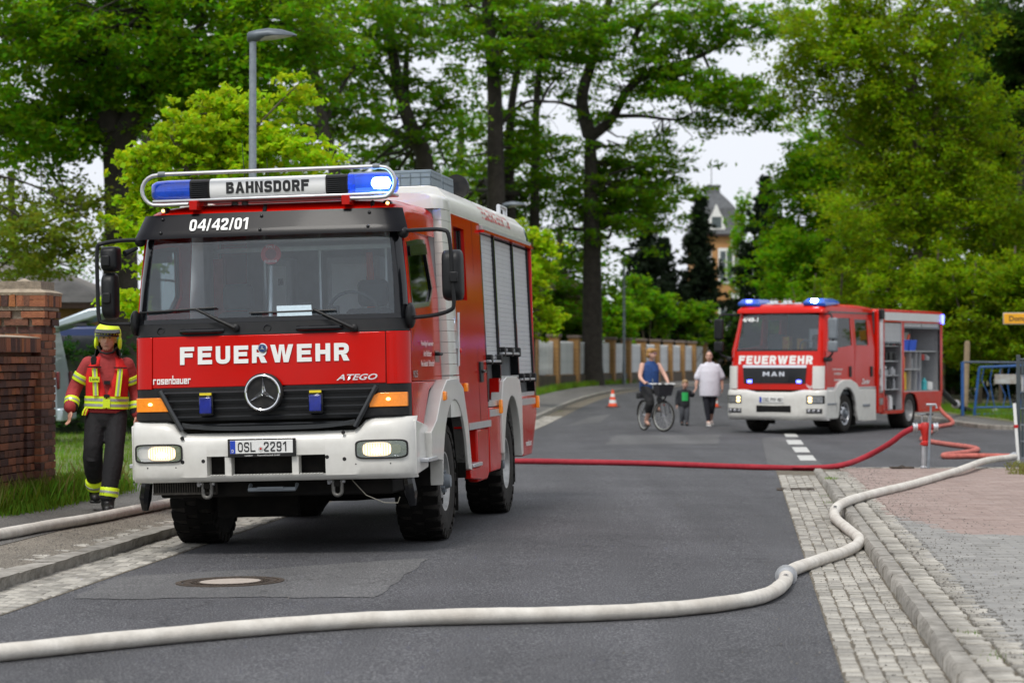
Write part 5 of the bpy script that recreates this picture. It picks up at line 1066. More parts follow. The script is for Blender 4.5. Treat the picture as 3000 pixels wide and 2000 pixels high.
for s in (-1, 1):
    q = empty('headlamp', (0, 0, 0), parent=B2); us = [s * (.79 + .39 * k / 8) for k in range(9)]
    MB().surf(lambda x, t: (x, b2(x) - .008, .69 + .185 * t), us, [0, 1], back=lambda x, t: (x, b2(x) + .05, .69 + .185 * t)).build('lamp_housing', BLACKG, q, bevel=.006)
    MB().surf(lambda x, t: (x, b2(x) - .012, .71 + .145 * t), [s * (.81 + .34 * k / 8) for k in range(9)], [0, 1], back=lambda x, t: (x, b2(x) - .006, .71 + .145 * t)).build('reflector', M('lamp_grey', (.30, .31, .32), .25, metal=.6, vs=25, var=.4), q)
    for z in (.815, .745): MB().ell((s * .88 if s > 0 else -.86, b2(.88) - .014, z), (.048, .012, .030), 10, 6).build('lamp_bulb', M('lamp_warm_lit', (1, .8, .4), .3, emit=(1, .66, .25), es=3.2), q)
    q = empty('fog_lamp', (0, 0, 0), parent=B2)
    MB().surf(lambda x, t: (x, b2(x) - .008, .475 + .105 * t), [s * (.79 + .35 * k / 8) for k in range(9)], [0, 1], back=lambda x, t: (x, b2(x) + .05, .475 + .105 * t)).build('fog_housing', BLACKP, q, bevel=.004)
    for k in range(3): MB().ell((s * (.85 + .11 * k), b2(.85 + .11 * k) - .012, .53), (.04, .012, .035), 10, 6).build('fog_lens', M('fog_glass', (.4, .4, .42), .2, metal=.5, vs=15, var=.3), q)
    side_slab('bumper_side', [(-1.12, .34), (-1.12, 1.0), (-.30, .99), (-.26, .72), (-.33, .40), (-.40, .34)], lambda z: 1.19, .08, WHITE, s, T2, .03)
    MB().box(*sorted((s * 1.0, s * 1.21)), -1.02, -.45, .66, .70).build('cab_step', GREYP, T2, bevel=.01)
pl2 = empty('number_plate', (-.04, b2(0) - .01, .775), parent=B2)
MB().box(-.29, .29, -.006, .012, -.065, .065).build('plate', M('plate_white', (.72, .72, .70), .4), pl2, bevel=.004); MB().box(-.286, -.235, -.009, -.004, -.06, .06).build('euro_band', M('euro_blue', (.01, .05, .42), .4), pl2)
text('plate_lettering', 'OSL FW 481', LETB, pl2, (.03, -.009, 0), .48, .085, bold=.02)
text('windscreen_number', '4/48-1', LETW, T2, (-.72, sk2(-.7, 2.58, -.004) - .004, 2.575), .40, .10, bold=.03, conform=lambda x, y, z: (x, sk2(x, z, .0) - .004, z))
# cab sides
for s in (-1, 1):
    cx2 = lambda z: a2(z) + .0
    dO = [(-1.0, 1.0), (-1.0, 1.86), (-.82, 2.3), (-.66, 2.72), (.2, 2.72), (.66, 2.72), (.66, 1.9), (.66, 1.0)]
    dI = [(-.82, 1.90), (-.84, 1.93), (-.74, 2.3), (-.58, 2.60), (.2, 2.62), (.55, 2.62), (.55, 2.0), (.2, 1.97)]
    d1 = side_ring('cab_door', dO, dI, cx2, .05, RED2, s, T2)
    side_slab('door_panel', [(-1.0, 1.01), (-1.0, 1.86), (-.83, 1.91), (.55, 1.98), (.655, 1.98), (.655, 1.01)], lambda z: cx2(z) - .003, .03, RED2, s, d1); side_slab('door_window', dI, lambda z: cx2(z) - .012, .004, SIDEG, s, d1)
    rO = [(.675, 1.0), (.675, 1.9), (.675, 2.72), (1.2, 2.72), (1.98, 2.72), (1.98, 1.9), (1.98, 1.0), (1.2, 1.0)]; rI = [(.80, 2.0), (.80, 2.3), (.80, 2.60), (1.2, 2.60), (1.56, 2.60), (1.56, 2.3), (1.56, 2.0), (1.2, 2.0)]
    d2_ = side_ring('crew_door', rO, rI, cx2, .05, RED2, s, T2); side_slab('crew_window', rI, lambda z: cx2(z) - .012, .004, SIDEG, s, d2_)
    for dd, yy in ((d1, .42), (d2_, 1.72)): MB().box(*sorted((s * 1.14, s * 1.175)), yy - .07, yy + .05, 1.28, 1.52).build('door_handle', BLACKP, dd, bevel=.015)
    side_slab('roof_gutter', [(-.7, 2.725), (-.7, 2.76), (2.0, 2.76), (2.0, 2.725)], lambda z: 1.10, .03, BLACKG, s, T2)
    side_slab('door_strip', [(-.95, 1.0), (-.95, 1.05), (1.98, 1.05), (1.98, 1.0)], lambda z: 1.155, .02, ALU, s, T2)
    ar = [(.11 + .58 * math.cos(a), .44 + .60 * math.sin(a)) for a in (PI * k / 14 for k in range(15))]
    side_slab('front_fender', [(-.58, .72), (-.62, .98), (-.40, 1.14), (-.1, 1.22), (.35, 1.22), (.7, 1.13), (.95, .92), (1.05, .3), (.80, .26)] + ar + [(-.5, .62)], lambda z: 1.21, .10, WHITE, s, T2, .03)
    m = MB(); m.loft([[(s * 1.17, y, z) for y, z in ar], [(s * .65, y, z) for y, z in ar]], False, False).build('wheel_well', CHASSIS, T2)
    side_slab('entry_panel', [(1.06, .26), (1.0, .9), (1.0, .99), (1.97, .99), (1.97, .26)], lambda z: 1.165, .06, WHITE, s, T2, .01)
    for z in (.62,): MB().box(*sorted((s * 1.1, s * 1.19)), 1.15, 1.55, z - .03, z + .03).build('entry_step', GREYP, T2, bevel=.01)
    for tx, z, w_ in (('Freiwillige Feuerwehr', 1.45, .60), ('Amt Altdöbern', 1.36, .42), ('Domsdorf', 1.22, .40)): text('door_lettering', tx, LETW, T2, (s * 1.157, -.35, z), w_ * s, .06, face='+x', bold=.02)
    text('builder_lettering', 'Ziegler', LETW, T2, (s * 1.157, 1.35, 1.15), .5 * s, .16, face='+x', bold=.02, shear=.3)
    # mirrors
    q = empty('wing_mirror', (0, 0, 0), parent=T2); MB().tube(smoothpath([(s * 1.06, -.85, 2.68), (s * 1.25, -1.1, 2.69), (s * 1.37, -1.2, 2.62), (s * 1.40, -1.2, 2.2), (s * 1.38, -1.18, 1.85), (s * 1.3, -1.12, 1.75), (s * 1.14, -.95, 1.70)], 4), .022, 8).build('mirror_arm', BLACKP, q)
    for z0, z1 in ((2.12, 2.60), (1.84, 2.09)): MB().box(*sorted((s * 1.28, s * 1.50)), -1.24, -1.12, z0, z1).build('mirror_head', GREYP if s > 0 else BLACKP, q, bevel=.045, seg=3)
    MB().box(*sorted((s * 1.12, s * 1.24)), -1.12, -.82, 1.63, 1.73).build('mirror_foot', BLACKP, q, bevel=.03)
    # beacons
    bq = empty('roof_beacon', (s * .80, -.55, 2.86), parent=T2)
    MB().loft([[(x0 * 1.0, y, z) for x0, y, z in r_] for r_ in ([(-.27, -.30, .03), (.27, -.30, .0), (.27, .55, .06), (-.27, .55, .10)], [(-.27, -.32, .10), (.27, -.32, .08), (.27, .55, .12), (-.27, .55, .14)], [(-.20, -.20, .19), (.20, -.20, .18), (.18, .35, .19), (-.18, .35, .20)])]).build('beacon_dome', M('blue_beacon_lens', (.004, .07, .42), .15, coat=.6, vs=8, var=.25), bq, bevel=.04, seg=3)
    MB().box(-.06, .08, -.345, -.24, .09, .17).build('flash_lamp', BLUEON if s > 0 else BLUELED, bq, bevel=.02)
    wheel(T2, s * 1.0, .11, .455, .30, s, .26, knob=False, dish=.05, rimmat=ALU); wheel(T2, s * .98, 4.07, .455, .42, s, .26, knob=False, dish=-.12)
    MB().box(*sorted((s * .85, s * 1.15)), .72, .75, .18, .8).build('mud_flap', CHASSIS, T2)
for x in (-.28, -.18, .05, .16): MB().lathe([(.02, .12), (.05, -.12), (.055, -.13), (.0, -.12)], (x, -.6, 3.0), 'y', 12).build('air_horn', CHROME, T2)
MB().box(-.5, .4, -.62, -.54, 2.93, 2.96).build('horn_mount', CHROME, T2)
# body with open lockers
S2 = 1.20
MB().box(-S2, S2, 2.02, 2.30, .42, 2.82).build('pump_bulkhead', RED2, T2, bevel=.02)
MB().box(-S2 + .02, S2 - .02, 2.3, 6.34, 2.80, 2.86).build('body_roof', RED2, T2, bevel=.02)
MB().box(-S2, S2, 6.30, 6.38, .86, 2.84).build('rear_wall', RED2, T2, bevel=.02); MB().box(-.4, .4, 2.3, 6.3, .6, 2.8).build('tank_box', LGREY, T2)
MB().box(-.42, .42, -1.1, 6.2, .42, .8).build('chassis_frame', CHASSIS, T2); MB().box(-1.1, 1.1, -1.2, 2.0, .88, .96).build('cabin_floor', DGREY, T2); MB().box(-1.12, 1.12, 1.93, 1.98, .9, 2.8).build('cabin_rear_wall', DGREY, T2)
MB().box(-1.05, 1.05, -1.1, -.62, .95, 1.84).build('dashboard', DGREY, T2, bevel=.04)
for x in (-.55, .55):
    q = empty('seat', (x, -.1, .95), parent=T2); MB().box(-.24, .24, -.25, .25, .1, .45).build('cushion', DGREY, q, bevel=.05); MB().box(-.23, .23, .2, .34, .4, 1.3).build('backrest', DGREY, q, bevel=.06)
MB().box(.22, .50, .25, .28, 1.95, 2.38).build('notice_board', M('notice_white', (.6, .66, .68), .6), T2)
MB().box(-.4, -.22, .1, .3, 1.9, 2.2).box(-.02, .12, .1, .3, 1.9, 2.15).build('stowed_jacket', M('jacket_red', (.4, .05, .04), .8, vs=12, col2=(.5, .4, .05)), T2)
sw = empty('steering_wheel', (.55, -.55, 1.93), (R(-60), 0, 0), parent=T2); MB().tube([(.21 * math.cos(a), .21 * math.sin(a), 0) for a in (2 * PI * k / 24 for k in range(25))], .018, 8).build('steering_rim', DGREY, sw)
for s in (-1, 1):
    MB().cyl((s * 1.22, 2.16, .95), (s * 1.22, 2.16, 2.62), .05, n=12).build('intake_pipe', LGREY, T2); MB().box(*sorted((s * 1.18, s * 1.28)), 2.06, 2.26, 2.62, 2.85).build('pipe_head', BLACKP, T2, bevel=.02)
    for z in (.62, .9, 1.3): MB().box(*sorted((s * 1.18, s * 1.24)), 2.08, 2.24, z, z + .16).build('valve_block', M('valve_mix', (.12, .04, .03), .5, vs=20, col2=(.3, .3, .3)), T2)
    fc = side_slab('reflective_panel', [(2.42, 2.60), (2.42, 2.79), (6.28, 2.79), (6.28, 2.60)], lambda z: 1.215, .05, M('reflective_white', (.62, .63, .63), .35, var=.05), s, T2); 
    side_slab('fascia', [(2.30, 2.56), (2.30, 2.83), (6.34, 2.83), (6.34, 2.56)], lambda z: 1.205, .08, RED2, s, T2)
    for y0, y1, z0 in ((2.30, 2.42, .42), (3.58, 3.70, .42), (6.22, 6.34, .88)): MB().box(*sorted((s * 1.1, s * 1.205)), y0, y1, z0, 2.56).build('body_post', RED2, T2, bevel=.008)
    for y0 in (3.52, 6.17): MB().box(*sorted((s * 1.05, s * 1.195)), y0, y0 + .055, .90 if y0 > 4 else .45, 2.56).build('shutter_guide', BLACKG if y0 > 4 else ALU, T2)
    side_slab('lower_panel', [(3.58, .42), (3.58, .90), (6.34, .90), (6.34, .44), (4.75, .44), (4.66, .75), (4.45, .93), (4.07, .98), (3.72, .93)][:1] + [(3.58, .90), (6.34, .90), (6.2, .40), (4.68, .40), (4.60, .66), (4.42, .84), (4.07, .89), (3.80, .84), (3.62, .6)], lambda z: 1.205, .1, RED2, s, T2)
    arr = [(4.07 + .55 * math.cos(a), .44 + .46 * math.sin(a)) for a in (PI * k / 12 for k in range(13))]; MB().loft([[(s * 1.19, y, z) for y, z in arr], [(s * .5, y, z) for y, z in arr]], False, False).build('wheel_well', CHASSIS, T2)
    side_slab('sill', [(2.30, .40), (2.30, .48), (3.58, .48), (3.58, .40)], lambda z: 1.205, .1, RED2, s, T2)
    # rolled-up shutters
    for y0, y1, zb in ((2.42, 3.52, 2.10), (3.70, 4.92, 2.47), (4.95, 6.17, 2.47)):
        sh = empty('roller_shutter', (s * 1.17, y0, zb), parent=T2); nn = max(2, int((2.56 - zb) / .055)); me = MB().box(-.006, .006, 0, y1 - y0, 0, .05).mesh('slat'); me.materials.append(SHUT)
        for i in range(nn): place(obj('slat', me, SHUT, sh), (0, 0, i * .055))
        MB().box(-.02, .03, .0, y1 - y0, -.05, -.008).build('shutter_rail', GREYP, sh, bevel=.008)
    for y0, y1, z0 in ((2.42, 3.55, .48), (3.70, 6.22, .92)):
        MB().box(*sorted((s * .42, s * .46)), y0, y1, z0, 2.55).build('locker_back', M('locker_grey', (.24, .25, .26), .5, var=.1), T2); MB().box(*sorted((s * .46, s * 1.18)), y0, y1, z0 - .03, z0).build('locker_floor', ALU, T2)
    LGX = M('locker_panel', (.40, .41, .42), .45, metal=.3, var=.08)
    MB().box(*sorted((s * .46, s * 1.15)), 6.17, 6.20, .92, 2.55).build('locker_wall', LGX, T2); MB().box(*sorted((s * .46, s * 1.15)), 3.55, 3.58, .45, 2.55).build('locker_wall', LGX, T2)
    for y0, y1, zs in ((2.42, 3.52, (.95, 1.28, 1.62, 1.98)), (3.70, 6.17, (1.86,)), (3.70, 5.0, (1.42,))):
        for z in zs: MB().box(*sorted((s * .46, s * 1.12)), y0, y1, z, z + .03).build('shelf', LGX, T2, bevel=.004)
    for y in (4.35, 4.75, 5.05): MB().box(*sorted((s * .46, s * 1.12)), y, y + .025, .93, 1.86).build('divider', LGX, T2)
    MB().box(*sorted((s * .98, s * 1.10)), 2.44, 2.80, .97, 1.42).build('pull_out_panel', LGREY, T2, bevel=.01)
    MB().box(*sorted((s * 1.215, s * 1.245)), 6.25, 6.37, 2.56, 2.79).build('corner_flasher', BLUELED, T2, bevel=.01)
random.seed(21)
def kit(name, y0, y1, z0, n, cols, parent=T2, h=(.14, .28), x=(.95, 1.1)):
    y = y0
    for i in range(n):
        w_ = random.uniform(.07, .19)
        if y + w_ > y1: break
        hh = random.uniform(*h); c = random.choice(cols); xx = random.uniform(*x); mm = M('kit_%d_%d_%d' % tuple(int(k * 99) for k in c), c, .5, var=.15)
        if random.random() < .45: MB().lathe([(w_ / 2, 0), (w_ / 2, hh * .7), (w_ * .25, hh * .8), (w_ * .2, hh), (0, hh)], (xx, y + w_ / 2, z0), 'z', 12).build(name, mm, parent)
        else: MB().box(xx - .15, xx, y, y + w_, z0, z0 + hh).build(name, mm, parent, bevel=.012)
        y += w_ + random.uniform(.01, .05)
GR, BKc, RD, OR, BL, WT, YL, TQ = (.3, .31, .32), (.02, .02, .02), (.5, .03, .02), (.75, .18, .03), (.02, .1, .5), (.7, .7, .68), (.8, .55, .03), (.05, .35, .38)
for z in (.98, 1.31, 1.65, 2.01): kit('stowed_fitting', 2.46, 3.5, z, 9, [GR, BKc, WT, GR, RD, BKc])
kit('stowed_hose', 2.46, 3.4, .49, 8, [RD, OR, WT, RD], h=(.28, .36), x=(.95, 1.08))
kit('stowed_tool', 3.74, 4.34, .93, 5, [OR, BKc, BKc, YL], h=(.35, .48)); kit('stowed_tool', 4.4, 4.74, 1.45, 3, [BKc, RD, GR], h=(.2, .36)); kit('stowed_tool', 3.74, 4.34, 1.45, 4, [YL, BKc, OR], h=(.2, .36))
kit('stowed_canister', 4.80, 5.02, .93, 1, [BL], h=(.38, .42), x=(1.0, 1.05)); kit('stowed_canister', 5.1, 5.6, .93, 3, [TQ, WT, GR], h=(.26, .34), x=(1.0, 1.08)); kit('stowed_fitting', 5.6, 6.1, .93, 4, [WT, BKc, GR], h=(.12, .22), x=(1.0, 1.08))
kit('stowed_fitting', 5.1, 6.1, 1.66, 5, [WT, RD, GR, BKc], h=(.1, .17), x=(.9, 1.05))
for y in (3.78, 4.30):
    q = empty('tool_bin', (.98, y, 1.89), parent=T2); MB().loft([[(-.12, 0, 0), (.12, 0, 0), (.12, .44, 0), (-.12, .44, 0)], [(-.15, -.02, .26), (.15, -.02, .26), (.15, .46, .26), (-.15, .46, .26)]]).build('bin_shell', M('bin_blue', (.01, .09, .62), .5, var=.08), q)
MB().cyl((1.05, 4.2, 1.92), (1.1, 4.28, 2.28), .05, .03, 10).build('bin_cone', M('cone_orange', (.75, .12, .04), .6), T2); MB().ell((1.0, 3.86, 2.25), (.08, .08, .09), 12, 8).build('bin_ball', M('bin_yellow', (.75, .5, .02), .5), T2)
MB().box(.47, .475, 5.35, 5.95, 1.98, 2.35).build('locker_sheet', M('paper', (.8, .8, .78), .7), T2)
T2W = Matrix.Translation(T2.location) @ T2.rotation_euler.to_matrix().to_4x4()
def on2(p): return T2W @ Vector(p)
# ================================================================ standpipe, remaining hoses
SB = Vector((6.16, 36.2, RT(36.2) + .004))
sp_ = empty('hydrant_standpipe', SB, (0, 0, 0), 'red hydrant standpipe with two handwheels standing at the pavement corner', 'standpipe')
HRED = M('hydrant_red', (.45, .012, .008), .4, vs=12, var=.15, coat=.3)
MB().lathe([(.06, 0), (.06, .02), (.036, .03), (.036, .40)], (0, 0, 0), 'z', 16).build('column', ALU, sp_)
MB().lathe([(.05, .34), (.075, .36), (.075, .40), (.05, .42), (.06, .50), (.085, .58), (.09, .66), (.07, .70), (0, .71)], (.03, 0, 0), 'z', 20).build('valve_body', HRED, sp_)
for s in (-1, 1):
    MB().tube([(.03, 0, .62), (.03 + s * .10, 0, .635), (.03 + s * .14, 0, .63)], [.055, .05, .05], 14).build('outlet', HRED, sp_)
    MB().lathe([(.05, 0), (.068, .0), (.068, .03), (.055, .035), (.055, .05), (.07, .055), (.07, .075), (.05, .08)], (.03 + s * .13 - (.08 if s < 0 else 0), 0, .63), 'x', 20).build('outlet_coupling', ALU, sp_)
    q = empty('handwheel', (.03 + s * .055, 0, .70), parent=sp_); MB().cyl((0, 0, -.04), (0, 0, .13), .012, n=8).build('spindle', ALU, q)
    MB().tube([(.07 * math.cos(a), .07 * math.sin(a), .13) for a in (2 * PI * k / 20 for k in range(21))], .012, 8).box(-.07, .07, -.008, .008, .122, .138).box(-.008, .008, -.07, .07, .120, .136).build('wheel_rim', BLACKP if s > 0 else GREYP, q)
MB().tube([(-.06, 0, .37), (.12, 0, .37)], .012, 8).build('claw_lever', HRED, sp_)
hk = empty('hydrant_key', SB + Vector((.055, -.09, 0)), (0, R(2.5), 0), 'thin steel T-handled hydrant key leaning on the standpipe', 'hydrant key')
MB().cyl((0, 0, 0), (0, 0, .95), .021, .016, 10).build('key_shaft', STEEL, hk); MB().tube([(-.07, 0, .95), (.07, 0, .955), (.085, 0, .90)], .018, 8).build('key_handle', ALU, hk)
fv = empty('hydrant_cover', SB + Vector((-.33, -.03, .0)), (0, 0, 0), 'small rusty iron hydrant cover lying open at the standpipe foot', 'hydrant cover')
MB().box(-.17, .17, -.1, .1, 0, .022).build('lid_plate', IRON, fv, bevel=.005); MB().tube([(-.05, 0, .02), (0, 0, .04), (.05, 0, .02)], .008, 6).build('lid_grip', IRON, fv)
sp_.scale = (.9, .9, .97)
rh, P = hose('fire_hose', [(1350, 1352), (1440, 1352), (1531, 1350), (1720, 1353), (1913, 1357), (2168, 1366), (2359, 1370), (2460, 1363, .05), (0, 0, tuple(px(2532, 1339, 36.8))), (0, 0, tuple(px(2602, 1301, 36.5))), (0, 0, tuple(px(2645, 1269, 36.3))), (0, 0, (SB.x - .15, SB.y, SB.z + .60))], .046, HR, 'bright red fire hose stretched across the road to the standpipe', 7)
ph, P = hose('fire_hose', [(0, 0, tuple(px(2737, 1172, 60.2))), (0, 0, tuple(px(2762, 1208, 59.9))), (0, 0, tuple(px(2791, 1238, 59.3))), (2745, 1250), (2722, 1268), (2702, 1283), (2712, 1290), (2779, 1301), (2835, 1308), (2863, 1316), (2825, 1325), (2772, 1331), (2772, 1336), (2855, 1335), (2950, 1336), (2975, 1337)], .05, HP, 'faded salmon pink fire hose zigzagging over the side road', 7)
coupling(ph, P[-2], P[-1] - P[-3], .05)
bh, P = hose('suction_hose', [(0, 0, tuple(px(2742, 1128, 60.9))), (0, 0, tuple(px(2772, 1157, 62))), (0, 0, tuple(px(2800, 1183, 64))), (0, 0, tuple(px(2845, 1203, 65.5))), (0, 0, tuple(px(2900, 1207, 66.5))), (0, 0, tuple(px(3060, 1205, 67)))], .075, HK, 'thick black suction hose running from the engine to the blue gate', 8)
coupling(bh, P[16], P[18] - P[14], .075, ALU, .14); coupling(bh, P[33], P[35] - P[31], .075, ALU, .14)
# ================================================================ street lamps
LAMPG = M('lamp_head_grey', (.10, .12, .14), .45, metal=.3, vs=5, var=.12)
def street_lamp(u, y, vtop, label, rz=0.0):
    x = (u - 1500) / FPX * y; z0 = LS(y) + .11; zt = CAMH + (VH - vtop) / FPX * y; H_ = zt - z0
    q = empty('street_lamp', (x, y, z0), (0, 0, rz), label, 'street lamp', 'grey lamps along the left footway')
    MB().lathe([(.075, 0), (.075, .9), (.058, .95), (.045, H_ - .18), (.0, H_ - .17)], (0, 0, 0), 'z', 16).build('pole', STEEL, q)
    rg = lambda xx, w_, zt_, zb_: [(xx, w_ * math.cos(a), (zt_ if math.sin(a) > 0 else zb_) * abs(math.sin(a)) ** .8 * (1 if math.sin(a) > 0 else 1)) for a in (2 * PI * k / 20 for k in range(20))]
    sh = MB().loft([[(p[0], p[1], p[2] + H_ - .10) for p in rg(*r_)] for r_ in ((-.075, .05, .02, -.07), (-.06, .07, .045, -.09), (.04, .09, .075, -.085), (.2, .13, .10, -.03), (.38, .13, .085, .0), (.52, .09, .045, .02), (.58, .03, .02, .015))]).build('lamp_head', LAMPG, q, smooth=50)
    MB().loft([[(p[0], p[1], p[2] + H_ - .10) for p in rg(*r_)] for r_ in ((.10, .07, -.05, -.075), (.16, .11, -.02, -.06), (.3, .12, .0, -.05), (.45, .08, .02, -.02), (.52, .03, .02, .0))]).build('lamp_glass', M('lamp_diffuser', (.42, .42, .36), .3, vs=8, var=.15), q, smooth=50)
street_lamp(740, 32, 82, 'tall grey street lamp rising behind the bright young lime tree', R(4)); street_lamp(1480, 66, 590, 'grey street lamp whose head shows above the engine roof', R(-4))
street_lamp(1828, 104, 724, 'grey street lamp by the picket fence behind the traffic cone', R(-6)); street_lamp(2194, 141, 803, 'distant grey street lamp among the spruces', R(-10))
# ================================================================ traffic cones
CO = M('cone_body_orange', (.80, .085, .02), .5, vs=9, var=.1); CWH = M('cone_reflective_white', (.72, .72, .70), .45, var=.05)
def cone(u, v, label):
    p = onground(u, v); q = empty('traffic_cone', p, (0, 0, random.uniform(-.4, .4)), label, 'traffic cone', 'orange and white cones on the road'); h = .52
    MB().box(-.2, .2, -.2, .2, 0, .03).build('cone_base', M('cone_base_dark', (.10, .03, .02), .7, var=.2), q, bevel=.015)
    r_ = lambda z: .135 - (.135 - .03) * (z - .03) / (h - .03)
    for z0, z1, mm in ((.03, .12, CO), (.12, .22, CWH), (.22, .31, CO), (.31, .40, CWH), (.40, h, CO)): MB().lathe([(r_(z0), z0), (r_(z1), z1)] + ([(0, h)] if z1 == h else []), (0, 0, 0), 'z', 20).build('cone_band', mm, q, smooth=60)
cone(1795, 1192, 'orange and white traffic cone alone on the left lane'); cone(2092, 1193, 'orange and white traffic cone half hidden behind the woman in white')
# ================================================================ brick gate pier and wall
BR = [M('brick_red', (.22, .078, .04), .9, vs=14, col2=(.33, .13, .06), bump=.5, bs=70), M('brick_brown', (.105, .048, .032), .9, vs=14, col2=(.19, .082, .046), bump=.5, bs=70), M('brick_burnt', (.038, .022, .020), .85, vs=16, col2=(.10, .04, .028), bump=.5, bs=70), M('brick_orange', (.36, .14, .045), .9, vs=12, col2=(.25, .09, .04), bump=.5, bs=70)]
MORT = M('old_mortar', (.30, .25, .19), .95, vs=20, col2=(.18, .15, .115), bump=.5, bs=60); CAPM = M('weathered_cap', (.42, .35, .26), .95, vs=6, col2=(.22, .18, .135), bump=.5, bs=40)
PZ = LS(25) + .14
def brick_mesh(L, W_, H_):
    out = []
    for m_ in BR:
        mb = MB(); j = lambda: random.uniform(-.004, .004); c = .006
        V = [(sx_ * L / 2 + j(), sy_ * W_ / 2 + j(), sz_ * H_ / 2 + j() * .6) for sz_ in (-1, 1) for sx_, sy_ in ((-1, -1), (1, -1), (1, 1), (-1, 1))]
        me = mb.hexa(V).mesh('brick'); me.materials.append(m_); out.append(me)
    return out
BM = {k: brick_mesh(*k) for k in ((.25, .12, .066), (.12, .25, .066), (.12, .12, .066), (.066, .12, .14))}
def brick(parent, key, loc, w=(5, 4, 2, 1), rz=0):
    o = obj('brick', random.choice(random.choices(BM[key], w)), None, parent); place(o, loc, (random.uniform(-.012, .012), random.uniform(-.012, .012), rz + random.uniform(-.01, .01))); return o
pier = empty('brick_pier', (-4.865, 25.0, PZ), (0, 0, AZ), 'square red brick pier with a pale pyramid cap beside the footway', 'brick pier')
random.seed(5); PW = .52; CH = .0785; NC = 25
MB().box(-PW + .012, -.012, .012, PW - .012, -.1, 2.26).build('mortar_core', MORT, pier)
for c in range(NC):
    z = .03 + c * CH; e = 0
    if c >= NC - 2: e = .012 + .016 * (c - NC + 3)
    wgt = (5, 4, 2, 1.6) if c > 12 else (3, 6, 4, .5)
    for k in range(2):
        a = .125 + e * -0; 
        if c % 2 == 0:
            for t in (.125, PW - .125): brick(pier, (.25, .12, .066), (-PW + t + (e if t > .2 else -e), .06 - e if k == 0 else PW - .06 + e, z), wgt)
            brick(pier, (.12, .25, .066), (-.06 + e if k == 0 else -PW + .06 - e, PW / 2, z), wgt)
        else:
            for t in (.125, PW - .125): brick(pier, (.12, .25, .066), (-.06 + e if k == 0 else -PW + .06 - e, t + (e if t > .2 else -e), z), wgt)
            brick(pier, (.25, .12, .066), (-PW / 2, .06 - e if k == 0 else PW - .06 + e, z), wgt)
zt = .03 + NC * CH + .035; e = .05
MB().box(-PW - e + .02, e - .02, -e + .02, PW + e - .02, zt - .07, zt + .09).build('mortar_core', MORT, pier)
n = 8
for k in range(n):
    t = -PW - e + .04 + (PW + 2 * e - .08) * k / (n - 1); y_ = -e + .04 + (PW + 2 * e - .08) * k / (n - 1)
    if k < 6: brick(pier, (.066, .12, .14), (t, -e + .06, zt + .04), (5, 4, 1, 2))
    brick(pier, (.066, .12, .14), (e - .06, y_, zt + .04), (5, 4, 1, 2), PI / 2)
for z_ in (zt + .004, zt + .078): brick(pier, (.25, .12, .066), (e - .125, -e + .062, z_), (5, 3, 1, 2))
h0 = zt + .115; MB().add([(-PW - e - .012, -e - .012, h0), (e + .012, -e - .012, h0), (e + .012, PW + e + .012, h0), (-PW - e - .012, PW + e + .012, h0), (-PW / 2, PW / 2, h0 + .155), (-PW - e, -e, h0 - .03), (e, -e, h0 - .03), (e, PW + e, h0 - .03), (-PW - e, PW + e, h0 - .03)], [(0, 1, 4), (1, 2, 4), (2, 3, 4), (3, 0, 4), (5, 6, 1, 0), (6, 7, 2, 1), (7, 8, 3, 2), (8, 5, 0, 3), (8, 7, 6, 5)]).build('cap', CAPM, pier, smooth=None)
wl = empty('brick_wall', (-4.865, 25.0, PZ), (0, 0, AZ), 'dark red brick garden wall with upright coping bricks joining the pier', 'wall')
WT_ = 1.62; WN = 19
MB().box(-.46, -.175, -2.56, -.004, -.1, 1.40).box(-.46, -.105, -2.56, -.004, 1.18, 1.55).box(-.46, -.14, -.34, -.005, -.1, 1.2).build('mortar_core', MORT, wl); CR = []
for c in range(WN):
    z = .03 + c * CH; x0 = -.13
    if c >= WN - 4: x0 = -.13 + .018 * (c - WN + 5)
    L_ = .26 if c % 2 else .13; y = -.004 - L_ / 2 - (0 if c % 2 else .0)
    while y > -2.5:
        rec = .035 if (c < WN - 5 and -1.9 < y < -.32) else 0
        if c % 2: brick(wl, (.12, .25, .066), (x0 - rec, y, z), (2, 5, 4, .4))
        else: brick(wl, (.12, .12, .066), (x0 - rec, y, z), (2, 5, 4, .4))
        y -= L_
zc = .03 + WN * CH + .035
MB().box(-.44, -.035, -2.56, -.004, 1.52, zc + .11).build('mortar_core', MORT, wl)
for k in range(34): brick(wl, (.066, .12, .14), (-.065, -.04 - k * .0735, zc + .035), (3, 5, 3, .6), PI / 2)
MB().loft([[(-.45, y, zc + .108), (-.012, y, zc + .108), (-.012, y, zc + .118), (-.2, y, zc + .14), (-.45, y, zc + .125)] for y in (-2.56, -.004)]).build('coping_mortar', CAPM, wl)
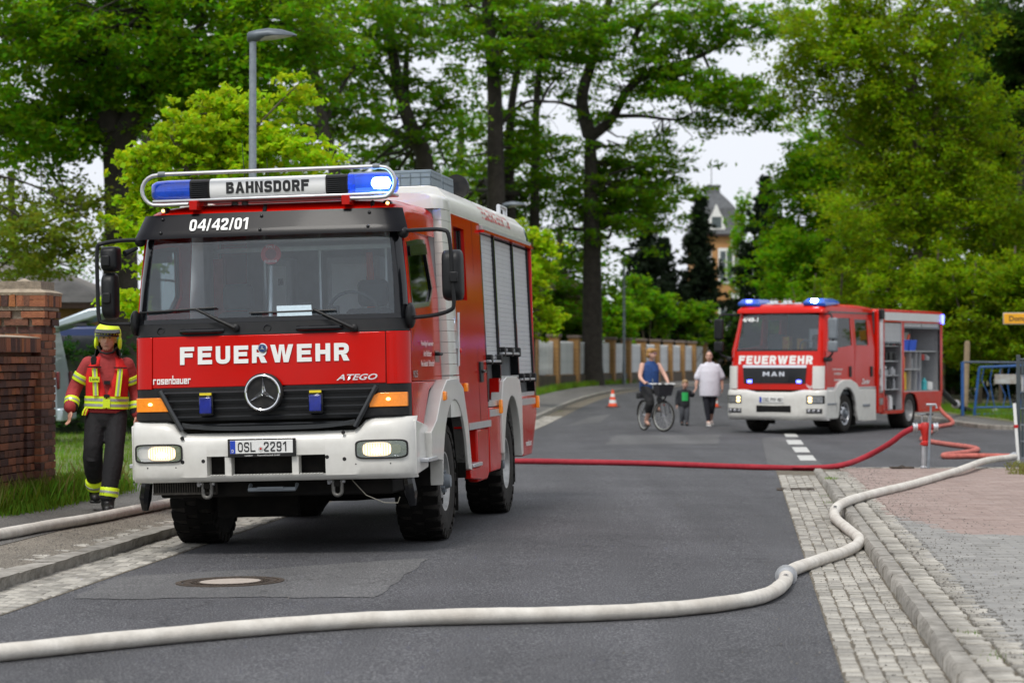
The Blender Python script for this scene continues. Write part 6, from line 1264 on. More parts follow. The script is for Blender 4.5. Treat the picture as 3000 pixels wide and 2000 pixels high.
# ================================================================ picket fence along the bend
PICK = M('weathered_white_pickets', (.50, .52, .53), .8, vs=3, col2=(.66, .67, .67), bump=.3, bs=20, island=.1)
OCH = bpy.data.materials.new('ochre_brickwork'); OCH.use_nodes = True
_n = OCH.node_tree.nodes; _l = OCH.node_tree.links; _b = _n.new('ShaderNodeTexBrick'); _c = _n.new('ShaderNodeTexCoord'); _m = _n.new('ShaderNodeMapping'); _m.inputs['Rotation'].default_value = (R(90), 0, 0)
_b.inputs['Scale'].default_value = 1.0; _b.inputs['Brick Width'].default_value = .26; _b.inputs['Row Height'].default_value = .078; _b.inputs['Mortar Size'].default_value = .009
_b.inputs['Color1'].default_value = (.42, .23, .07, 1); _b.inputs['Color2'].default_value = (.30, .15, .045, 1); _b.inputs['Mortar'].default_value = (.17, .13, .09, 1)
_l.new(_c.outputs['Object'], _m.inputs[0]); _l.new(_m.outputs[0], _b.inputs['Vector']); _l.new(_b.outputs['Color'], _n['Principled BSDF'].inputs['Base Color']); _n['Principled BSDF'].inputs['Roughness'].default_value = .9
PLIN = M('mossy_plinth', (.055, .045, .035), .95, vs=5, col2=(.11, .085, .06), bump=.4, bs=20); FCAP = M('pillar_cap_brown', (.17, .13, .11), .9, vs=6, var=.25)
FN = empty('picket_fence', (1.6, 92, .5), (0, 0, math.atan2(1, .228)), 'white picket fence between ochre brick pillars along the bend', 'fence')
FS = 3.9; slm = MB().prism([(-.055, 0), (.055, 0), (.055, 1.22), (0, 1.27), (-.055, 1.22)], 'y', -.012, .012).mesh('picket'); slm.materials.append(PICK)
for k in range(-2, 13):
    x = k * FS
    if k > -2:
        q = empty('pillar', (x, 0, 0), parent=FN); MB().box(-.21, .21, -.21, .21, -.1, 1.98).build('pillar_shaft', OCH, q, smooth=None); MB().box(-.26, .26, -.26, .26, 1.98, 2.09).build('pillar_cap', FCAP, q, bevel=.02)
    if k == 12: break
    MB().box(x + .21, x + FS - .21, -.11, .11, -.1, .52).build('plinth', PLIN, FN)
    for zz in (.75, 1.55): MB().box(x + .21, x + FS - .21, .02, .06, zz, zz + .08).build('rail', PICK, FN)
    step = .215 if k < 0 else .118; n = int((FS - .5) / step)
    for i in range(n): place(obj('picket', slm, PICK, FN), (x + .27 + i * (FS - .54) / (n - 1), 0, .56 + random.uniform(-.012, .012)), (0, random.uniform(-.008, .008), 0))
# ================================================================ corner furniture on the right
GF = M('anthracite_fence', (.045, .06, .068), .5, vs=6, var=.15); GFL = M('fence_strip_pale', (.35, .36, .37), .5, var=.08)
gf = empty('panel_fence', (8.04, 38.4, RT(36) + .0), (0, 0, R(-6)), 'anthracite panel fence with one pale strip at the pavement edge', 'fence')
MB().box(-.03, .03, -.03, .03, 0, 1.70).build('post', GF, gf, bevel=.006)
for r_ in range(6):
    for k in range(24): MB().box(.045 + k * .05, .085 + k * .05, -.008, .008, .08 + r_ * .262, .335 + r_ * .262).build('privacy_strip', GFL if r_ == 4 else GF, gf)
for r_ in range(7): MB().box(.03, 1.26, -.02, .02, .06 + r_ * .262, .074 + r_ * .262).build('wire_rail', STEEL, gf)
rp = empty('marker_post', (8.0, 38.2, RT(36)), (0, R(-4), 0), 'slim white marker post with a red band leaning by the grey fence', 'post')
MB().box(-.024, .024, -.018, .018, 0, .95).build('post_body', LETW, rp, bevel=.008); MB().box(-.031, .031, -.022, .022, .55, .60).build('red_band', LETR, rp); MB().box(-.032, .032, -.024, .024, .95, .99).build('post_cap', BLACKP, rp)
sx_, sy_ = (2937 - 1500) / FPX * 60, 60
sg = empty('direction_sign', (sx_ + .62, sy_, gz(12, 60) + .1), (0, 0, 0), 'yellow direction sign lettered Domsdorf on a grey post', 'sign')
MB().cyl((0, 0, 0), (0, 0, 2.85), .04, n=12).build('post', STEEL, sg); YS = M('sign_yellow', (.80, .38, .01), .45, var=.04)
zc = CAMH + (VH - 933) / FPX * 60 - sg.location.z
MB().box(-.62, .55, -.075, -.055, zc - .145, zc + .145).build('sign_back', M('sign_rim', (.45, .40, .33), .5), sg, bevel=.02); MB().box(-.60, .53, -.082, -.07, zc - .125, zc + .125).build('sign_panel', YS, sg, bevel=.015)
text('sign_lettering', 'Domsdorf', LETB, sg, (-.10, -.084, zc), .74, .14, bold=.02)
# blue gate with bent bars, wooden post
BG = M('blue_gate_paint', (.012, .075, .24), .5, vs=6, var=.2)
gt = empty('metal_gate', (12.35, 64, VZ(12, 64) + .01), (0, 0, R(-3)), 'open blue steel gate with crooked bars at the meadow edge', 'gate')
MB().box(-.43, -.35, .2, .28, -.05, 1.42).build('gate_post', BG, gt); MB().tube([(-.12, 0, -.02), (.02, 0, 1.28)], .035, 8).build('leaf_stile', BG, gt); MB().tube([(.02, 0, 1.28), (1.9, 0, 1.36)], .035, 8).build('leaf_rail', BG, gt)
for z in (.22, .04): MB().tube([(-.1, 0, z), (1.9, 0, z + .03)], .025, 8).build('leaf_rail', BG, gt)
MB().tube([(-.39, .24, 1.42), (1.9, .24, 1.40)], .03, 8).build('rear_rail', M('gate_rear_steel', (.06, .08, .11), .6, var=.2), gt)  # rear rail in a plain dull grey-blue steel
for i in range(8): x = .2 + i * .22; MB().tube([(x, 0, .24), (x + .06 * (-1) ** i, 0, .55), (x - .12, 0, .95), (x - .05, 0, 1.3)], .014, 6).build('gate_bar', BG, gt)
MB().box(.42, 1.1, -.03, .0, .85, 1.1).build('notice_plank', M('plank_pale', (.42, .45, .45), .7, vs=5, col2=(.25, .2, .16)), gt)
wp = empty('wooden_post', (12.55, 67, VZ(12, 67)), (0, R(2), 0), 'weathered round timber post behind the blue gate', 'post'); MB().lathe([(.085, -.05), (.08, 1.9), (.06, 1.97), (0, 1.98)], (0, 0, 0), 'z', 12).build('post_shaft', M('grey_timber', (.24, .18, .11), .9, vs=6, var=.25), wp)
# ================================================================ houses
def wall_house(name, x0, x1, y0, y1, z0, zw, roof, wallm, roofm, wins, label, quoins=False, hip=1.0, over=.35):
    q = empty(name, ((x0 + x1) / 2, y0, z0), (0, 0, 0), label, 'house'); w_ = (x1 - x0) / 2; d_ = y1 - y0
    MB().box(-w_, w_, 0, d_, -.2, zw).build('wall', wallm, q)
    rings = [[(-w_ * kx - (over if i == 0 else 0), d_ / 2 - d_ / 2 * kx - (over if i == 0 else 0), zz), (w_ * kx + (over if i == 0 else 0), d_ / 2 - d_ / 2 * kx - (over if i == 0 else 0), zz), (w_ * kx + (over if i == 0 else 0), d_ / 2 + d_ / 2 * kx + (over if i == 0 else 0), zz), (-w_ * kx - (over if i == 0 else 0), d_ / 2 + d_ / 2 * kx + (over if i == 0 else 0), zz)] for i, (kx, zz) in enumerate(roof)]
    MB().loft(rings).build('roof', roofm, q, smooth=None); MB().box(-w_ - over * .8, w_ + over * .8, -over * .8, d_ + over * .8, zw - .12, zw + .04).build('eaves', M('eaves_brown', (.10, .06, .05), .8, var=.2), q)
    for (cx_, cz_, ww, hh) in wins:
        wn = empty('window', (cx_, -.03, cz_), parent=q); MB().box(-ww / 2 - .14, ww / 2 + .14, -.02, .02, -hh / 2 - .14, hh / 2 + .2).build('window_surround', CWH, wn); MB().box(-ww / 2, ww / 2, -.05, -.01, -hh / 2, hh / 2).build('pane', M('window_pane', (.10, .12, .13), .1, var=.3, vs=2), wn)
        MB().box(-.035, .035, -.075, -.05, -hh / 2, hh / 2).box(-ww / 2, ww / 2, -.07, -.05, hh * .12, hh * .12 + .07).build('glazing_bar', CWH, wn)
    if quoins:
        for i in range(int(zw / .55)): MB().box(w_ - (.55 if i % 2 else .35), w_ + .03, -.04, .3, i * .55, i * .55 + .40).build('quoin', CWH, q)
    return q
OCHW = M('ochre_render', (.38, .19, .07), .9, vs=2, col2=(.46, .25, .10)); SLATE = M('grey_slate', (.075, .08, .085), .7, vs=4, var=.3, bump=.5, bs=14)
V = wall_house('villa', 11.4, 14.3, 152, 157, .5, 9.0, [(1, 9.02), (.97, 9.6), (.86, 10.7), (.55, 11.3), (.28, 11.75), (.25, 12.1)], OCHW, SLATE, [(.62, 7.0, .75, 1.9), (-.8, 7.0, .75, 1.9), (.62, 3.4, .75, 1.9), (-.8, 3.4, .75, 1.9)], 'ochre villa with grey mansard roof between the spruces', True)
dm = empty('dormer', (.0, -.2, 9.3), parent=V); MB().prism([(-.55, 0), (.55, 0), (.5, .6), (.25, 1.0), (0, 1.6), (-.25, 1.0), (-.5, .6)], 'y', 0, 1.4).build('dormer_gable', CWH, dm); MB().box(-.3, .3, -.02, 0, .1, .8).build('pane', M('window_pane', (.1, .12, .13), .1), dm)
MB().box(-.45, .45, 1.9, 3.1, 12.08, 12.25).build('roof_crown', SLATE, V); MB().cyl((-.1, 2.5, 12.2), (-.1, 2.5, 13.4), .025, n=6).build('finial', SLATE, V)
wall_house('garden_house', -1.2, 3.4, 108, 114, .5, 3.9, [(1, 3.92), (.5, 5.2), (.1, 5.8)], OCHW, M('brown_tile', (.16, .10, .08), .8, vs=5, var=.2), [(-1.3, 2.0, .8, 1.7), (.9, 2.0, .8, 1.7)], 'ochre garden house with white windows behind the picket fence')
wall_house('bungalow', -15.6, -10.3, 60, 68, .25, 2.75, [(1, 2.78), (.02, 4.1)], M('dark_ochre_wall', (.20, .11, .03), .9, vs=3, var=.25), M('grey_roof_sheet', (.17, .155, .14), .8, vs=3, var=.25), [(1.2, 1.5, .9, 1.0)], 'low brown bungalow with grey hipped roof behind the hedge')
# ================================================================ parked vans behind the pier
VANP = M('pale_blue_van_paint', (.40, .47, .52), .3, metal=.3, var=.04, coat=.5); VGL = M('van_glass', (.02, .022, .025), .08, coat=.5)
def van(name, loc, rz, paint, label, tail=False):
    q = empty(name, loc, (0, 0, rz), label, 'van'); w_ = .95
    side = [(-2.55, .42), (-2.55, .95), (-2.35, 1.12), (-1.65, 1.30), (-.95, 1.90), (2.05, 1.97), (2.25, 1.90), (2.42, 1.1), (2.46, .42), (1.92, .36), (1.86, .62), (1.62, .76), (1.36, .62), (1.30, .36), (-1.2, .36), (-1.26, .62), (-1.5, .76), (-1.76, .62), (-1.82, .36)]
    MB().loft([[(x, y, z) for x, z in side] for y in (-w_, w_)]).build('van_body', paint, q, bevel=.05, seg=3)
    for sy in (-1, 1):
        for a in ([(-1.42, 1.22), (-.98, 1.72), (-.45, 1.74), (-.45, 1.2)], [(-.35, 1.2), (-.35, 1.74), (.75, 1.77), (.75, 1.2)], [(.85, 1.2), (.85, 1.77), (1.98, 1.78), (2.16, 1.2)]):
            MB().loft([[(x, sy * (w_ + d), z) for x, z in a] for d in (-.02, .008)]).build('side_window', VGL, q)
        for x in (-1.5, 1.61):
            wh = empty('wheel', (x, sy * (w_ - .11), .33), parent=q); MB().lathe([(.2, -.1), (.32, -.09), (.33, 0), (.32, .09), (.2, .1)], (0, 0, 0), 'y', 24).build('tyre', RUBBER, wh); MB().lathe([(0, -.07), (.19, -.08), (.21, .0), (.19, .08), (0, .07)], (0, 0, 0), 'y', 20).build('rim', ALU, wh)
        MB().box(2.42, 2.475, sy * .80 - .06, sy * .80 + .06, .9, 1.2).build('tail_lamp', M('tail_red', (.12, .01, .01), .3), q, bevel=.02); MB().box(.5, 1.2, sy * w_ - .01, sy * w_ + .012, 1.0, 1.03).build('side_trim', BLACKP, q)
    MB().loft([[(x, y, z) for x, z in ((-1.58, 1.33), (-.98, 1.86), (-.99, 1.88), (-1.60, 1.35))] for y in (-.82, .82)]).build('front_glass', VGL, q)
    MB().box(-2.62, -2.5, -.92, .92, .36, .62).build('front_bumper', BLACKP, q, bevel=.03); MB().box(2.42, 2.54, -.92, .92, .36, .58).build('rear_bumper', paint, q, bevel=.03)
    if tail:
        tg = MB().loft([[(2.15, y, 1.94), (2.95, y, 2.26), (3.25, y, 2.30), (3.25, y, 2.18), (2.95, y, 2.08), (2.15, y, 1.86)] for y in (-.82, .82)]).build('raised_tailgate', paint, q, bevel=.03)
        MB().box(2.5, 2.9, -.6, .6, 1.98, 2.02).build('tailgate_glass', VGL, tg)
    return q
van('parked_van', (-10.15, 41.5, .21), R(3), VANP, 'pale blue van with raised tailgate parked behind the brick pier', True)
van('parked_van', (-10.6, 50.6, .33), R(2), M('dark_blue_van_paint', (.012, .03, .12), .3, coat=.5, var=.05), 'dark blue van parked behind the clipped hedge')
# ================================================================ trees, shrubs, grass
BARK = M('dark_bark', (.022, .018, .014), .95, vs=5, col2=(.05, .042, .034), bump=.8, bs=14); BARKL = M('grey_brown_bark', (.085, .065, .045), .95, vs=5, col2=(.14, .11, .08), bump=.6, bs=14)
LOAK = leafmat('oak_leaf', (.080, .17, .006), (.24, .46, .008), .75); LOAK2 = leafmat('oak_leaf_deep', (.062, .135, .006), (.18, .36, .008), .75); LDROOP = leafmat('backlit_drooping_leaf', (.13, .18, .015), (.32, .40, .03))  # LDROOP: backlight put into a paler leaf colour
LLIME = leafmat('lime_leaf', (.26, .39, .010), (.58, .76, .016), .6); LYEL = leafmat('spring_leaf', (.135, .21, .006), (.34, .49, .008), 1.0); LGRN = leafmat('fresh_leaf', (.11, .23, .006), (.27, .52, .008), .7)  # LYEL: strong noise darkens patches, painting shaded gaps into the foliage
LDRK = leafmat('dark_leaf', (.03, .062, .010), (.07, .15, .014)); LSPR = leafmat('spruce_needle', (.014, .024, .012), (.02, .035, .014), .5, .02); LHED = leafmat('hedge_leaf', (.022, .065, .010), (.04, .11, .012))  # LDRK is simply a darker green leaf colour
LLIL = leafmat('lilac_bloom', (.12, .08, .22), (.2, .12, .3))
def leaf_arrays(C, npc, spread, size, up=.5, narrow=.5):
    """C: (N,3) clump centres; returns quads of leaves scattered round them"""
    C = np.asarray(C, float); N = len(C) * npc; c = np.repeat(C, npc, 0)
    sub = RNG.normal(size=(len(C), 5, 3)) * np.array(spread) * .8; k = RNG.integers(0, 5, N)
    c = c + sub[np.repeat(np.arange(len(C)), npc), k] + RNG.normal(size=(N, 3)) * np.array(spread) * .30
    n = RNG.normal(size=(N, 3)); n[:, 2] = np.abs(n[:, 2]) * (1 + up) + up; n /= np.linalg.norm(n, axis=1)[:, None]
    a = np.cross(n, RNG.normal(size=(N, 3))); a /= np.linalg.norm(a, axis=1)[:, None] + 1e-9; b = np.cross(n, a)
    s = size * RNG.uniform(.6, 1.25, N)[:, None]; a *= s * .5; b *= s * .5 * narrow
    return np.stack([c - a, c + b - a * .15, c + a, c - b - a * .15], 1).reshape(-1, 3)
def quad_mesh(name, v, mat):
    n = len(v); me = bpy.data.meshes.new(name); me.vertices.add(n); me.loops.add(n); me.polygons.add(n // 4)
    me.vertices.foreach_set('co', np.ascontiguousarray(v, dtype=np.float32).ravel()); me.loops.foreach_set('vertex_index', np.arange(n, dtype=np.int32)); me.polygons.foreach_set('loop_start', np.arange(0, n, 4, dtype=np.int32))
    me.update(calc_edges=True); me.materials.append(mat); return me
def in_ell(c, r, n, shell=.45):
    d = RNG.normal(size=(n, 3)); d /= np.linalg.norm(d, axis=1)[:, None]; return np.array(c) + d * (RNG.uniform(0, 1, n)[:, None] ** shell) * np.array(r)
def EL(u, v, y, ru, rv, ry, n): p = px(u, v, y); k = y / FPX; return ((p.x, p.y, p.z), (ru * k, ry, rv * k), n)
def tree(name, label, base, trunk, limbs, ells, leaf, mat, npc=110, spread=(.55, .55, .32), bark=None, group=None, r0=.4, twig=.03, cat='tree', up=.5, narrow=.5):
    """trunk: points (world) from the ground up; limbs: (points, r0, r1); foliage clumps sit in ellipsoids and hang on twigs from the nearest limb"""
    bark = bark or BARK; base = Vector(base); q = empty(name, base, (0, 0, 0), label, cat, group); nodes = []
    mb = MB(); tp = smoothpath(trunk, 5); nT = len(tp)
    rr = [r0 * (1.25 if i == 0 else 1) * (1 - .6 * i / nT) for i in range(nT)]; mb.tube([p - base for p in tp], rr, 10); nodes += list(zip(tp, rr))[nT // 3:]
    tk = mb.build('trunk', bark, q, smooth=70)
    for pts, a, b in limbs:
        lp = smoothpath(pts, 5); n = len(lp); ra = [a + (b - a) * i / (n - 1) for i in range(n)]; MB().tube([p - base for p in lp], ra, 8).build('limb', bark, tk, smooth=70); nodes += list(zip(lp, ra))
    C = np.concatenate([in_ell(c, r, n) for c, r, n in ells]); NP = np.array([tuple(p) for p, _ in nodes]); mb = MB()
    for c in C:
        d = NP - c; d[:, 2] += np.maximum(0, NP[:, 2] - c[2]) * .6; i = int(np.argmin((d ** 2).sum(1))); p0 = Vector(NP[i]); p1 = Vector(c); L_ = (p1 - p0).length
        m1 = p0.lerp(p1, .35) + Vector(RNG.normal(size=3) * .08 * L_) + Vector((0, 0, .05 * L_)); m2 = p0.lerp(p1, .7) + Vector(RNG.normal(size=3) * .07 * L_) + Vector((0, 0, .05 * L_)); t0 = min(nodes[i][1] * .5, twig + .012 * L_)
        mb.tube([p - base for p in (p0, m1, m2, p1)], [t0, t0 * .7, t0 * .45, t0 * .15], 4, False)
    if mb.v: mb.build('branches', bark, tk, smooth=70, kind='stuff')
    v = leaf_arrays(C, npc, spread, leaf, up, narrow) - np.array(base); obj('crown', quad_mesh('crown', v, mat), mat, q); return q
P_ = lambda *a: [px(*p) for p in a]
GB = lambda x, y: (x, y, gz(0, 30) * 0 + rise(y) + .05)
# --- big oak on the left
b = px(345, 1100, 57); b.z = .2
tree('oak_tree', 'huge dark oak with forking trunk behind the firefighter', b, [b, px(352, 850, 57), px(350, 600, 57), px(335, 420, 57), px(335, 330, 57)],
     [(P_((335, 400, 57), (318, 250, 57.3), (315, 120, 57.5), (330, -40, 58), (360, -200, 58)), .36, .16), (P_((345, 440, 57), (395, 330, 56.6), (430, 210, 56.3), (455, 100, 56), (500, -40, 56), (540, -160, 56)), .30, .10),
      (P_((400, 320, 56.6), (480, 245, 56), (545, 180, 55.5), (640, 130, 55), (760, 60, 54.5), (880, -40, 54)), .17, .05), (P_((540, 180, 55.5), (580, 90, 55), (600, 0, 55), (610, -120, 55)), .12, .06),
      (P_((320, 260, 57.3), (220, 190, 58), (110, 150, 59), (0, 100, 60), (-120, 90, 60)), .15, .05), (P_((330, 430, 57), (240, 360, 58), (120, 370, 58.5), (0, 380, 59)), .10, .04), (P_((315, 130, 57.5), (250, 30, 57), (180, -60, 56)), .14, .06),
      (P_((345, 560, 57), (260, 600, 56.5), (160, 640, 56), (60, 700, 55.5)), .06, .02), (P_((450, 120, 56), (420, 20, 55), (400, -80, 55)), .1, .05)],
     [EL(120, 130, 57, 330, 240, 3.5, 60), EL(380, 60, 56, 330, 220, 3.5, 52), EL(720, 120, 55, 330, 260, 3, 62), EL(60, 380, 57, 240, 140, 3, 34), EL(560, 330, 56, 230, 140, 2.5, 26), EL(300, -250, 57, 600, 160, 4, 40), EL(240, 300, 59, 260, 200, 2, 22)], .195, LOAK, 205, (.64, .64, .28), r0=.50)
b = px(20, 1080, 52); b.z = .2
tree('hanging_tree', 'pale drooping foliage hanging over the bungalow roof', px(-160, 1100, 54), [px(-160, 1100, 54), px(-150, 700, 54), px(-120, 480, 54)], [(P_((-130, 560, 54), (0, 600, 54), (120, 680, 54), (230, 740, 53.5)), .03, .01), (P_((-120, 500, 54), (60, 530, 54), (200, 600, 54), (270, 660, 54)), .03, .01)],
     [EL(170, 720, 54, 130, 90, 1.5, 26), EL(30, 640, 55, 110, 110, 1.5, 14), EL(200, 590, 55, 110, 70, 1.5, 12), EL(60, 790, 56, 130, 40, 1.5, 10)], .16, LDROOP, 110, (.5, .5, .2), bark=BARK, r0=.2, twig=.012)
b = px(450, 1090, 78); b.z = .4
tree('oak_tree', 'slender dark trunk just right of the huge forking oak', b, [b, px(445, 700, 78), px(430, 450, 78), px(425, 200, 78)], [(P_((430, 430, 78), (520, 330, 78), (640, 260, 78)), .12, .04), (P_((428, 330, 78), (360, 200, 78), (300, 80, 78)), .12, .04)], [EL(440, 120, 79, 260, 200, 3, 36), EL(560, 420, 80, 210, 130, 2.5, 24), EL(700, 560, 84, 200, 120, 2.5, 16)], .23, LOAK2, 150, (.75, .75, .4), r0=.30)
# --- tall park trees in the middle
def park(u0, pts, label, ells, limbs=(), y=90, r0=.35, mat=None, npc=175, leaf=.235):
    b = px(u0, 1080, y); b.z = rise(y) + .05
    return tree('park_tree', label, b, [b] + [px(u, v, y) for u, v in pts], [(P_(*[(u, v, y + dy) for u, v, dy in l]), a, c) for l, a, c in limbs], ells, leaf, mat or LOAK, npc, (.75, .75, .28), r0=r0)
park(1010, [(985, 560), (950, 380), (915, 180), (880, 0)], 'park tree with thin leaning trunk above the light bar', [EL(930, 90, 84, 220, 190, 3, 40), EL(1010, 330, 86, 150, 120, 2, 14), EL(800, 380, 88, 170, 150, 2, 18)], [([(945, 370, 0), (1010, 240, 1), (1080, 140, 1)], .1, .03)], 84, .26)
park(1265, [(1248, 520), (1215, 400), (1180, 300), (1150, 150), (1130, -50)], 'park tree with crooked double trunk behind the roof crates', [EL(1130, 60, 88, 230, 210, 3, 46), EL(1250, 320, 88, 170, 130, 2.5, 20), EL(1120, 470, 92, 190, 110, 2.5, 20)], [([(1190, 320, 0), (1190, 180, 1), (1210, 40, 1)], .16, .06), ([(1215, 400, 0), (1270, 330, 0), (1340, 280, 0)], .08, .03), ([(1180, 300, 0), (1110, 200, 0), (1060, 120, 0)], .12, .04)], 88, .36, LOAK2)
park(1455, [(1455, 700), (1452, 480), (1448, 250), (1430, 60), (1420, -100)], 'straight dark park tree beside its thinner twin', [EL(1430, 60, 92, 240, 220, 3, 50), EL(1480, 420, 94, 170, 140, 2.5, 20), EL(1400, 680, 98, 150, 130, 2.5, 22)], [([(1450, 380, 0), (1540, 300, 0), (1640, 300, 0)], .09, .03), ([(1445, 200, 0), (1500, 80, 0), (1560, -20, 0)], .12, .04)], 92, .42)
park(1497, [(1497, 700), (1492, 480), (1500, 300), (1540, 100)], 'thinner twin of the straight dark park tree', [EL(1560, 120, 95, 190, 180, 2.5, 26), EL(1530, 560, 97, 130, 140, 2.5, 14)], (), 94, .26, LOAK2)
park(1568, [(1566, 700), (1568, 500), (1572, 300), (1590, 120)], 'slim park tree next to the broad right-hand one', [EL(1610, 140, 97, 190, 200, 2.5, 30), EL(1600, 480, 98, 110, 130, 2, 12)], [([(1570, 330, 0), (1620, 240, 0), (1690, 190, 0)], .07, .02)], 96, .24)
park(1735, [(1735, 820), (1732, 600), (1730, 450), (1728, 380)], 'broad park tree with a long limb reaching over the road', [EL(1760, 120, 98, 230, 230, 3, 54), EL(1960, 60, 98, 170, 120, 2.5, 20), EL(2120, 300, 98, 150, 95, 2.5, 34), EL(1980, 230, 98, 150, 110, 2.5, 20), EL(2130, 100, 98, 150, 110, 2, 18), EL(1860, 480, 99, 160, 170, 2.5, 30), EL(1720, 640, 99, 190, 190, 2.5, 38), EL(1890, 620, 102, 140, 120, 2.5, 20), EL(2240, 330, 98, 50, 50, 1, 5), EL(2290, 40, 98, 90, 60, 1.5, 7)],
     [([(1728, 400, 0), (1705, 290, 0), (1740, 160, 0), (1780, 20, 0), (1800, -90, 0)], .30, .10), ([(1732, 400, 0), (1790, 350, 0), (1850, 250, 0), (1950, 200, 0), (2060, 160, 0), (2160, 100, 0)], .24, .05), ([(1800, 340, 0), (1880, 340, 0), (1980, 350, 0), (2030, 330, 0)], .10, .03), ([(1850, 130, 0), (1910, 20, 0), (1990, -10, 0), (2080, 20, 0)], .13, .03), ([(1720, 330, 0), (1640, 300, 0), (1560, 300, 0)], .10, .03), ([(1960, 200, 0), (2000, 260, 0), (2030, 330, 0)], .08, .03), ([(2060, 160, 0), (2100, 230, 0), (2200, 300, 0)], .07, .02)], 98, .44)
for i, (u, v, y, ru, rv, n, m_, lb) in enumerate(((1150, 700, 104, 260, 240, 52, LOAK2, 'dense park tree filling the gap behind the crooked trunk'), (1350, 560, 108, 220, 240, 40, LOAK2, 'dense park tree filling the gap behind the straight trunk'), (1640, 820, 106, 170, 150, 34, LOAK2, 'dense low tree behind the garden house'), (760, 640, 92, 190, 170, 30, LOAK2, 'dense park tree behind the young lime'))):
    b = px(u, 1050, y); tree('park_tree', lb, b, [b, px(u, v + 150, y), px(u, v - rv, y)], [], [EL(u, v, y, ru, rv, 2.5, n)], .28, m_, 150, (.9, .9, .46), r0=.3)
b = px(40, 1060, 88); tree('park_tree', 'hazy fresh green tree beyond the bungalow', b, [b, px(40, 800, 88), px(30, 500, 88)], [], [EL(-10, 720, 88, 70, 140, 2, 14), EL(-60, 850, 88, 160, 90, 2, 10), EL(190, 820, 92, 120, 45, 2, 8)], .2, LGRN, 110, (.7, .7, .4), r0=.25)
for k, (x, y) in enumerate(((-26, -34), (-15, -46), (-3, -52), (9, -44), (19, -36), (30, -30))):   # unseen trees added behind the viewer for reflections in paint and glass
    src = [o for o in COL.objects if o.name.startswith('park_tree') and o.parent is None][(1, 2, 5, 2, 1, 2)[k]]; c = copy_tree(src); c.location = (x, y, 0); c.rotation_euler.z = k * 1.1; c['label'] = 'unseen tree added behind the viewer for reflections'; c['group'] = 'unseen trees added behind the viewer'
# --- young street trees
b = Vector((-4.35, 37.5, LS(37))); tree('lime_tree', 'bright young lime tree with large fresh leaves behind the engine cab', b, [b, px(640, 900, 37.5), px(650, 600, 37.5), px(665, 350, 37.5)], [(P_((645, 700, 37.5), (560, 520, 37.3), (500, 400, 37)), .03, .012), (P_((650, 650, 37.5), (760, 480, 37.5), (840, 420, 37.5)), .03, .012), (P_((655, 480, 37.5), (780, 340, 37.3), (880, 240, 37.2)), .025, .008), (P_((640, 800, 37.5), (480, 640, 37.2), (400, 470, 37)), .03, .01), (P_((640, 860, 37.5), (470, 820, 37), (370, 880, 36.8)), .025, .008)],
     [EL(650, 460, 37.5, 210, 110, .7, 62), EL(560, 380, 37.4, 110, 80, .5, 20), EL(800, 420, 37.5, 130, 60, .6, 28), EL(860, 270, 37.3, 40, 50, .2, 6), EL(690, 310, 37.5, 110, 50, .4, 18), EL(430, 560, 37.2, 65, 100, .4, 24), EL(390, 470, 37.1, 25, 40, .2, 5), EL(410, 720, 37.1, 60, 80, .4, 14), EL(385, 880, 36.9, 35, 40, .2, 7), EL(930, 480, 37.4, 60, 40, .4, 9), EL(620, 620, 37.6, 260, 110, .7, 40), EL(370, 650, 37, 25, 30, .2, 3)], .105, LLIME, 75, (.17, .17, .10), bark=BARKL, r0=.07, twig=.006, up=.25, narrow=.85)
b = px(1562, 1100, 70); b.z = LS(70) + .05; tree('lime_tree', 'bright young lime tree showing past the rear of the engine', b, [b, px(1562, 950, 70), px(1560, 700, 70)], [], [EL(1575, 790, 70, 42, 130, .5, 34), EL(1530, 850, 70, 60, 190, .7, 40), EL(1590, 940, 70, 40, 60, .4, 12)], .14, LLIME, 80, (.24, .24, .16), bark=BARKL, r0=.09, twig=.01, narrow=.8)
# --- wood on the right
GW = 'trees of the wood on the right'
def wood(u, y, ells, label, mat, leaf=.2, r0=.16, npc=170, bark=BARKL, limbs=(), top=200, spread=(.62, .62, .36)):
    b = px(u, 1080, y); b.z = VZ(30, y) + .02
    return tree('wood_tree', label, b, [b, b.lerp(px(u - 10, top, y), .35) + Vector((.08, 0, 0)), b.lerp(px(u - 10, top, y), .7) - Vector((.1, 0, 0)), px(u - 10, top, y)], [(P_(*[(a, v, y) for a, v in l]), ra, rb) for l, ra, rb in limbs], ells, leaf, mat, npc, spread, bark=bark, group=GW, r0=r0)
wood(2690, 75, [EL(2520, 150, 75, 230, 170, 2.2, 46), EL(2700, 120, 75, 200, 190, 2.2, 44), EL(2640, 400, 75, 260, 160, 2, 52), EL(2420, 100, 75, 130, 90, 1.5, 14), EL(2380, 240, 75, 70, 60, 1, 7), EL(2760, 600, 74.6, 170, 130, 1.4, 26), EL(2600, 620, 74.8, 170, 110, 1.4, 22), EL(2850, 380, 75, 130, 150, 1.5, 20), EL(2700, -80, 75, 330, 110, 2, 24)], 'tall yellow green spring tree with a pale bare trunk in the wood', LYEL, .165, .20, 290, limbs=[([(2690, 430), (2600, 190), (2510, 110), (2420, 90)], .10, .03), ([(2685, 350), (2650, 180), (2660, 0)], .09, .04), ([(2690, 480), (2770, 250), (2830, 60)], .09, .03), ([(2690, 620), (2580, 460), (2480, 400)], .06, .02), ([(2520, 120), (2400, 140), (2330, 180)], .03, .01)], spread=(.6, .6, .42))
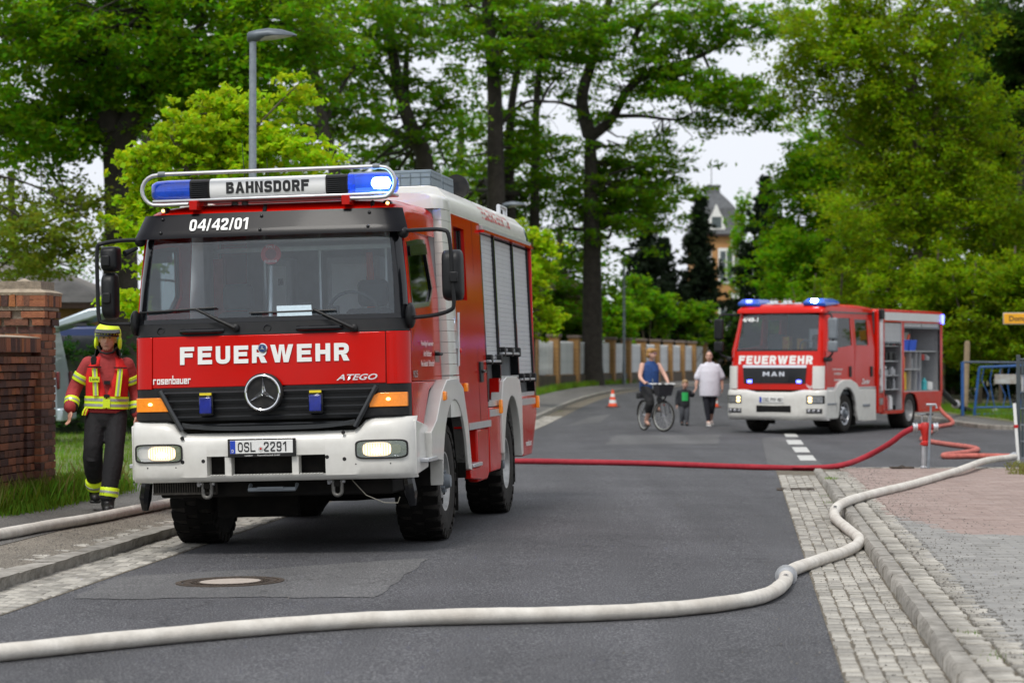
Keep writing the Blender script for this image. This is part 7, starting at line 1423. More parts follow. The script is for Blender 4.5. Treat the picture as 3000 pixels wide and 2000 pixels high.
wood(2420, 100, [EL(2400, 520, 100, 130, 170, 2.5, 40), EL(2360, 720, 100, 120, 150, 2.5, 34), EL(2480, 700, 98, 150, 170, 2.5, 34), EL(2330, 800, 97, 100, 130, 2, 26), EL(2480, 900, 95, 150, 110, 2, 22)], 'fresh bright green tree at the left edge of the wood', LGRN, .23, .25, 270, top=440)
wood(2760, 84, [EL(2720, 650, 84, 240, 180, 2.2, 50), EL(2560, 700, 82, 190, 160, 2.2, 34), EL(2640, 560, 86, 200, 160, 2, 26), EL(2820, 860, 82, 190, 120, 2, 30), EL(2560, 860, 82, 190, 110, 2, 26), EL(2880, 620, 82, 150, 160, 2, 24)], 'yellow green tree behind the equipment lockers in the wood', LYEL, .17, .14, 290, limbs=[([(2765, 900), (2620, 760), (2520, 690)], .05, .02)], top=520)
wood(2950, 92, [EL(2870, 300, 92, 140, 260, 2.5, 52), EL(2990, 480, 92, 140, 200, 2.5, 36), EL(2820, 120, 95, 120, 150, 2, 20), EL(2800, 480, 94, 130, 160, 2, 26), EL(2960, 720, 90, 130, 160, 2, 26), EL(2550, 420, 98, 160, 160, 2, 26)], 'deep green tree crowding the right of the wood', LOAK, .27, .3, 200, BARK)
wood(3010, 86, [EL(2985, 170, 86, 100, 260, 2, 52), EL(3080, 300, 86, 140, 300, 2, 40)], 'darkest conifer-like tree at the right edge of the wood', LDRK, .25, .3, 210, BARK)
for i, (u, y, v, m_) in enumerate(((2480, 78, 920, LYEL), (2620, 74, 880, LYEL), (2760, 72, 870, LYEL), (2870, 71, 900, LYEL), (2985, 72, 860, LYEL), (2930, 76, 720, LYEL), (2400, 88, 940, LGRN), (3080, 71, 880, LYEL))):
    wood(u, y, [EL(u, v, y, 105, 150, 1.3, 30), EL(u + 30, v + 130, y, 110, 80, 1.2, 12)], 'thin stemmed young tree in yellow green leaf at the wood edge', m_, .155, .06, 240, limbs=[([(u, 1040), (u - 60, 900), (u - 80, v - 100)], .03, .012), ([(u, 1000), (u + 60, 880), (u + 70, v - 120)], .03, .012)], top=v - 140, spread=(.42, .42, .26))
for k, (dx, dy) in enumerate(((4.6, -4), (8.2, 2), (6.0, 8), (11.5, 5), (13, -6), (9.5, -10))):
    src = [o for o in COL.objects if o.name.startswith('wood_tree') and o.parent is None][(0, 2, 3)[k % 3]]
    c = copy_tree(src); c.location.x += dx + (4 if k % 3 == 0 else 2); c.location.y += dy; c['label'] = 'wood tree standing beyond the blue gate'; c['group'] = GW
def shrub(name, label, u, v, y, ru, rv, n, mat, leaf=.17, npc=110, group=None, ry=1.2, spread=(.42, .42, .3), z0=None):
    b = px(u, v, y); b.z = (rise(y) + .1) if z0 is None else z0; c = EL(u, v, y, ru, rv, ry, n); q = empty(name, b, (0, 0, 0), label, 'shrub', group); C = in_ell(*c, .5); C[:, 2] = np.maximum(C[:, 2], b.z + .12); mb = MB()
    for p in C[::2]: mb.tube([(RNG.normal() * .1, RNG.normal() * .1, -.05), (Vector(p) - b) * .5 + Vector((0, 0, .1)), Vector(p) - b], [.03, .018, .006], 4, False)
    mb.build('stems', BARKL, q, kind='stuff'); obj('foliage', quad_mesh('foliage', leaf_arrays(C, npc, spread, leaf) - np.array(b), mat), mat, q); return q
GS = 'dark undergrowth along the wood edge'
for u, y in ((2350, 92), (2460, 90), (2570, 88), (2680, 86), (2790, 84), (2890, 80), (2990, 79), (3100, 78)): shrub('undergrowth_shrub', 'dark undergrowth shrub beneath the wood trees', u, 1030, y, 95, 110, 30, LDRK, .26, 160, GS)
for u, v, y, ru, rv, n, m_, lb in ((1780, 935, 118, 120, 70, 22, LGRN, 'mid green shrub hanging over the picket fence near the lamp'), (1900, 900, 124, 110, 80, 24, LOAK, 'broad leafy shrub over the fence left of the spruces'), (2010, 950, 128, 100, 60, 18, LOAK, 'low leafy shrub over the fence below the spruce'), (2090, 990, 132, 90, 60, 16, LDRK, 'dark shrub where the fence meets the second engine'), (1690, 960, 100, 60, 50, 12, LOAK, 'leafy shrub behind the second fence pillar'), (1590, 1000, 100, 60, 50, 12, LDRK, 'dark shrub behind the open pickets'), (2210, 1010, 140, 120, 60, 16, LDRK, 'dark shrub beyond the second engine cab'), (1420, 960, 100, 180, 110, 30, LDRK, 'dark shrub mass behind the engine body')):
    shrub('garden_shrub', lb, u, v, y, ru, rv, n, m_, .30, 170)
# --- spruces
def spruce(u, vtop, vbot, y, w_px, label, seed, mat=LSPR):
    rng = np.random.default_rng(seed); b = px(u, vbot, y); b.z = rise(y); H_ = px(u, vtop, y).z - b.z; Rm = w_px / 2 * y / FPX; q = empty('spruce_tree', b, (0, 0, 0), label, 'spruce')
    MB().lathe([(.16, -.1), (.1, H_ * .5), (.02, H_)], (0, 0, 0), 'z', 8).build('trunk', BARK, q); C = []; z = .6
    while z < H_ - .1:
        k = 1 - z / H_; L_ = Rm * (k ** .72) * rng.uniform(.8, 1.1) + .1; n = max(4, int(11 * k + 3))
        for i in range(n):
            a = rng.uniform(0, 2 * PI); ll = L_ * rng.uniform(.7, 1.12)
            for t in np.arange(.12, 1.01, .24 / max(.5, ll)): C.append((math.cos(a) * ll * t, math.sin(a) * ll * t, z - .28 * ll * t + .12 * t * t * ll))
        z += .24 + .14 * k
    v = leaf_arrays(C, 26, (.2, .2, .12), .34, .1, .36); obj('crown', quad_mesh('crown', v, mat), mat, q); return q
spruce(2048, 568, 990, 136, 225, 'dark pointed spruce standing before the villa', 3); spruce(1888, 590, 990, 128, 260, 'dark spruce left of the villa, next to the park trees', 4); spruce(2245, 520, 1000, 140, 330, 'broad dark spruce right of the villa', 5); spruce(1945, 690, 990, 132, 200, 'shorter spruce between two taller ones', 6); spruce(2300, 640, 1000, 130, 200, 'dark spruce touching the bright wood edge', 8)
b = px(2170, 1000, 142); tree('poplar_tree', 'narrow bright green poplar between villa and spruce', b, [b, px(2172, 850, 142), px(2175, 620, 142)], [], [EL(2168, 720, 142, 32, 110, .7, 26), EL(2165, 830, 142, 30, 60, .7, 10), EL(2195, 610, 142, 18, 60, .4, 6)], .24, LGRN, 90, (.3, .3, .5), bark=BARKL, r0=.12)
n = 620; C = np.column_stack([RNG.uniform(-75, 75, n), RNG.uniform(172, 190, n), .5 + RNG.uniform(0, 1, n) ** 1.4 * 4.6]); obj('distant_wood', quad_mesh('distant_wood', leaf_arrays(C, 70, (1.5, 1.0, .8), .75, .5, .6), LOAK2), LOAK2, kind='stuff')
# --- hedge behind the vans
b = px(60, 1090, 46.5); b.z = .2; hd = empty('clipped_hedge', b, (0, 0, 0), 'long clipped green hedge in front of the bungalow', 'hedge'); n = 420
C = np.column_stack([RNG.uniform(-3.6, 2.45, n), RNG.uniform(-.35, .35, n), RNG.uniform(.05, 1.66, n)]); obj('foliage', quad_mesh('foliage', leaf_arrays(C, 75, (.13, .12, .10), .085, .4, .6), LHED), LHED, hd)
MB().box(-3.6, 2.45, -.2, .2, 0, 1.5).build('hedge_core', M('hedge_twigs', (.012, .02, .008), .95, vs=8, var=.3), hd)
# --- grass
def blades(name, n, fx, fy, fz, h, w_, mat, kind='stuff', lean=.35, label=None):
    x = fx(n); y = fy(n, x); z = fz(x, y); hh = RNG.uniform(h[0], h[1], n); a = RNG.uniform(0, 2 * PI, n); d = np.stack([np.cos(a), np.sin(a)], 1); l = RNG.uniform(0, lean, n) * hh; b = RNG.uniform(0, 2 * PI, n); e = np.stack([np.cos(b) * l, np.sin(b) * l], 1)
    p0 = np.column_stack([x - d[:, 0] * w_, y - d[:, 1] * w_, z]); p1 = np.column_stack([x + d[:, 0] * w_, y + d[:, 1] * w_, z]); m0 = np.column_stack([x + d[:, 0] * w_ * .6 + e[:, 0] * .4, y + d[:, 1] * w_ * .6 + e[:, 1] * .4, z + hh * .6]); t = np.column_stack([x + e[:, 0], y + e[:, 1], z + hh])
    v = np.stack([p0, p1, m0, t], 1).reshape(-1, 3); o = obj(name, quad_mesh(name, v, mat), mat, kind=kind); return o
LGR = leafmat('grass_blade', (.10, .185, .016), (.24, .40, .03), .6); LGR2 = leafmat('dry_grass_blade', (.20, .20, .05), (.3, .3, .08), .5)
klv = np.vectorize(kl); lsv = np.vectorize(LS)
def gy(a, c): return lambda n, x: RNG.uniform(a, c, n)
def tufts(n, y0, y1, spread):
    cy = RNG.uniform(y0, y1, 70); cx = klv(cy) - 1.62 - np.abs(RNG.normal(0, spread, 70)); hs_ = RNG.uniform(.35, 1.15, 70); k = RNG.integers(0, 70, n); return cx[k] + RNG.normal(0, .10, n), cy[k] + RNG.normal(0, .14, n), hs_[k]
for nm, mt, nn, hm_ in (('tall_grass', LGR, 7000, .27), ('seed_grass', LGR2, 700, .36), ('low_grass', LGR, 7000, .14)):
    tx, ty, th_ = tufts(nn, 22.4, 27.2, .22 if nm != 'low_grass' else .12)
    if nm == 'low_grass': tx = tx + .10
    o = blades(nm, nn, lambda n: tx, lambda n, x: ty, lambda x, y: lsv(y) + .13, (.05, hm_), .005, mt, lean=.5)
blades('lawn_grass', 16000, lambda n: RNG.uniform(-10, -4.4, n), gy(25.5, 46), lambda x, y: lsv(y) + .16, (.04, .10), .006, LGR)
Y2 = RNG.uniform(58, 72, 9000); vxv = np.vectorize(vx)
blades('verge_grass', 9000, lambda n: vxv(Y2) + 1.4 + np.abs(RNG.normal(0, 2.2, n)), lambda n, x: Y2, lambda x, y: VZ(0, 0) + np.vectorize(rise)(y) + .01, (.05, .2), .009, LGR)
Y3 = RNG.uniform(75, 112, 5000); blades('fence_grass', 5000, lambda n: klv(Y3) - 1.3 - np.abs(RNG.normal(0, .25, n)), lambda n, x: Y3, lambda x, y: lsv(y) + .10, (.06, .28), .012, LGR)
Y4 = RNG.uniform(33.2, 37.2, 1500); blades('dry_grass', 1500, lambda n: (2945 - 1500) / FPX * Y4 + .35 * np.sin(Y4 * 2.3) ** 2 + np.abs(RNG.normal(0, .45, n)), lambda n, x: Y4, lambda x, y: np.vectorize(RT)(y) + .0, (.02, .11), .005, LGR2, lean=.9)
def weeds(pts):
    xs, ys, zs = [], [], []
    for (u, v, up, n) in pts:
        p = onground(u, v, up)
        for _ in range(n): xs.append(p.x + random.gauss(0, .05)); ys.append(p.y + random.gauss(0, .12)); zs.append(p.z - .01)
    a, b2, c = np.array(xs), np.array(ys), np.array(zs); blades('gutter_weeds', len(a), lambda n: a, lambda n, x: b2, lambda x, y: c, (.015, .045), .004, LGR)
weeds([(2422, 1455, .0, 60), (2430, 1475, 0, 50), (2520, 1548, .0, 40), (2690, 1730, .02, 30), (2432, 1400, .13, 60), (2840, 1855, .10, 30), (2920, 1918, .10, 30), (150, 1672, .0, 60), (8, 1702, .0, 50), (640, 1530, 0, 90), (300, 1640, 0, 20), (1640, 1205, .0, 60)])
# ================================================================ people
SKIN = M('skin', (.56, .30, .21), .55, vs=9, var=.08); SKIN2 = M('skin_pale', (.56, .32, .24), .55, vs=9, var=.08)
def cloth(n, c, v=.12, vs=9, b=.35, bs=30): return M(n, c, .85, vs=vs, var=v, bump=b, bs=bs)
def chain(mb, pts, rads, n=12, sm=4):
    P = smoothpath(pts, sm) if len(pts) > 2 else [Vector(p) for p in pts]; k = len(P) - 1; m = len(pts) - 1; rr = []
    for i in range(len(P)): t = i / k * m; a = min(int(t), m - 1); rr.append(rads[a] + (rads[a + 1] - rads[a]) * (t - a))
    mb.tube(P, rr, n); mb.ell(P[0], (rr[0],) * 3, n, 8); mb.ell(P[-1], (rr[-1],) * 3, n, 8)
def torso(mb, rings, n=20): mb.loft([[(x + rx * math.cos(a), y + ry * math.copysign(abs(math.sin(a)) ** .85, math.sin(a)), z) for a in (2 * PI * k / n for k in range(n))] for x, y, z, rx, ry in rings])
def head(mb, c, yaw=0.0, s=1.0):
    M3 = Matrix.Rotation(yaw, 3, 'Z'); C_ = Vector(c); q = lambda x, y, z: C_ + M3 @ Vector((x * s, y * s, z * s))
    mb.ell(q(0, .012, .03), (.076 * s, .094 * s, .088 * s), 18, 12, M3); mb.ell(q(0, -.022, -.03), (.066 * s, .07 * s, .075 * s), 16, 12, M3); mb.ell(q(0, -.035, -.085), (.040 * s, .045 * s, .030 * s), 12, 8, M3)
    mb.tube([q(0, -.088, .012), q(0, -.104, -.02), q(0, -.092, -.034)], [.008 * s, .013 * s, .016 * s], 8); mb.ell(q(0, -.082, -.062), (.026 * s, .012 * s, .008 * s), 10, 6, M3); mb.ell(q(0, -.078, .034), (.05 * s, .012 * s, .010 * s), 10, 6, M3)
    for sg in (-1, 1): mb.ell(q(sg * .077, .01, -.01), (.010 * s, .020 * s, .03 * s), 8, 8, M3)
    return q, M3
def face(q, M3, s, parent, hairc, glasses=False):
    m = MB(); 
    for sg in (-1, 1): m.ell(q(sg * .030, -.086, .012), (.011 * s, .006 * s, .006 * s), 8, 6, M3)
    m.build('eyes', M('eye_dark', (.03, .022, .018), .3), parent, kind='stuff'); MB().ell(q(0, -.0955, -.060), (.021 * s, .004 * s, .0035 * s), 10, 6, M3).build('mouth', M('lips', (.32, .11, .09), .6), parent)
    m = MB()
    for sg in (-1, 1): m.ell(q(sg * .031, -.090, .034), (.018 * s, .005 * s, .0045 * s), 8, 6, M3)
    m.build('eyebrows', M('brow_' + hairc[0], hairc[1], .8), parent, kind='stuff')
    if glasses:
        m = MB()
        for sg in (-1, 1): m.tube([q(sg * .032 + .022 * math.cos(a), -.100, .010 + .015 * math.sin(a)) for a in (2 * PI * k / 14 for k in range(15))], .0035 * s, 6)
        m.tube([q(-.078, 0, .014), q(-.055, -.098, .014)], .003, 6); m.tube([q(.078, 0, .014), q(.055, -.098, .014)], .003, 6); m.build('glasses', M('glasses_purple', (.12, .03, .16), .3), parent)
def hand(mb, w, d, side, s=1.0, curl=.5):
    """wrist point, direction of the fingers, direction of the thumb side"""
    w, d, sd = Vector(w), Vector(d).normalized(), Vector(side).normalized(); pn = d.cross(sd).normalized()
    Rm = Matrix((sd, d, pn)).transposed(); mb.ell(w + d * .045 * s, (.040 * s, .052 * s, .019 * s), 12, 10, Rm); mb.ell(w + d * .005, (.028 * s, .03 * s, .022 * s), 10, 8, Rm)
    for k, L_ in enumerate((.068, .078, .072, .056)):
        b = w + d * .085 * s + sd * (.028 - .0185 * k) * s; t1 = b + d * L_ * .5 * s + pn * curl * .012 * s; t2 = t1 + d * L_ * .35 * s + pn * curl * .035 * s; mb.tube([b - d * .02, b, t1, t2], [.0100 * s, .0100 * s, .0092 * s, .0078 * s], 8); mb.ell(t2, (.0078 * s,) * 3, 8, 6)
    b = w + d * .02 * s + sd * .030 * s; t1 = b + (sd * .6 + d * .8).normalized() * .04 * s; t2 = t1 + (sd * .1 + d).normalized() * .032 * s + pn * curl * .012; mb.tube([b, t1, t2], [.014 * s, .0115 * s, .009 * s], 8); mb.ell(t2, (.009 * s,) * 3, 8, 6)
def ring_band(pts0, pts1, r0, r1, n=16):
    """short sleeve-like band round a limb"""
    a, b = Vector(pts0), Vector(pts1); return MB().tube([a, a.lerp(b, .05), a.lerp(b, .95), b], [r0 * .97, r0, r1, r1 * .97], n)
# ---------------------------------------------------------------- firefighter
fx, fy = (304 - 1500) / FPX * 23.9, 23.9
FF = empty('person', (fx, fy, LSX(fx, fy) + .014), (0, R(1.5), R(9)), 'firefighter in red vest and yellow helmet walking beside the brick pier', 'person')
HIP, KN, AN = {-1: (-.10, .02, .96), 1: (.10, .0, .96)}, {-1: (-.12, -.06, .545), 1: (.085, -.13, .54)}, {-1: (-.085, .22, .19), 1: (.04, -.17, .105)}
SH, EL_, WR = {-1: (-.185, .02, 1.46), 1: (.185, .02, 1.46)}, {-1: (-.32, .04, 1.20), 1: (.285, .09, 1.20)}, {-1: (-.35, -.10, 1.0), 1: (.30, .02, .96)}
m = MB(); q, M3 = head(m, (-.005, -.045, 1.71), R(-6), 1.06); chain(m, [(0, .0, 1.48), (0, -.02, 1.62)], [.062, .058]); torso(m, [(0, .02, .92, .15, .10), (0, .01, 1.1, .155, .105), (0, .01, 1.35, .17, .11), (0, .015, 1.48, .15, .09), (0, .0, 1.53, .07, .06)])
for s in (-1, 1):
    chain(m, [SH[s], EL_[s], WR[s]], [.055, .042, .03]); chain(m, [HIP[s], KN[s], AN[s]], [.085, .058, .045]); hand(m, WR[s], (s * .02, -.25, -1), (-s * .35, -.9, .1), 1.02, .7)
    chain(m, [AN[s], (AN[s][0], AN[s][1] - .08, AN[s][2] - .045)], [.04, .03])
fb = fuse(m, 'body', SKIN, FF, .009, 2); face(q, M3, 1, fb, ('grey', (.12, .10, .08)))
NAVY = cloth('turnout_trouser_black', (.011, .011, .013), .3); DKN = cloth('knee_pad_black', (.010, .010, .012)); JRED = cloth('turnout_red', (.33, .035, .035), .15); VRED = cloth('vest_red', (.62, .012, .010), .1); NEON = M('neon_yellow', (.62, .80, .02), .5, emit=(.6, .8, .02), es=.06, var=.05); SILV = M('reflective_silver', (.42, .44, .42), .35, metal=.3, var=.1); BOOT = M('boot_leather', (.010, .010, .011), .5, vs=12, var=.3)
m = MB(); torso(m, [(0, .02, .84, .13, .12), (0, .015, .92, .185, .135), (0, .01, 1.05, .175, .125)])
for s in (-1, 1): chain(m, [HIP[s], KN[s], (AN[s][0], AN[s][1], AN[s][2] + .07)], [.110, .090, .084])
tr = fuse(m, 'trousers', NAVY, FF, .013, 2)
for s in (-1, 1):
    kn, an, hp = Vector(KN[s]), Vector(AN[s]), Vector(HIP[s]); MB().tube([kn.lerp(hp, .22), kn, kn.lerp(an, .45)], [.095, .098, .091], 16).build('knee_patch', DKN, tr)
    a, b = kn.lerp(an, .66), kn.lerp(an, .86); ring_band(a, b, .094, .092).build('hem_band', NEON, tr); ring_band(a.lerp(b, .38), a.lerp(b, .66), .096, .095).build('hem_stripe', SILV, tr)
    m = MB(); chain(m, [an + Vector((0, .01, .08)), an + Vector((0, 0, -.02))], [.072, .066]); m.ell(an + Vector((0, -.07, -.052)), (.056, .125, .05), 14, 8); m.ell(an + Vector((0, -.15, -.055)), (.052, .055, .045), 12, 8)
    bt = fuse(m, 'boot', BOOT, FF, .012, 1); MB().box(an.x - .055, an.x + .055, an.y - .19, an.y + .075, an.z - .105, an.z - .075).build('boot_sole', BLACKP, bt, bevel=.02)
m = MB(); torso(m, [(0, .01, .98, .195, .135), (0, .01, 1.12, .19, .135), (0, .01, 1.32, .205, .14), (0, .015, 1.46, .195, .125), (0, .01, 1.53, .12, .10), (0, -.005, 1.57, .082, .08), (0, -.012, 1.60, .084, .085)])
for s in (-1, 1): chain(m, [SH[s], EL_[s], Vector(WR[s]) + Vector((0, 0, .03))], [.078, .070, .062])
jk = fuse(m, 'jacket', JRED, FF, .012, 2)
for s in (-1, 1):
    sh, el, wr = Vector(SH[s]), Vector(EL_[s]), Vector(WR[s]); a, b = sh.lerp(el, .42), sh.lerp(el, .68); ring_band(a, b, .084, .080).build('sleeve_band', NEON, jk); ring_band(a.lerp(b, .36), a.lerp(b, .66), .0855, .083).build('sleeve_stripe', SILV, jk)
    a, b = el.lerp(wr, .45), el.lerp(wr, .74); ring_band(a, b, .076, .073).build('cuff_band', NEON, jk); ring_band(a.lerp(b, .4), a.lerp(b, .68), .0775, .0755).build('cuff_stripe', SILV, jk); ring_band(b, el.lerp(wr, .95), .072, .066).build('cuff', NAVY, jk)
# vest: shell open at the chest
def vring(z, rx, ry, gap): return [(rx * math.sin(a), .01 - ry * math.copysign(abs(math.cos(a)) ** .85, math.cos(a)), z) for a in (gap + (2 * PI - 2 * gap) * k / 28 for k in range(29))]
vz_ = [(1.02, .212, .152, .02), (1.15, .206, .150, .03), (1.22, .208, .150, .12), (1.34, .217, .152, .30), (1.44, .205, .140, .42), (1.50, .165, .118, .5), (1.535, .125, .10, .6)]
V_ = MB().loft([vring(*r_) for r_ in vz_], False, False).build('vest', VRED, FF, smooth=60); so = V_.modifiers.new('thick', 'SOLIDIFY'); so.thickness = .012
def vband(z0, z1, rx, ry, a0, a1, name, mat, par, n=20): return MB().surf(lambda a, z: (rx * math.sin(a), .01 - ry * math.copysign(abs(math.cos(a)) ** .85, math.cos(a)), z), [a0 + (a1 - a0) * k / n for k in range(n + 1)], [z0, z1], back=lambda a, z: ((rx - .008) * math.sin(a), .01 - (ry - .008) * math.copysign(abs(math.cos(a)) ** .85, math.cos(a)), z)).build(name, mat, par, smooth=60)
vband(1.025, 1.145, .2165, .1575, .04, 2 * PI - .04, 'hem_band', NEON, V_, 40)
for z in (1.045, 1.098): vband(z, z + .026, .219, .160, .05, 2 * PI - .05, 'hem_stripe', SILV, V_, 40)
for s in (-1, 1):
    MB().surf(lambda t, w_: (s * (.105 + .02 * t) + w_, -.155 + .014 * t ** 2 + .002, 1.15 + .27 * t), [k / 6 for k in range(7)], [-.026, .026], back=lambda t, w_: (s * (.105 + .02 * t) + w_, -.14 + .014 * t ** 2, 1.15 + .27 * t)).build('vest_stripe', NEON, V_)
    MB().surf(lambda t, w_: (s * (.105 + .02 * t) + w_, -.159 + .014 * t ** 2, 1.15 + .27 * t), [k / 6 for k in range(7)], [-.009, .009], back=lambda t, w_: (s * (.105 + .02 * t) + w_, -.150 + .014 * t ** 2, 1.15 + .27 * t)).build('stripe_silver', SILV, V_)
    MB().box(s * .06 if s > 0 else -.19, .19 if s > 0 else -.06, -.158, -.140, 1.425, 1.437).build('pocket_edge', BLACKP, V_)
bn = MB().box(-.175, -.075, -.172, -.158, 1.285, 1.335).build('name_strip', NEON, V_); text('name_lettering', 'G. BAHNS', LETB, bn, (-.125, -.1735, 1.31), .085, .026, bold=.02)
MB().box(-.03, .03, -.158, -.140, 1.265, 1.30).build('vest_buckle', BLACKP, V_); MB().box(-.028, .028, -.160, -.142, 1.135, 1.165).build('vest_buckle', BLACKP, V_); MB().box(-.035, .035, -.158, -.14, 1.035, 1.12).build('front_tab', NEON, V_)
rd = MB().loft([[(-.135 + x, -.155 - d, 1.50 + z) for x, z in ((-.022, -.05), (.025, -.04), (.03, .02), (.012, .05), (-.015, .045), (-.03, .01))] for d in (0, .03)]).build('radio_mic', BLACKP, V_, bevel=.006)
for k in range(4): MB().tube([(-.165 - k * .012, -.06, 1.03), (-.185 - k * .012, -.075, .99), (-.195 - k * .012, -.07, .955)], [.010, .012, .008], 8).build('glove_finger', NEON if k % 2 else LETR, V_)
# helmet
hm = empty('helmet', q(0, 0, 0), (0, 0, R(-6)), parent=FF); hm.scale = (1.07, 1.07, 1.07)
hp_ = MB(); n = 26; hp_.loft([[(k * .118 * math.cos(a), .012 + k * .142 * math.sin(a), z) for a in (2 * PI * i / n for i in range(n))] for z, k in ((.02, 1.01), (.045, 1.03), (.08, .99), (.115, .85), (.142, .6), (.155, .3), (.158, .05))]); hp_.build('helmet_shell', NEON, hm, smooth=60)
for s in (-1, 1): MB().ell((s * .108, .03, -.035), (.020, .06, .062), 12, 10).build('ear_cover', NEON, hm)
MB().surf(lambda a, t: ((.120 + .010 * t) * math.sin(a), .005 - (.140 + .050 * t) * math.cos(a), .085 - .032 * t + .006 * math.sin(a) ** 2), [-1.2 + 2.4 * k / 16 for k in range(17)], [0, .25, .5, .75, 1], back=lambda a, t: ((.117 + .010 * t) * math.sin(a), .005 - (.136 + .050 * t) * math.cos(a), .079 - .032 * t + .006 * math.sin(a) ** 2)).build('visor', M('helmet_visor', (.02, .02, .022), .3, coat=.3, var=.2), hm, smooth=60)
MB().loft([[(.121 * math.sin(a), .012 - .146 * math.cos(a), z) for a in (-1.1 + 2.2 * k / 12 for k in range(13))] for z in (.02, .085)], False, False).build('visor_screen', M('helmet_visor', (.02, .02, .022), .3), hm, smooth=60)
MB().loft([[(r_ * math.sin(a), .03 + r_ * 1.0 * math.cos(a), z) for a in (-2.0 + 4.0 * k / 16 for k in range(17))] for r_, z in ((.105, -.02), (.112, -.09), (.125, -.17))], False, False).build('neck_guard', DKN, hm, smooth=60)
MB().tube([(-.09, -.02, -.07), (-.055, -.06, -.122), (0, -.075, -.135), (.055, -.06, -.122), (.09, -.02, -.07)], .010, 8).build('chin_strap', BLACKP, hm)
# ---------------------------------------------------------------- bicycle and rider
BA = R(21); bc = Vector((3.19, 54.4, 0)); bc.z = gz(bc.x, bc.y)
BK = empty('bicycle', bc, (0, 0, BA), 'dark city bicycle with a black front basket on the road', 'bicycle'); BF = M('bike_frame_black', (.012, .012, .014), .35, coat=.4, var=.1)
def bwheel(y, steer=0.0):
    w = empty('bike_wheel', (0, y, .345), (0, 0, steer), parent=BK); c = lambda r: [(0, r * math.cos(a), r * math.sin(a)) for a in (2 * PI * k / 36 for k in range(37))]
    MB().tube(c(.325), .021, 8).build('tyre', RUBBER, w); MB().tube(c(.300), .011, 6).build('rim', M('bike_rim', (.5, .5, .46), .35, metal=.6, var=.1), w); m = MB()
    for k in range(18): a = 2 * PI * k / 18; m.tube([(.02 * (-1) ** k, .02 * math.cos(a + .4), .02 * math.sin(a + .4)), (0, .298 * math.cos(a), .298 * math.sin(a))], .0016, 3)
    m.build('spokes', ALU, w, kind='stuff'); MB().cyl((-.04, 0, 0), (.04, 0, 0), .022, n=10).build('hub', ALU, w)
bwheel(.53); bwheel(-.53, R(20))
for pts, r_ in (([(0, -.40, .80), (0, -.1, .50), (0, .08, .30)], .022), ([(0, -.41, .72), (0, -.05, .40), (0, .08, .28)], .018), ([(0, .08, .28), (0, .22, .82)], .017), ([(.05, .08, .28), (.06, .53, .345)], .011), ([(-.05, .08, .28), (-.06, .53, .345)], .011), ([(.05, .2, .75), (.06, .53, .345)], .009), ([(-.05, .2, .75), (-.06, .53, .345)], .009), ([(0, -.385, .86), (0, -.425, .68)], .024)): MB().tube(pts, r_, 8).build('frame_tube', BF, BK)
for s in (-1, 1): MB().tube([(s * .05, -.43, .68), (s * .055, -.47, .55), (s * .06, -.53, .345)], .012, 8).build('fork_blade', BF, BK)
MB().tube([(0, -.385, .86), (0, -.35, 1.02)], .016, 8).build('stem', ALU, BK); MB().tube(smoothpath([(-.30, -.16, 1.06), (-.24, -.26, 1.07), (-.1, -.36, 1.05), (.1, -.36, 1.05), (.24, -.26, 1.07), (.30, -.16, 1.06)], 4), .012, 8).build('handlebar', ALU, BK)
for s in (-1, 1): MB().tube([(s * .30, -.16, 1.06), (s * .265, -.225, 1.068)], .018, 8).build('grip', BLACKP, BK)
MB().loft([[(x, y, z) for x, y, z in r_] for r_ in ([(-.03, .08, .93), (.03, .08, .93), (.03, .08, .96), (-.03, .08, .96)], [(-.05, .2, .92), (.05, .2, .92), (.05, .2, .97), (-.05, .2, .97)], [(-.10, .32, .91), (.10, .32, .91), (.10, .32, .98), (-.10, .32, .98)], [(-.09, .38, .92), (.09, .38, .92), (.09, .38, .98), (-.09, .38, .98)])]).build('saddle', BLACKP, BK, bevel=.02); MB().cyl((0, .22, .8), (0, .25, .92), .013, n=8).build('seat_post', ALU, BK)
bs_ = MB(); bs_.loft([[(-.15, -.62, .80), (.15, -.62, .80), (.15, -.40, .80), (-.15, -.40, .80)], [(-.19, -.70, 1.06), (.19, -.70, 1.06), (.19, -.38, 1.06), (-.19, -.38, 1.06)], [(-.18, -.69, 1.055), (.18, -.69, 1.055), (.18, -.39, 1.055), (-.18, -.39, 1.055)], [(-.14, -.61, .81), (.14, -.61, .81), (.14, -.41, .81), (-.14, -.41, .81)]], True, True); bk_ = bs_.build('basket', cloth('basket_black', (.018, .017, .022)), BK)
for x, y in ((-.17, -.69), (0, -.70), (.17, -.69), (-.19, -.5), (.19, -.5)): MB().box(x - .035, x + .035, y - .012, y + .012, 1.05, 1.085).build('basket_clip', LETW, bk_, bevel=.005)
for s in (-1, 1): MB().tube([(s * .06, .3, .74), (s * .06, .78, .72)], .007, 6).build('rack_bar', BF, BK)
MB().box(-.08, .08, .62, .82, .72, .86).build('rack_bag', cloth('bag_black', (.015, .015, .017)), BK, bevel=.03)
cr_ = MB().cyl((-.06, .08, .28), (.06, .08, .28), .02, n=8).lathe([(.09, .045), (.09, .052), (.0, .052)], (0, .08, .28), 'x', 20); cr_.tube([(-.07, .08, .28), (-.08, .10, .12)], .010, 6); cr_.tube([(.07, .08, .28), (.08, .06, .44)], .010, 6); cr_.build('crank', ALU, BK)
for p in ((-.13, .10, .115), (.13, .06, .445)): MB().cbox(p, (.09, .08, .022)).build('pedal', BLACKP, BK, bevel=.005)
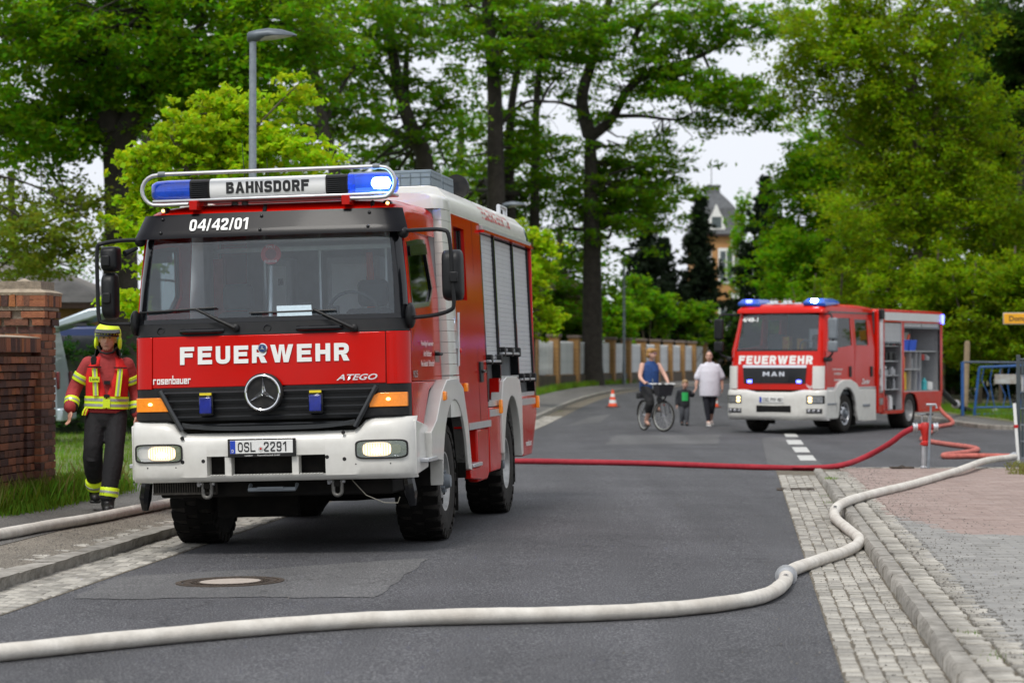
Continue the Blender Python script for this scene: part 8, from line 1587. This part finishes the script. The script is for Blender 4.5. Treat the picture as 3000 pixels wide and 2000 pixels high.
MB().surf(lambda a, x: (x, -.53 - .36 * math.cos(a), .345 + .36 * math.sin(a)), [.2 + 2.0 * k / 14 for k in range(15)], [-.025, .025]).build('mudguard', BF, BK); MB().surf(lambda a, x: (x, .53 + .36 * math.cos(a), .345 + .36 * math.sin(a)), [.0 + 2.2 * k / 14 for k in range(15)], [-.025, .025]).build('mudguard', BF, BK)
MB().ell((0, -.50, .76), (.035, .03, .035), 10, 8).build('front_lamp', LETW, BK); MB().ell((.03, -.49, .60), (.02, .02, .02), 8, 6).build('side_reflector', LETR, BK)
RD_ = empty('person', bc, (0, 0, BA), 'cyclist in blue padded vest and black knee-length trousers riding the bicycle', 'person')
m = MB(); q, M3 = head(m, (-.01, .10, 1.735), R(38), 1.05); chain(m, [(0, .17, 1.52), (0, .13, 1.64)], [.06, .055]); torso(m, [(0, .27, .96, .16, .13), (0, .25, 1.12, .17, .13), (0, .21, 1.32, .175, .125), (0, .19, 1.48, .16, .09), (0, .18, 1.54, .06, .06)])
aR = {-1: [(-.20, .19, 1.48), (-.30, .08, 1.22), (-.29, -.13, 1.095)], 1: [(.20, .18, 1.48), (.30, .05, 1.24), (.29, -.13, 1.095)]}
lR = {-1: [(-.10, .25, .98), (-.13, -.08, .66), (-.13, .13, .22)], 1: [(.10, .25, .98), (.13, -.18, .84), (.13, .08, .53)]}
for s in (-1, 1):
    chain(m, aR[s], [.062, .048, .032]); chain(m, lR[s], [.10, .068, .042]); hand(m, aR[s][2], (-s * .1, -.85, -.25), (-s * .8, -.1, .5), .95, 1.3); a = Vector(lR[s][2]); chain(m, [a + Vector((0, 0, -.01)), a + Vector((0, -.13, -.055))], [.038, .03])
rb = fuse(m, 'body', SKIN2, RD_, .011, 2); face(q, M3, 1.05, rb, ('blond', (.3, .18, .07)), True)
m = MB(); torso(m, [(0, .27, .90, .215, .165), (0, .26, 1.02, .225, .175), (0, .235, 1.2, .215, .165), (0, .21, 1.36, .215, .15), (0, .19, 1.48, .19, .115), (0, .18, 1.55, .10, .09), (0, .165, 1.58, .075, .075)]); vs3 = fuse(m, 'vest', cloth('vest_blue', (.018, .06, .20), .25, 14, .8, 22), RD_, .013, 2)
MB().surf(lambda t, x: (x * (1 - .2 * t), .085 - .0 + .06 * t ** 2 - .045 * (1 - t), .95 + .52 * t), [k / 8 for k in range(9)], [-.012, .012], back=lambda t, x: (x, .11 + .06 * t ** 2 - .045 * (1 - t), .95 + .52 * t)).build('zip', GREYP, vs3)
m = MB(); torso(m, [(0, .29, .86, .19, .16), (0, .27, .98, .20, .16), (0, .26, 1.04, .19, .15)])
for s in (-1, 1): a, b, c = [Vector(p) for p in lR[s]]; chain(m, [a, b, b.lerp(c, .42)], [.125, .102, .092])
fuse(m, 'trousers', cloth('capri_black', (.012, .012, .013), .3), RD_, .014, 2)
m = MB(); m.ell(q(0, .02, .05), (.092, .108, .088), 16, 12, M3); m.ell(q(0, .06, -.02), (.088, .07, .08), 14, 10, M3); m.ell(q(.03, -.06, .085), (.055, .05, .035), 12, 8, M3); m.ell(q(-.05, -.05, .075), (.04, .045, .04), 12, 8, M3); fuse(m, 'hair', M('blond_hair', (.42, .24, .07), .6, vs=30, col2=(.28, .14, .04), bump=.6, bs=60), RD_, .012, 1)
for s in (-1, 1):
    a = Vector(lR[s][2]); sd_ = MB().box(a.x - .045, a.x + .045, a.y - .19, a.y + .05, a.z - .105, a.z - .082).build('sandal', M('sandal_brown', (.06, .035, .02), .7), RD_, bevel=.01); MB().tube([(a.x - .045, a.y - .08, a.z - .085), (a.x, a.y - .085, a.z - .015), (a.x + .045, a.y - .08, a.z - .085)], .011, 6).build('sandal_strap', M('sandal_brown', (.06, .035, .02), .7), sd_); MB().tube([(a.x - .042, a.y, a.z - .06), (a.x, a.y - .045, a.z - .0), (a.x + .042, a.y, a.z - .06)], .010, 6).build('sandal_strap', M('sandal_brown', (.06, .035, .02), .7), sd_)
# ---------------------------------------------------------------- woman in white and the child
wx, wy = (2079 - 1500) / FPX * 58.5, 58.5
WM = empty('person', (wx, wy, gz(wx, wy)), (0, 0, R(6)), 'woman in oversized white t-shirt and black leggings leading a child', 'person')
aW = {-1: [(-.185, .0, 1.43), (-.29, .02, 1.17), (-.345, -.04, .965)], 1: [(.185, .0, 1.43), (.29, .04, 1.18), (.31, .0, .93)]}; lW = {-1: [(-.10, .0, .92), (-.08, -.06, .50), (-.05, -.10, .10)], 1: [(.10, .02, .92), (.06, -.02, .50), (.05, .16, .13)]}
m = MB(); q, M3 = head(m, (-.02, -.03, 1.68), R(-12), 1.04); chain(m, [(0, .0, 1.46), (-.01, -.01, 1.60)], [.062, .056]); torso(m, [(0, .0, .9, .16, .13), (0, 0, 1.1, .17, .13), (0, 0, 1.35, .175, .12), (0, 0, 1.47, .14, .08), (0, 0, 1.52, .06, .06)])
for s in (-1, 1): chain(m, aW[s], [.062, .05, .031]); chain(m, lW[s], [.105, .07, .042]); hand(m, aW[s][2], (-.12 if s < 0 else .05, -.1, -1), (-s * .3, -.9, 0), .93, .9); a = Vector(lW[s][2]); chain(m, [a, a + Vector((0, -.13, -.05))], [.042, .034])
wb = fuse(m, 'body', SKIN2, WM, .011, 2); face(q, M3, 1.04, wb, ('dark', (.05, .035, .03)))
m = MB(); torso(m, [(0, .0, .72, .25, .20), (0, 0, .85, .255, .205), (0, -.005, 1.1, .25, .195), (0, 0, 1.32, .245, .17), (0, .0, 1.45, .215, .125), (0, 0, 1.52, .12, .09), (0, 0, 1.545, .085, .078)])
for s in (-1, 1): a, b, c = [Vector(p) for p in aW[s]]; chain(m, [a, a.lerp(b, .5), a.lerp(b, .95)], [.074, .092, .10])
fuse(m, 'shirt', cloth('white_cotton', (.68, .67, .74), .05, 7, .5, 16), WM, .014, 3)
m = MB(); torso(m, [(0, .0, .80, .185, .15), (0, 0, .95, .18, .15)])
for s in (-1, 1): chain(m, [lW[s][0], lW[s][1], Vector(lW[s][2]) + Vector((0, 0, .04))], [.118, .08, .052])
fuse(m, 'leggings', cloth('black_leggings', (.010, .011, .018), .2), WM, .013, 2)
m = MB(); m.ell(q(0, .03, .045), (.086, .10, .085), 16, 12, M3); m.ell(q(0, .05, -.01), (.083, .07, .07), 14, 10, M3); m.ell(q(0, .04, .135), (.035, .035, .03), 10, 8); fuse(m, 'hair', M('dark_hair', (.035, .025, .02), .6, vs=30, var=.3), WM, .012, 1)
for s in (-1, 1): a = Vector(lW[s][2]); m = MB(); m.ell(a + Vector((0, -.06, -.045)), (.055, .125, .055), 14, 8); m.ell(a + Vector((0, .02, -.01)), (.052, .06, .065), 12, 8); o = fuse(m, 'shoe', M('pale_trainer', (.55, .46, .42), .7, vs=20, var=.2), WM, .012, 1); MB().box(a.x - .05, a.x + .05, a.y - .18, a.y + .06, a.z - .10, a.z - .07).build('shoe_sole', LETW, o, bevel=.015)
hw_ = Matrix.Translation(WM.location) @ WM.rotation_euler.to_matrix().to_4x4() @ Vector((-.375, -.06, .86))
cx0 = (2004 - 1500) / FPX * 58.4; CHL = empty('person', (cx0, 58.4, gz(cx0, 58.4)), (0, 0, R(10)), 'small child in dark hoodie with bright green chest print, holding a hand', 'person')
hl_ = (Matrix.Translation(CHL.location) @ CHL.rotation_euler.to_matrix().to_4x4()).inverted() @ hw_
wv = hl_ + Vector((-.035, 0, -.075)); aC = {-1: [(-.125, .0, .81), (-.17, .02, .64), (-.19, -.04, .50)], 1: [(.125, .0, .81), ((.125 + wv.x) / 2 + .03, .02, .72), tuple(wv)]}; lC = {-1: [(-.06, .0, .52), (-.06, -.04, .29), (-.05, .03, .07)], 1: [(.06, 0, .52), (.06, -.05, .29), (.05, -.06, .06)]}
m = MB(); q, M3 = head(m, (.02, -.02, 1.0), R(-14), .92); chain(m, [(0, .0, .82), (.01, -.005, .92)], [.04, .038]); torso(m, [(0, 0, .5, .10, .08), (0, 0, .65, .105, .08), (0, 0, .8, .11, .075), (0, 0, .86, .05, .045)])
for s in (-1, 1): chain(m, aC[s], [.038, .03, .022]); chain(m, lC[s], [.062, .045, .032]); hand(m, aC[s][2], (0, -.1, -1) if s < 0 else (.35, -.1, .9), (-s * .3, -.9, 0), .62, .8); a = Vector(lC[s][2]); chain(m, [a, a + Vector((0, -.08, -.03))], [.03, .025])
cb = fuse(m, 'body', SKIN2, CHL, .010, 2); face(q, M3, .92, cb, ('fair', (.3, .2, .1)))
m = MB(); torso(m, [(0, 0, .46, .135, .11), (0, 0, .6, .14, .11), (0, 0, .76, .138, .10), (0, 0, .85, .09, .07), (0, 0, .885, .06, .055)])
for s in (-1, 1): a, b, c = [Vector(p) for p in aC[s]]; chain(m, [a, b, b.lerp(c, .85)], [.058, .048, .042])
hd_ = fuse(m, 'hoodie', cloth('hoodie_black', (.014, .016, .020), .2), CHL, .011, 2); MB().surf(lambda a, z: (.145 * math.sin(a), -.112 * math.cos(a) * (1 - .12 * (z - .6) / .2), z), [-.55 + 1.1 * k / 8 for k in range(9)], [.60, .70, .80], back=lambda a, z: (.135 * math.sin(a), -.10 * math.cos(a), z)).build('chest_print', M('print_green', (.02, .40, .09), .6, var=.1), hd_)
m = MB(); torso(m, [(0, 0, .44, .11, .095), (0, 0, .54, .115, .095)])
for s in (-1, 1): chain(m, [lC[s][0], lC[s][1], Vector(lC[s][2]) + Vector((0, 0, .02))], [.078, .06, .048])
fuse(m, 'trousers', cloth('child_trouser_grey', (.06, .065, .075), .25), CHL, .011, 2)
m = MB(); m.ell(q(0, .02, .04), (.078, .095, .082), 14, 10, M3); m.ell(q(0, .05, -.02), (.075, .06, .06), 12, 8, M3); m.ell(q(0, -.055, .07), (.055, .035, .03), 12, 8, M3); fuse(m, 'hair', M('child_hair', (.33, .21, .10), .6, vs=30, var=.25), CHL, .011, 1)
for s in (-1, 1): a = Vector(lC[s][2]); m = MB(); m.ell(a + Vector((0, -.035, -.028)), (.040, .085, .036), 12, 8); m.ell(a + Vector((0, .015, 0)), (.036, .04, .042), 10, 8); fuse(m, 'shoe', BOOT, CHL, .010, 1)
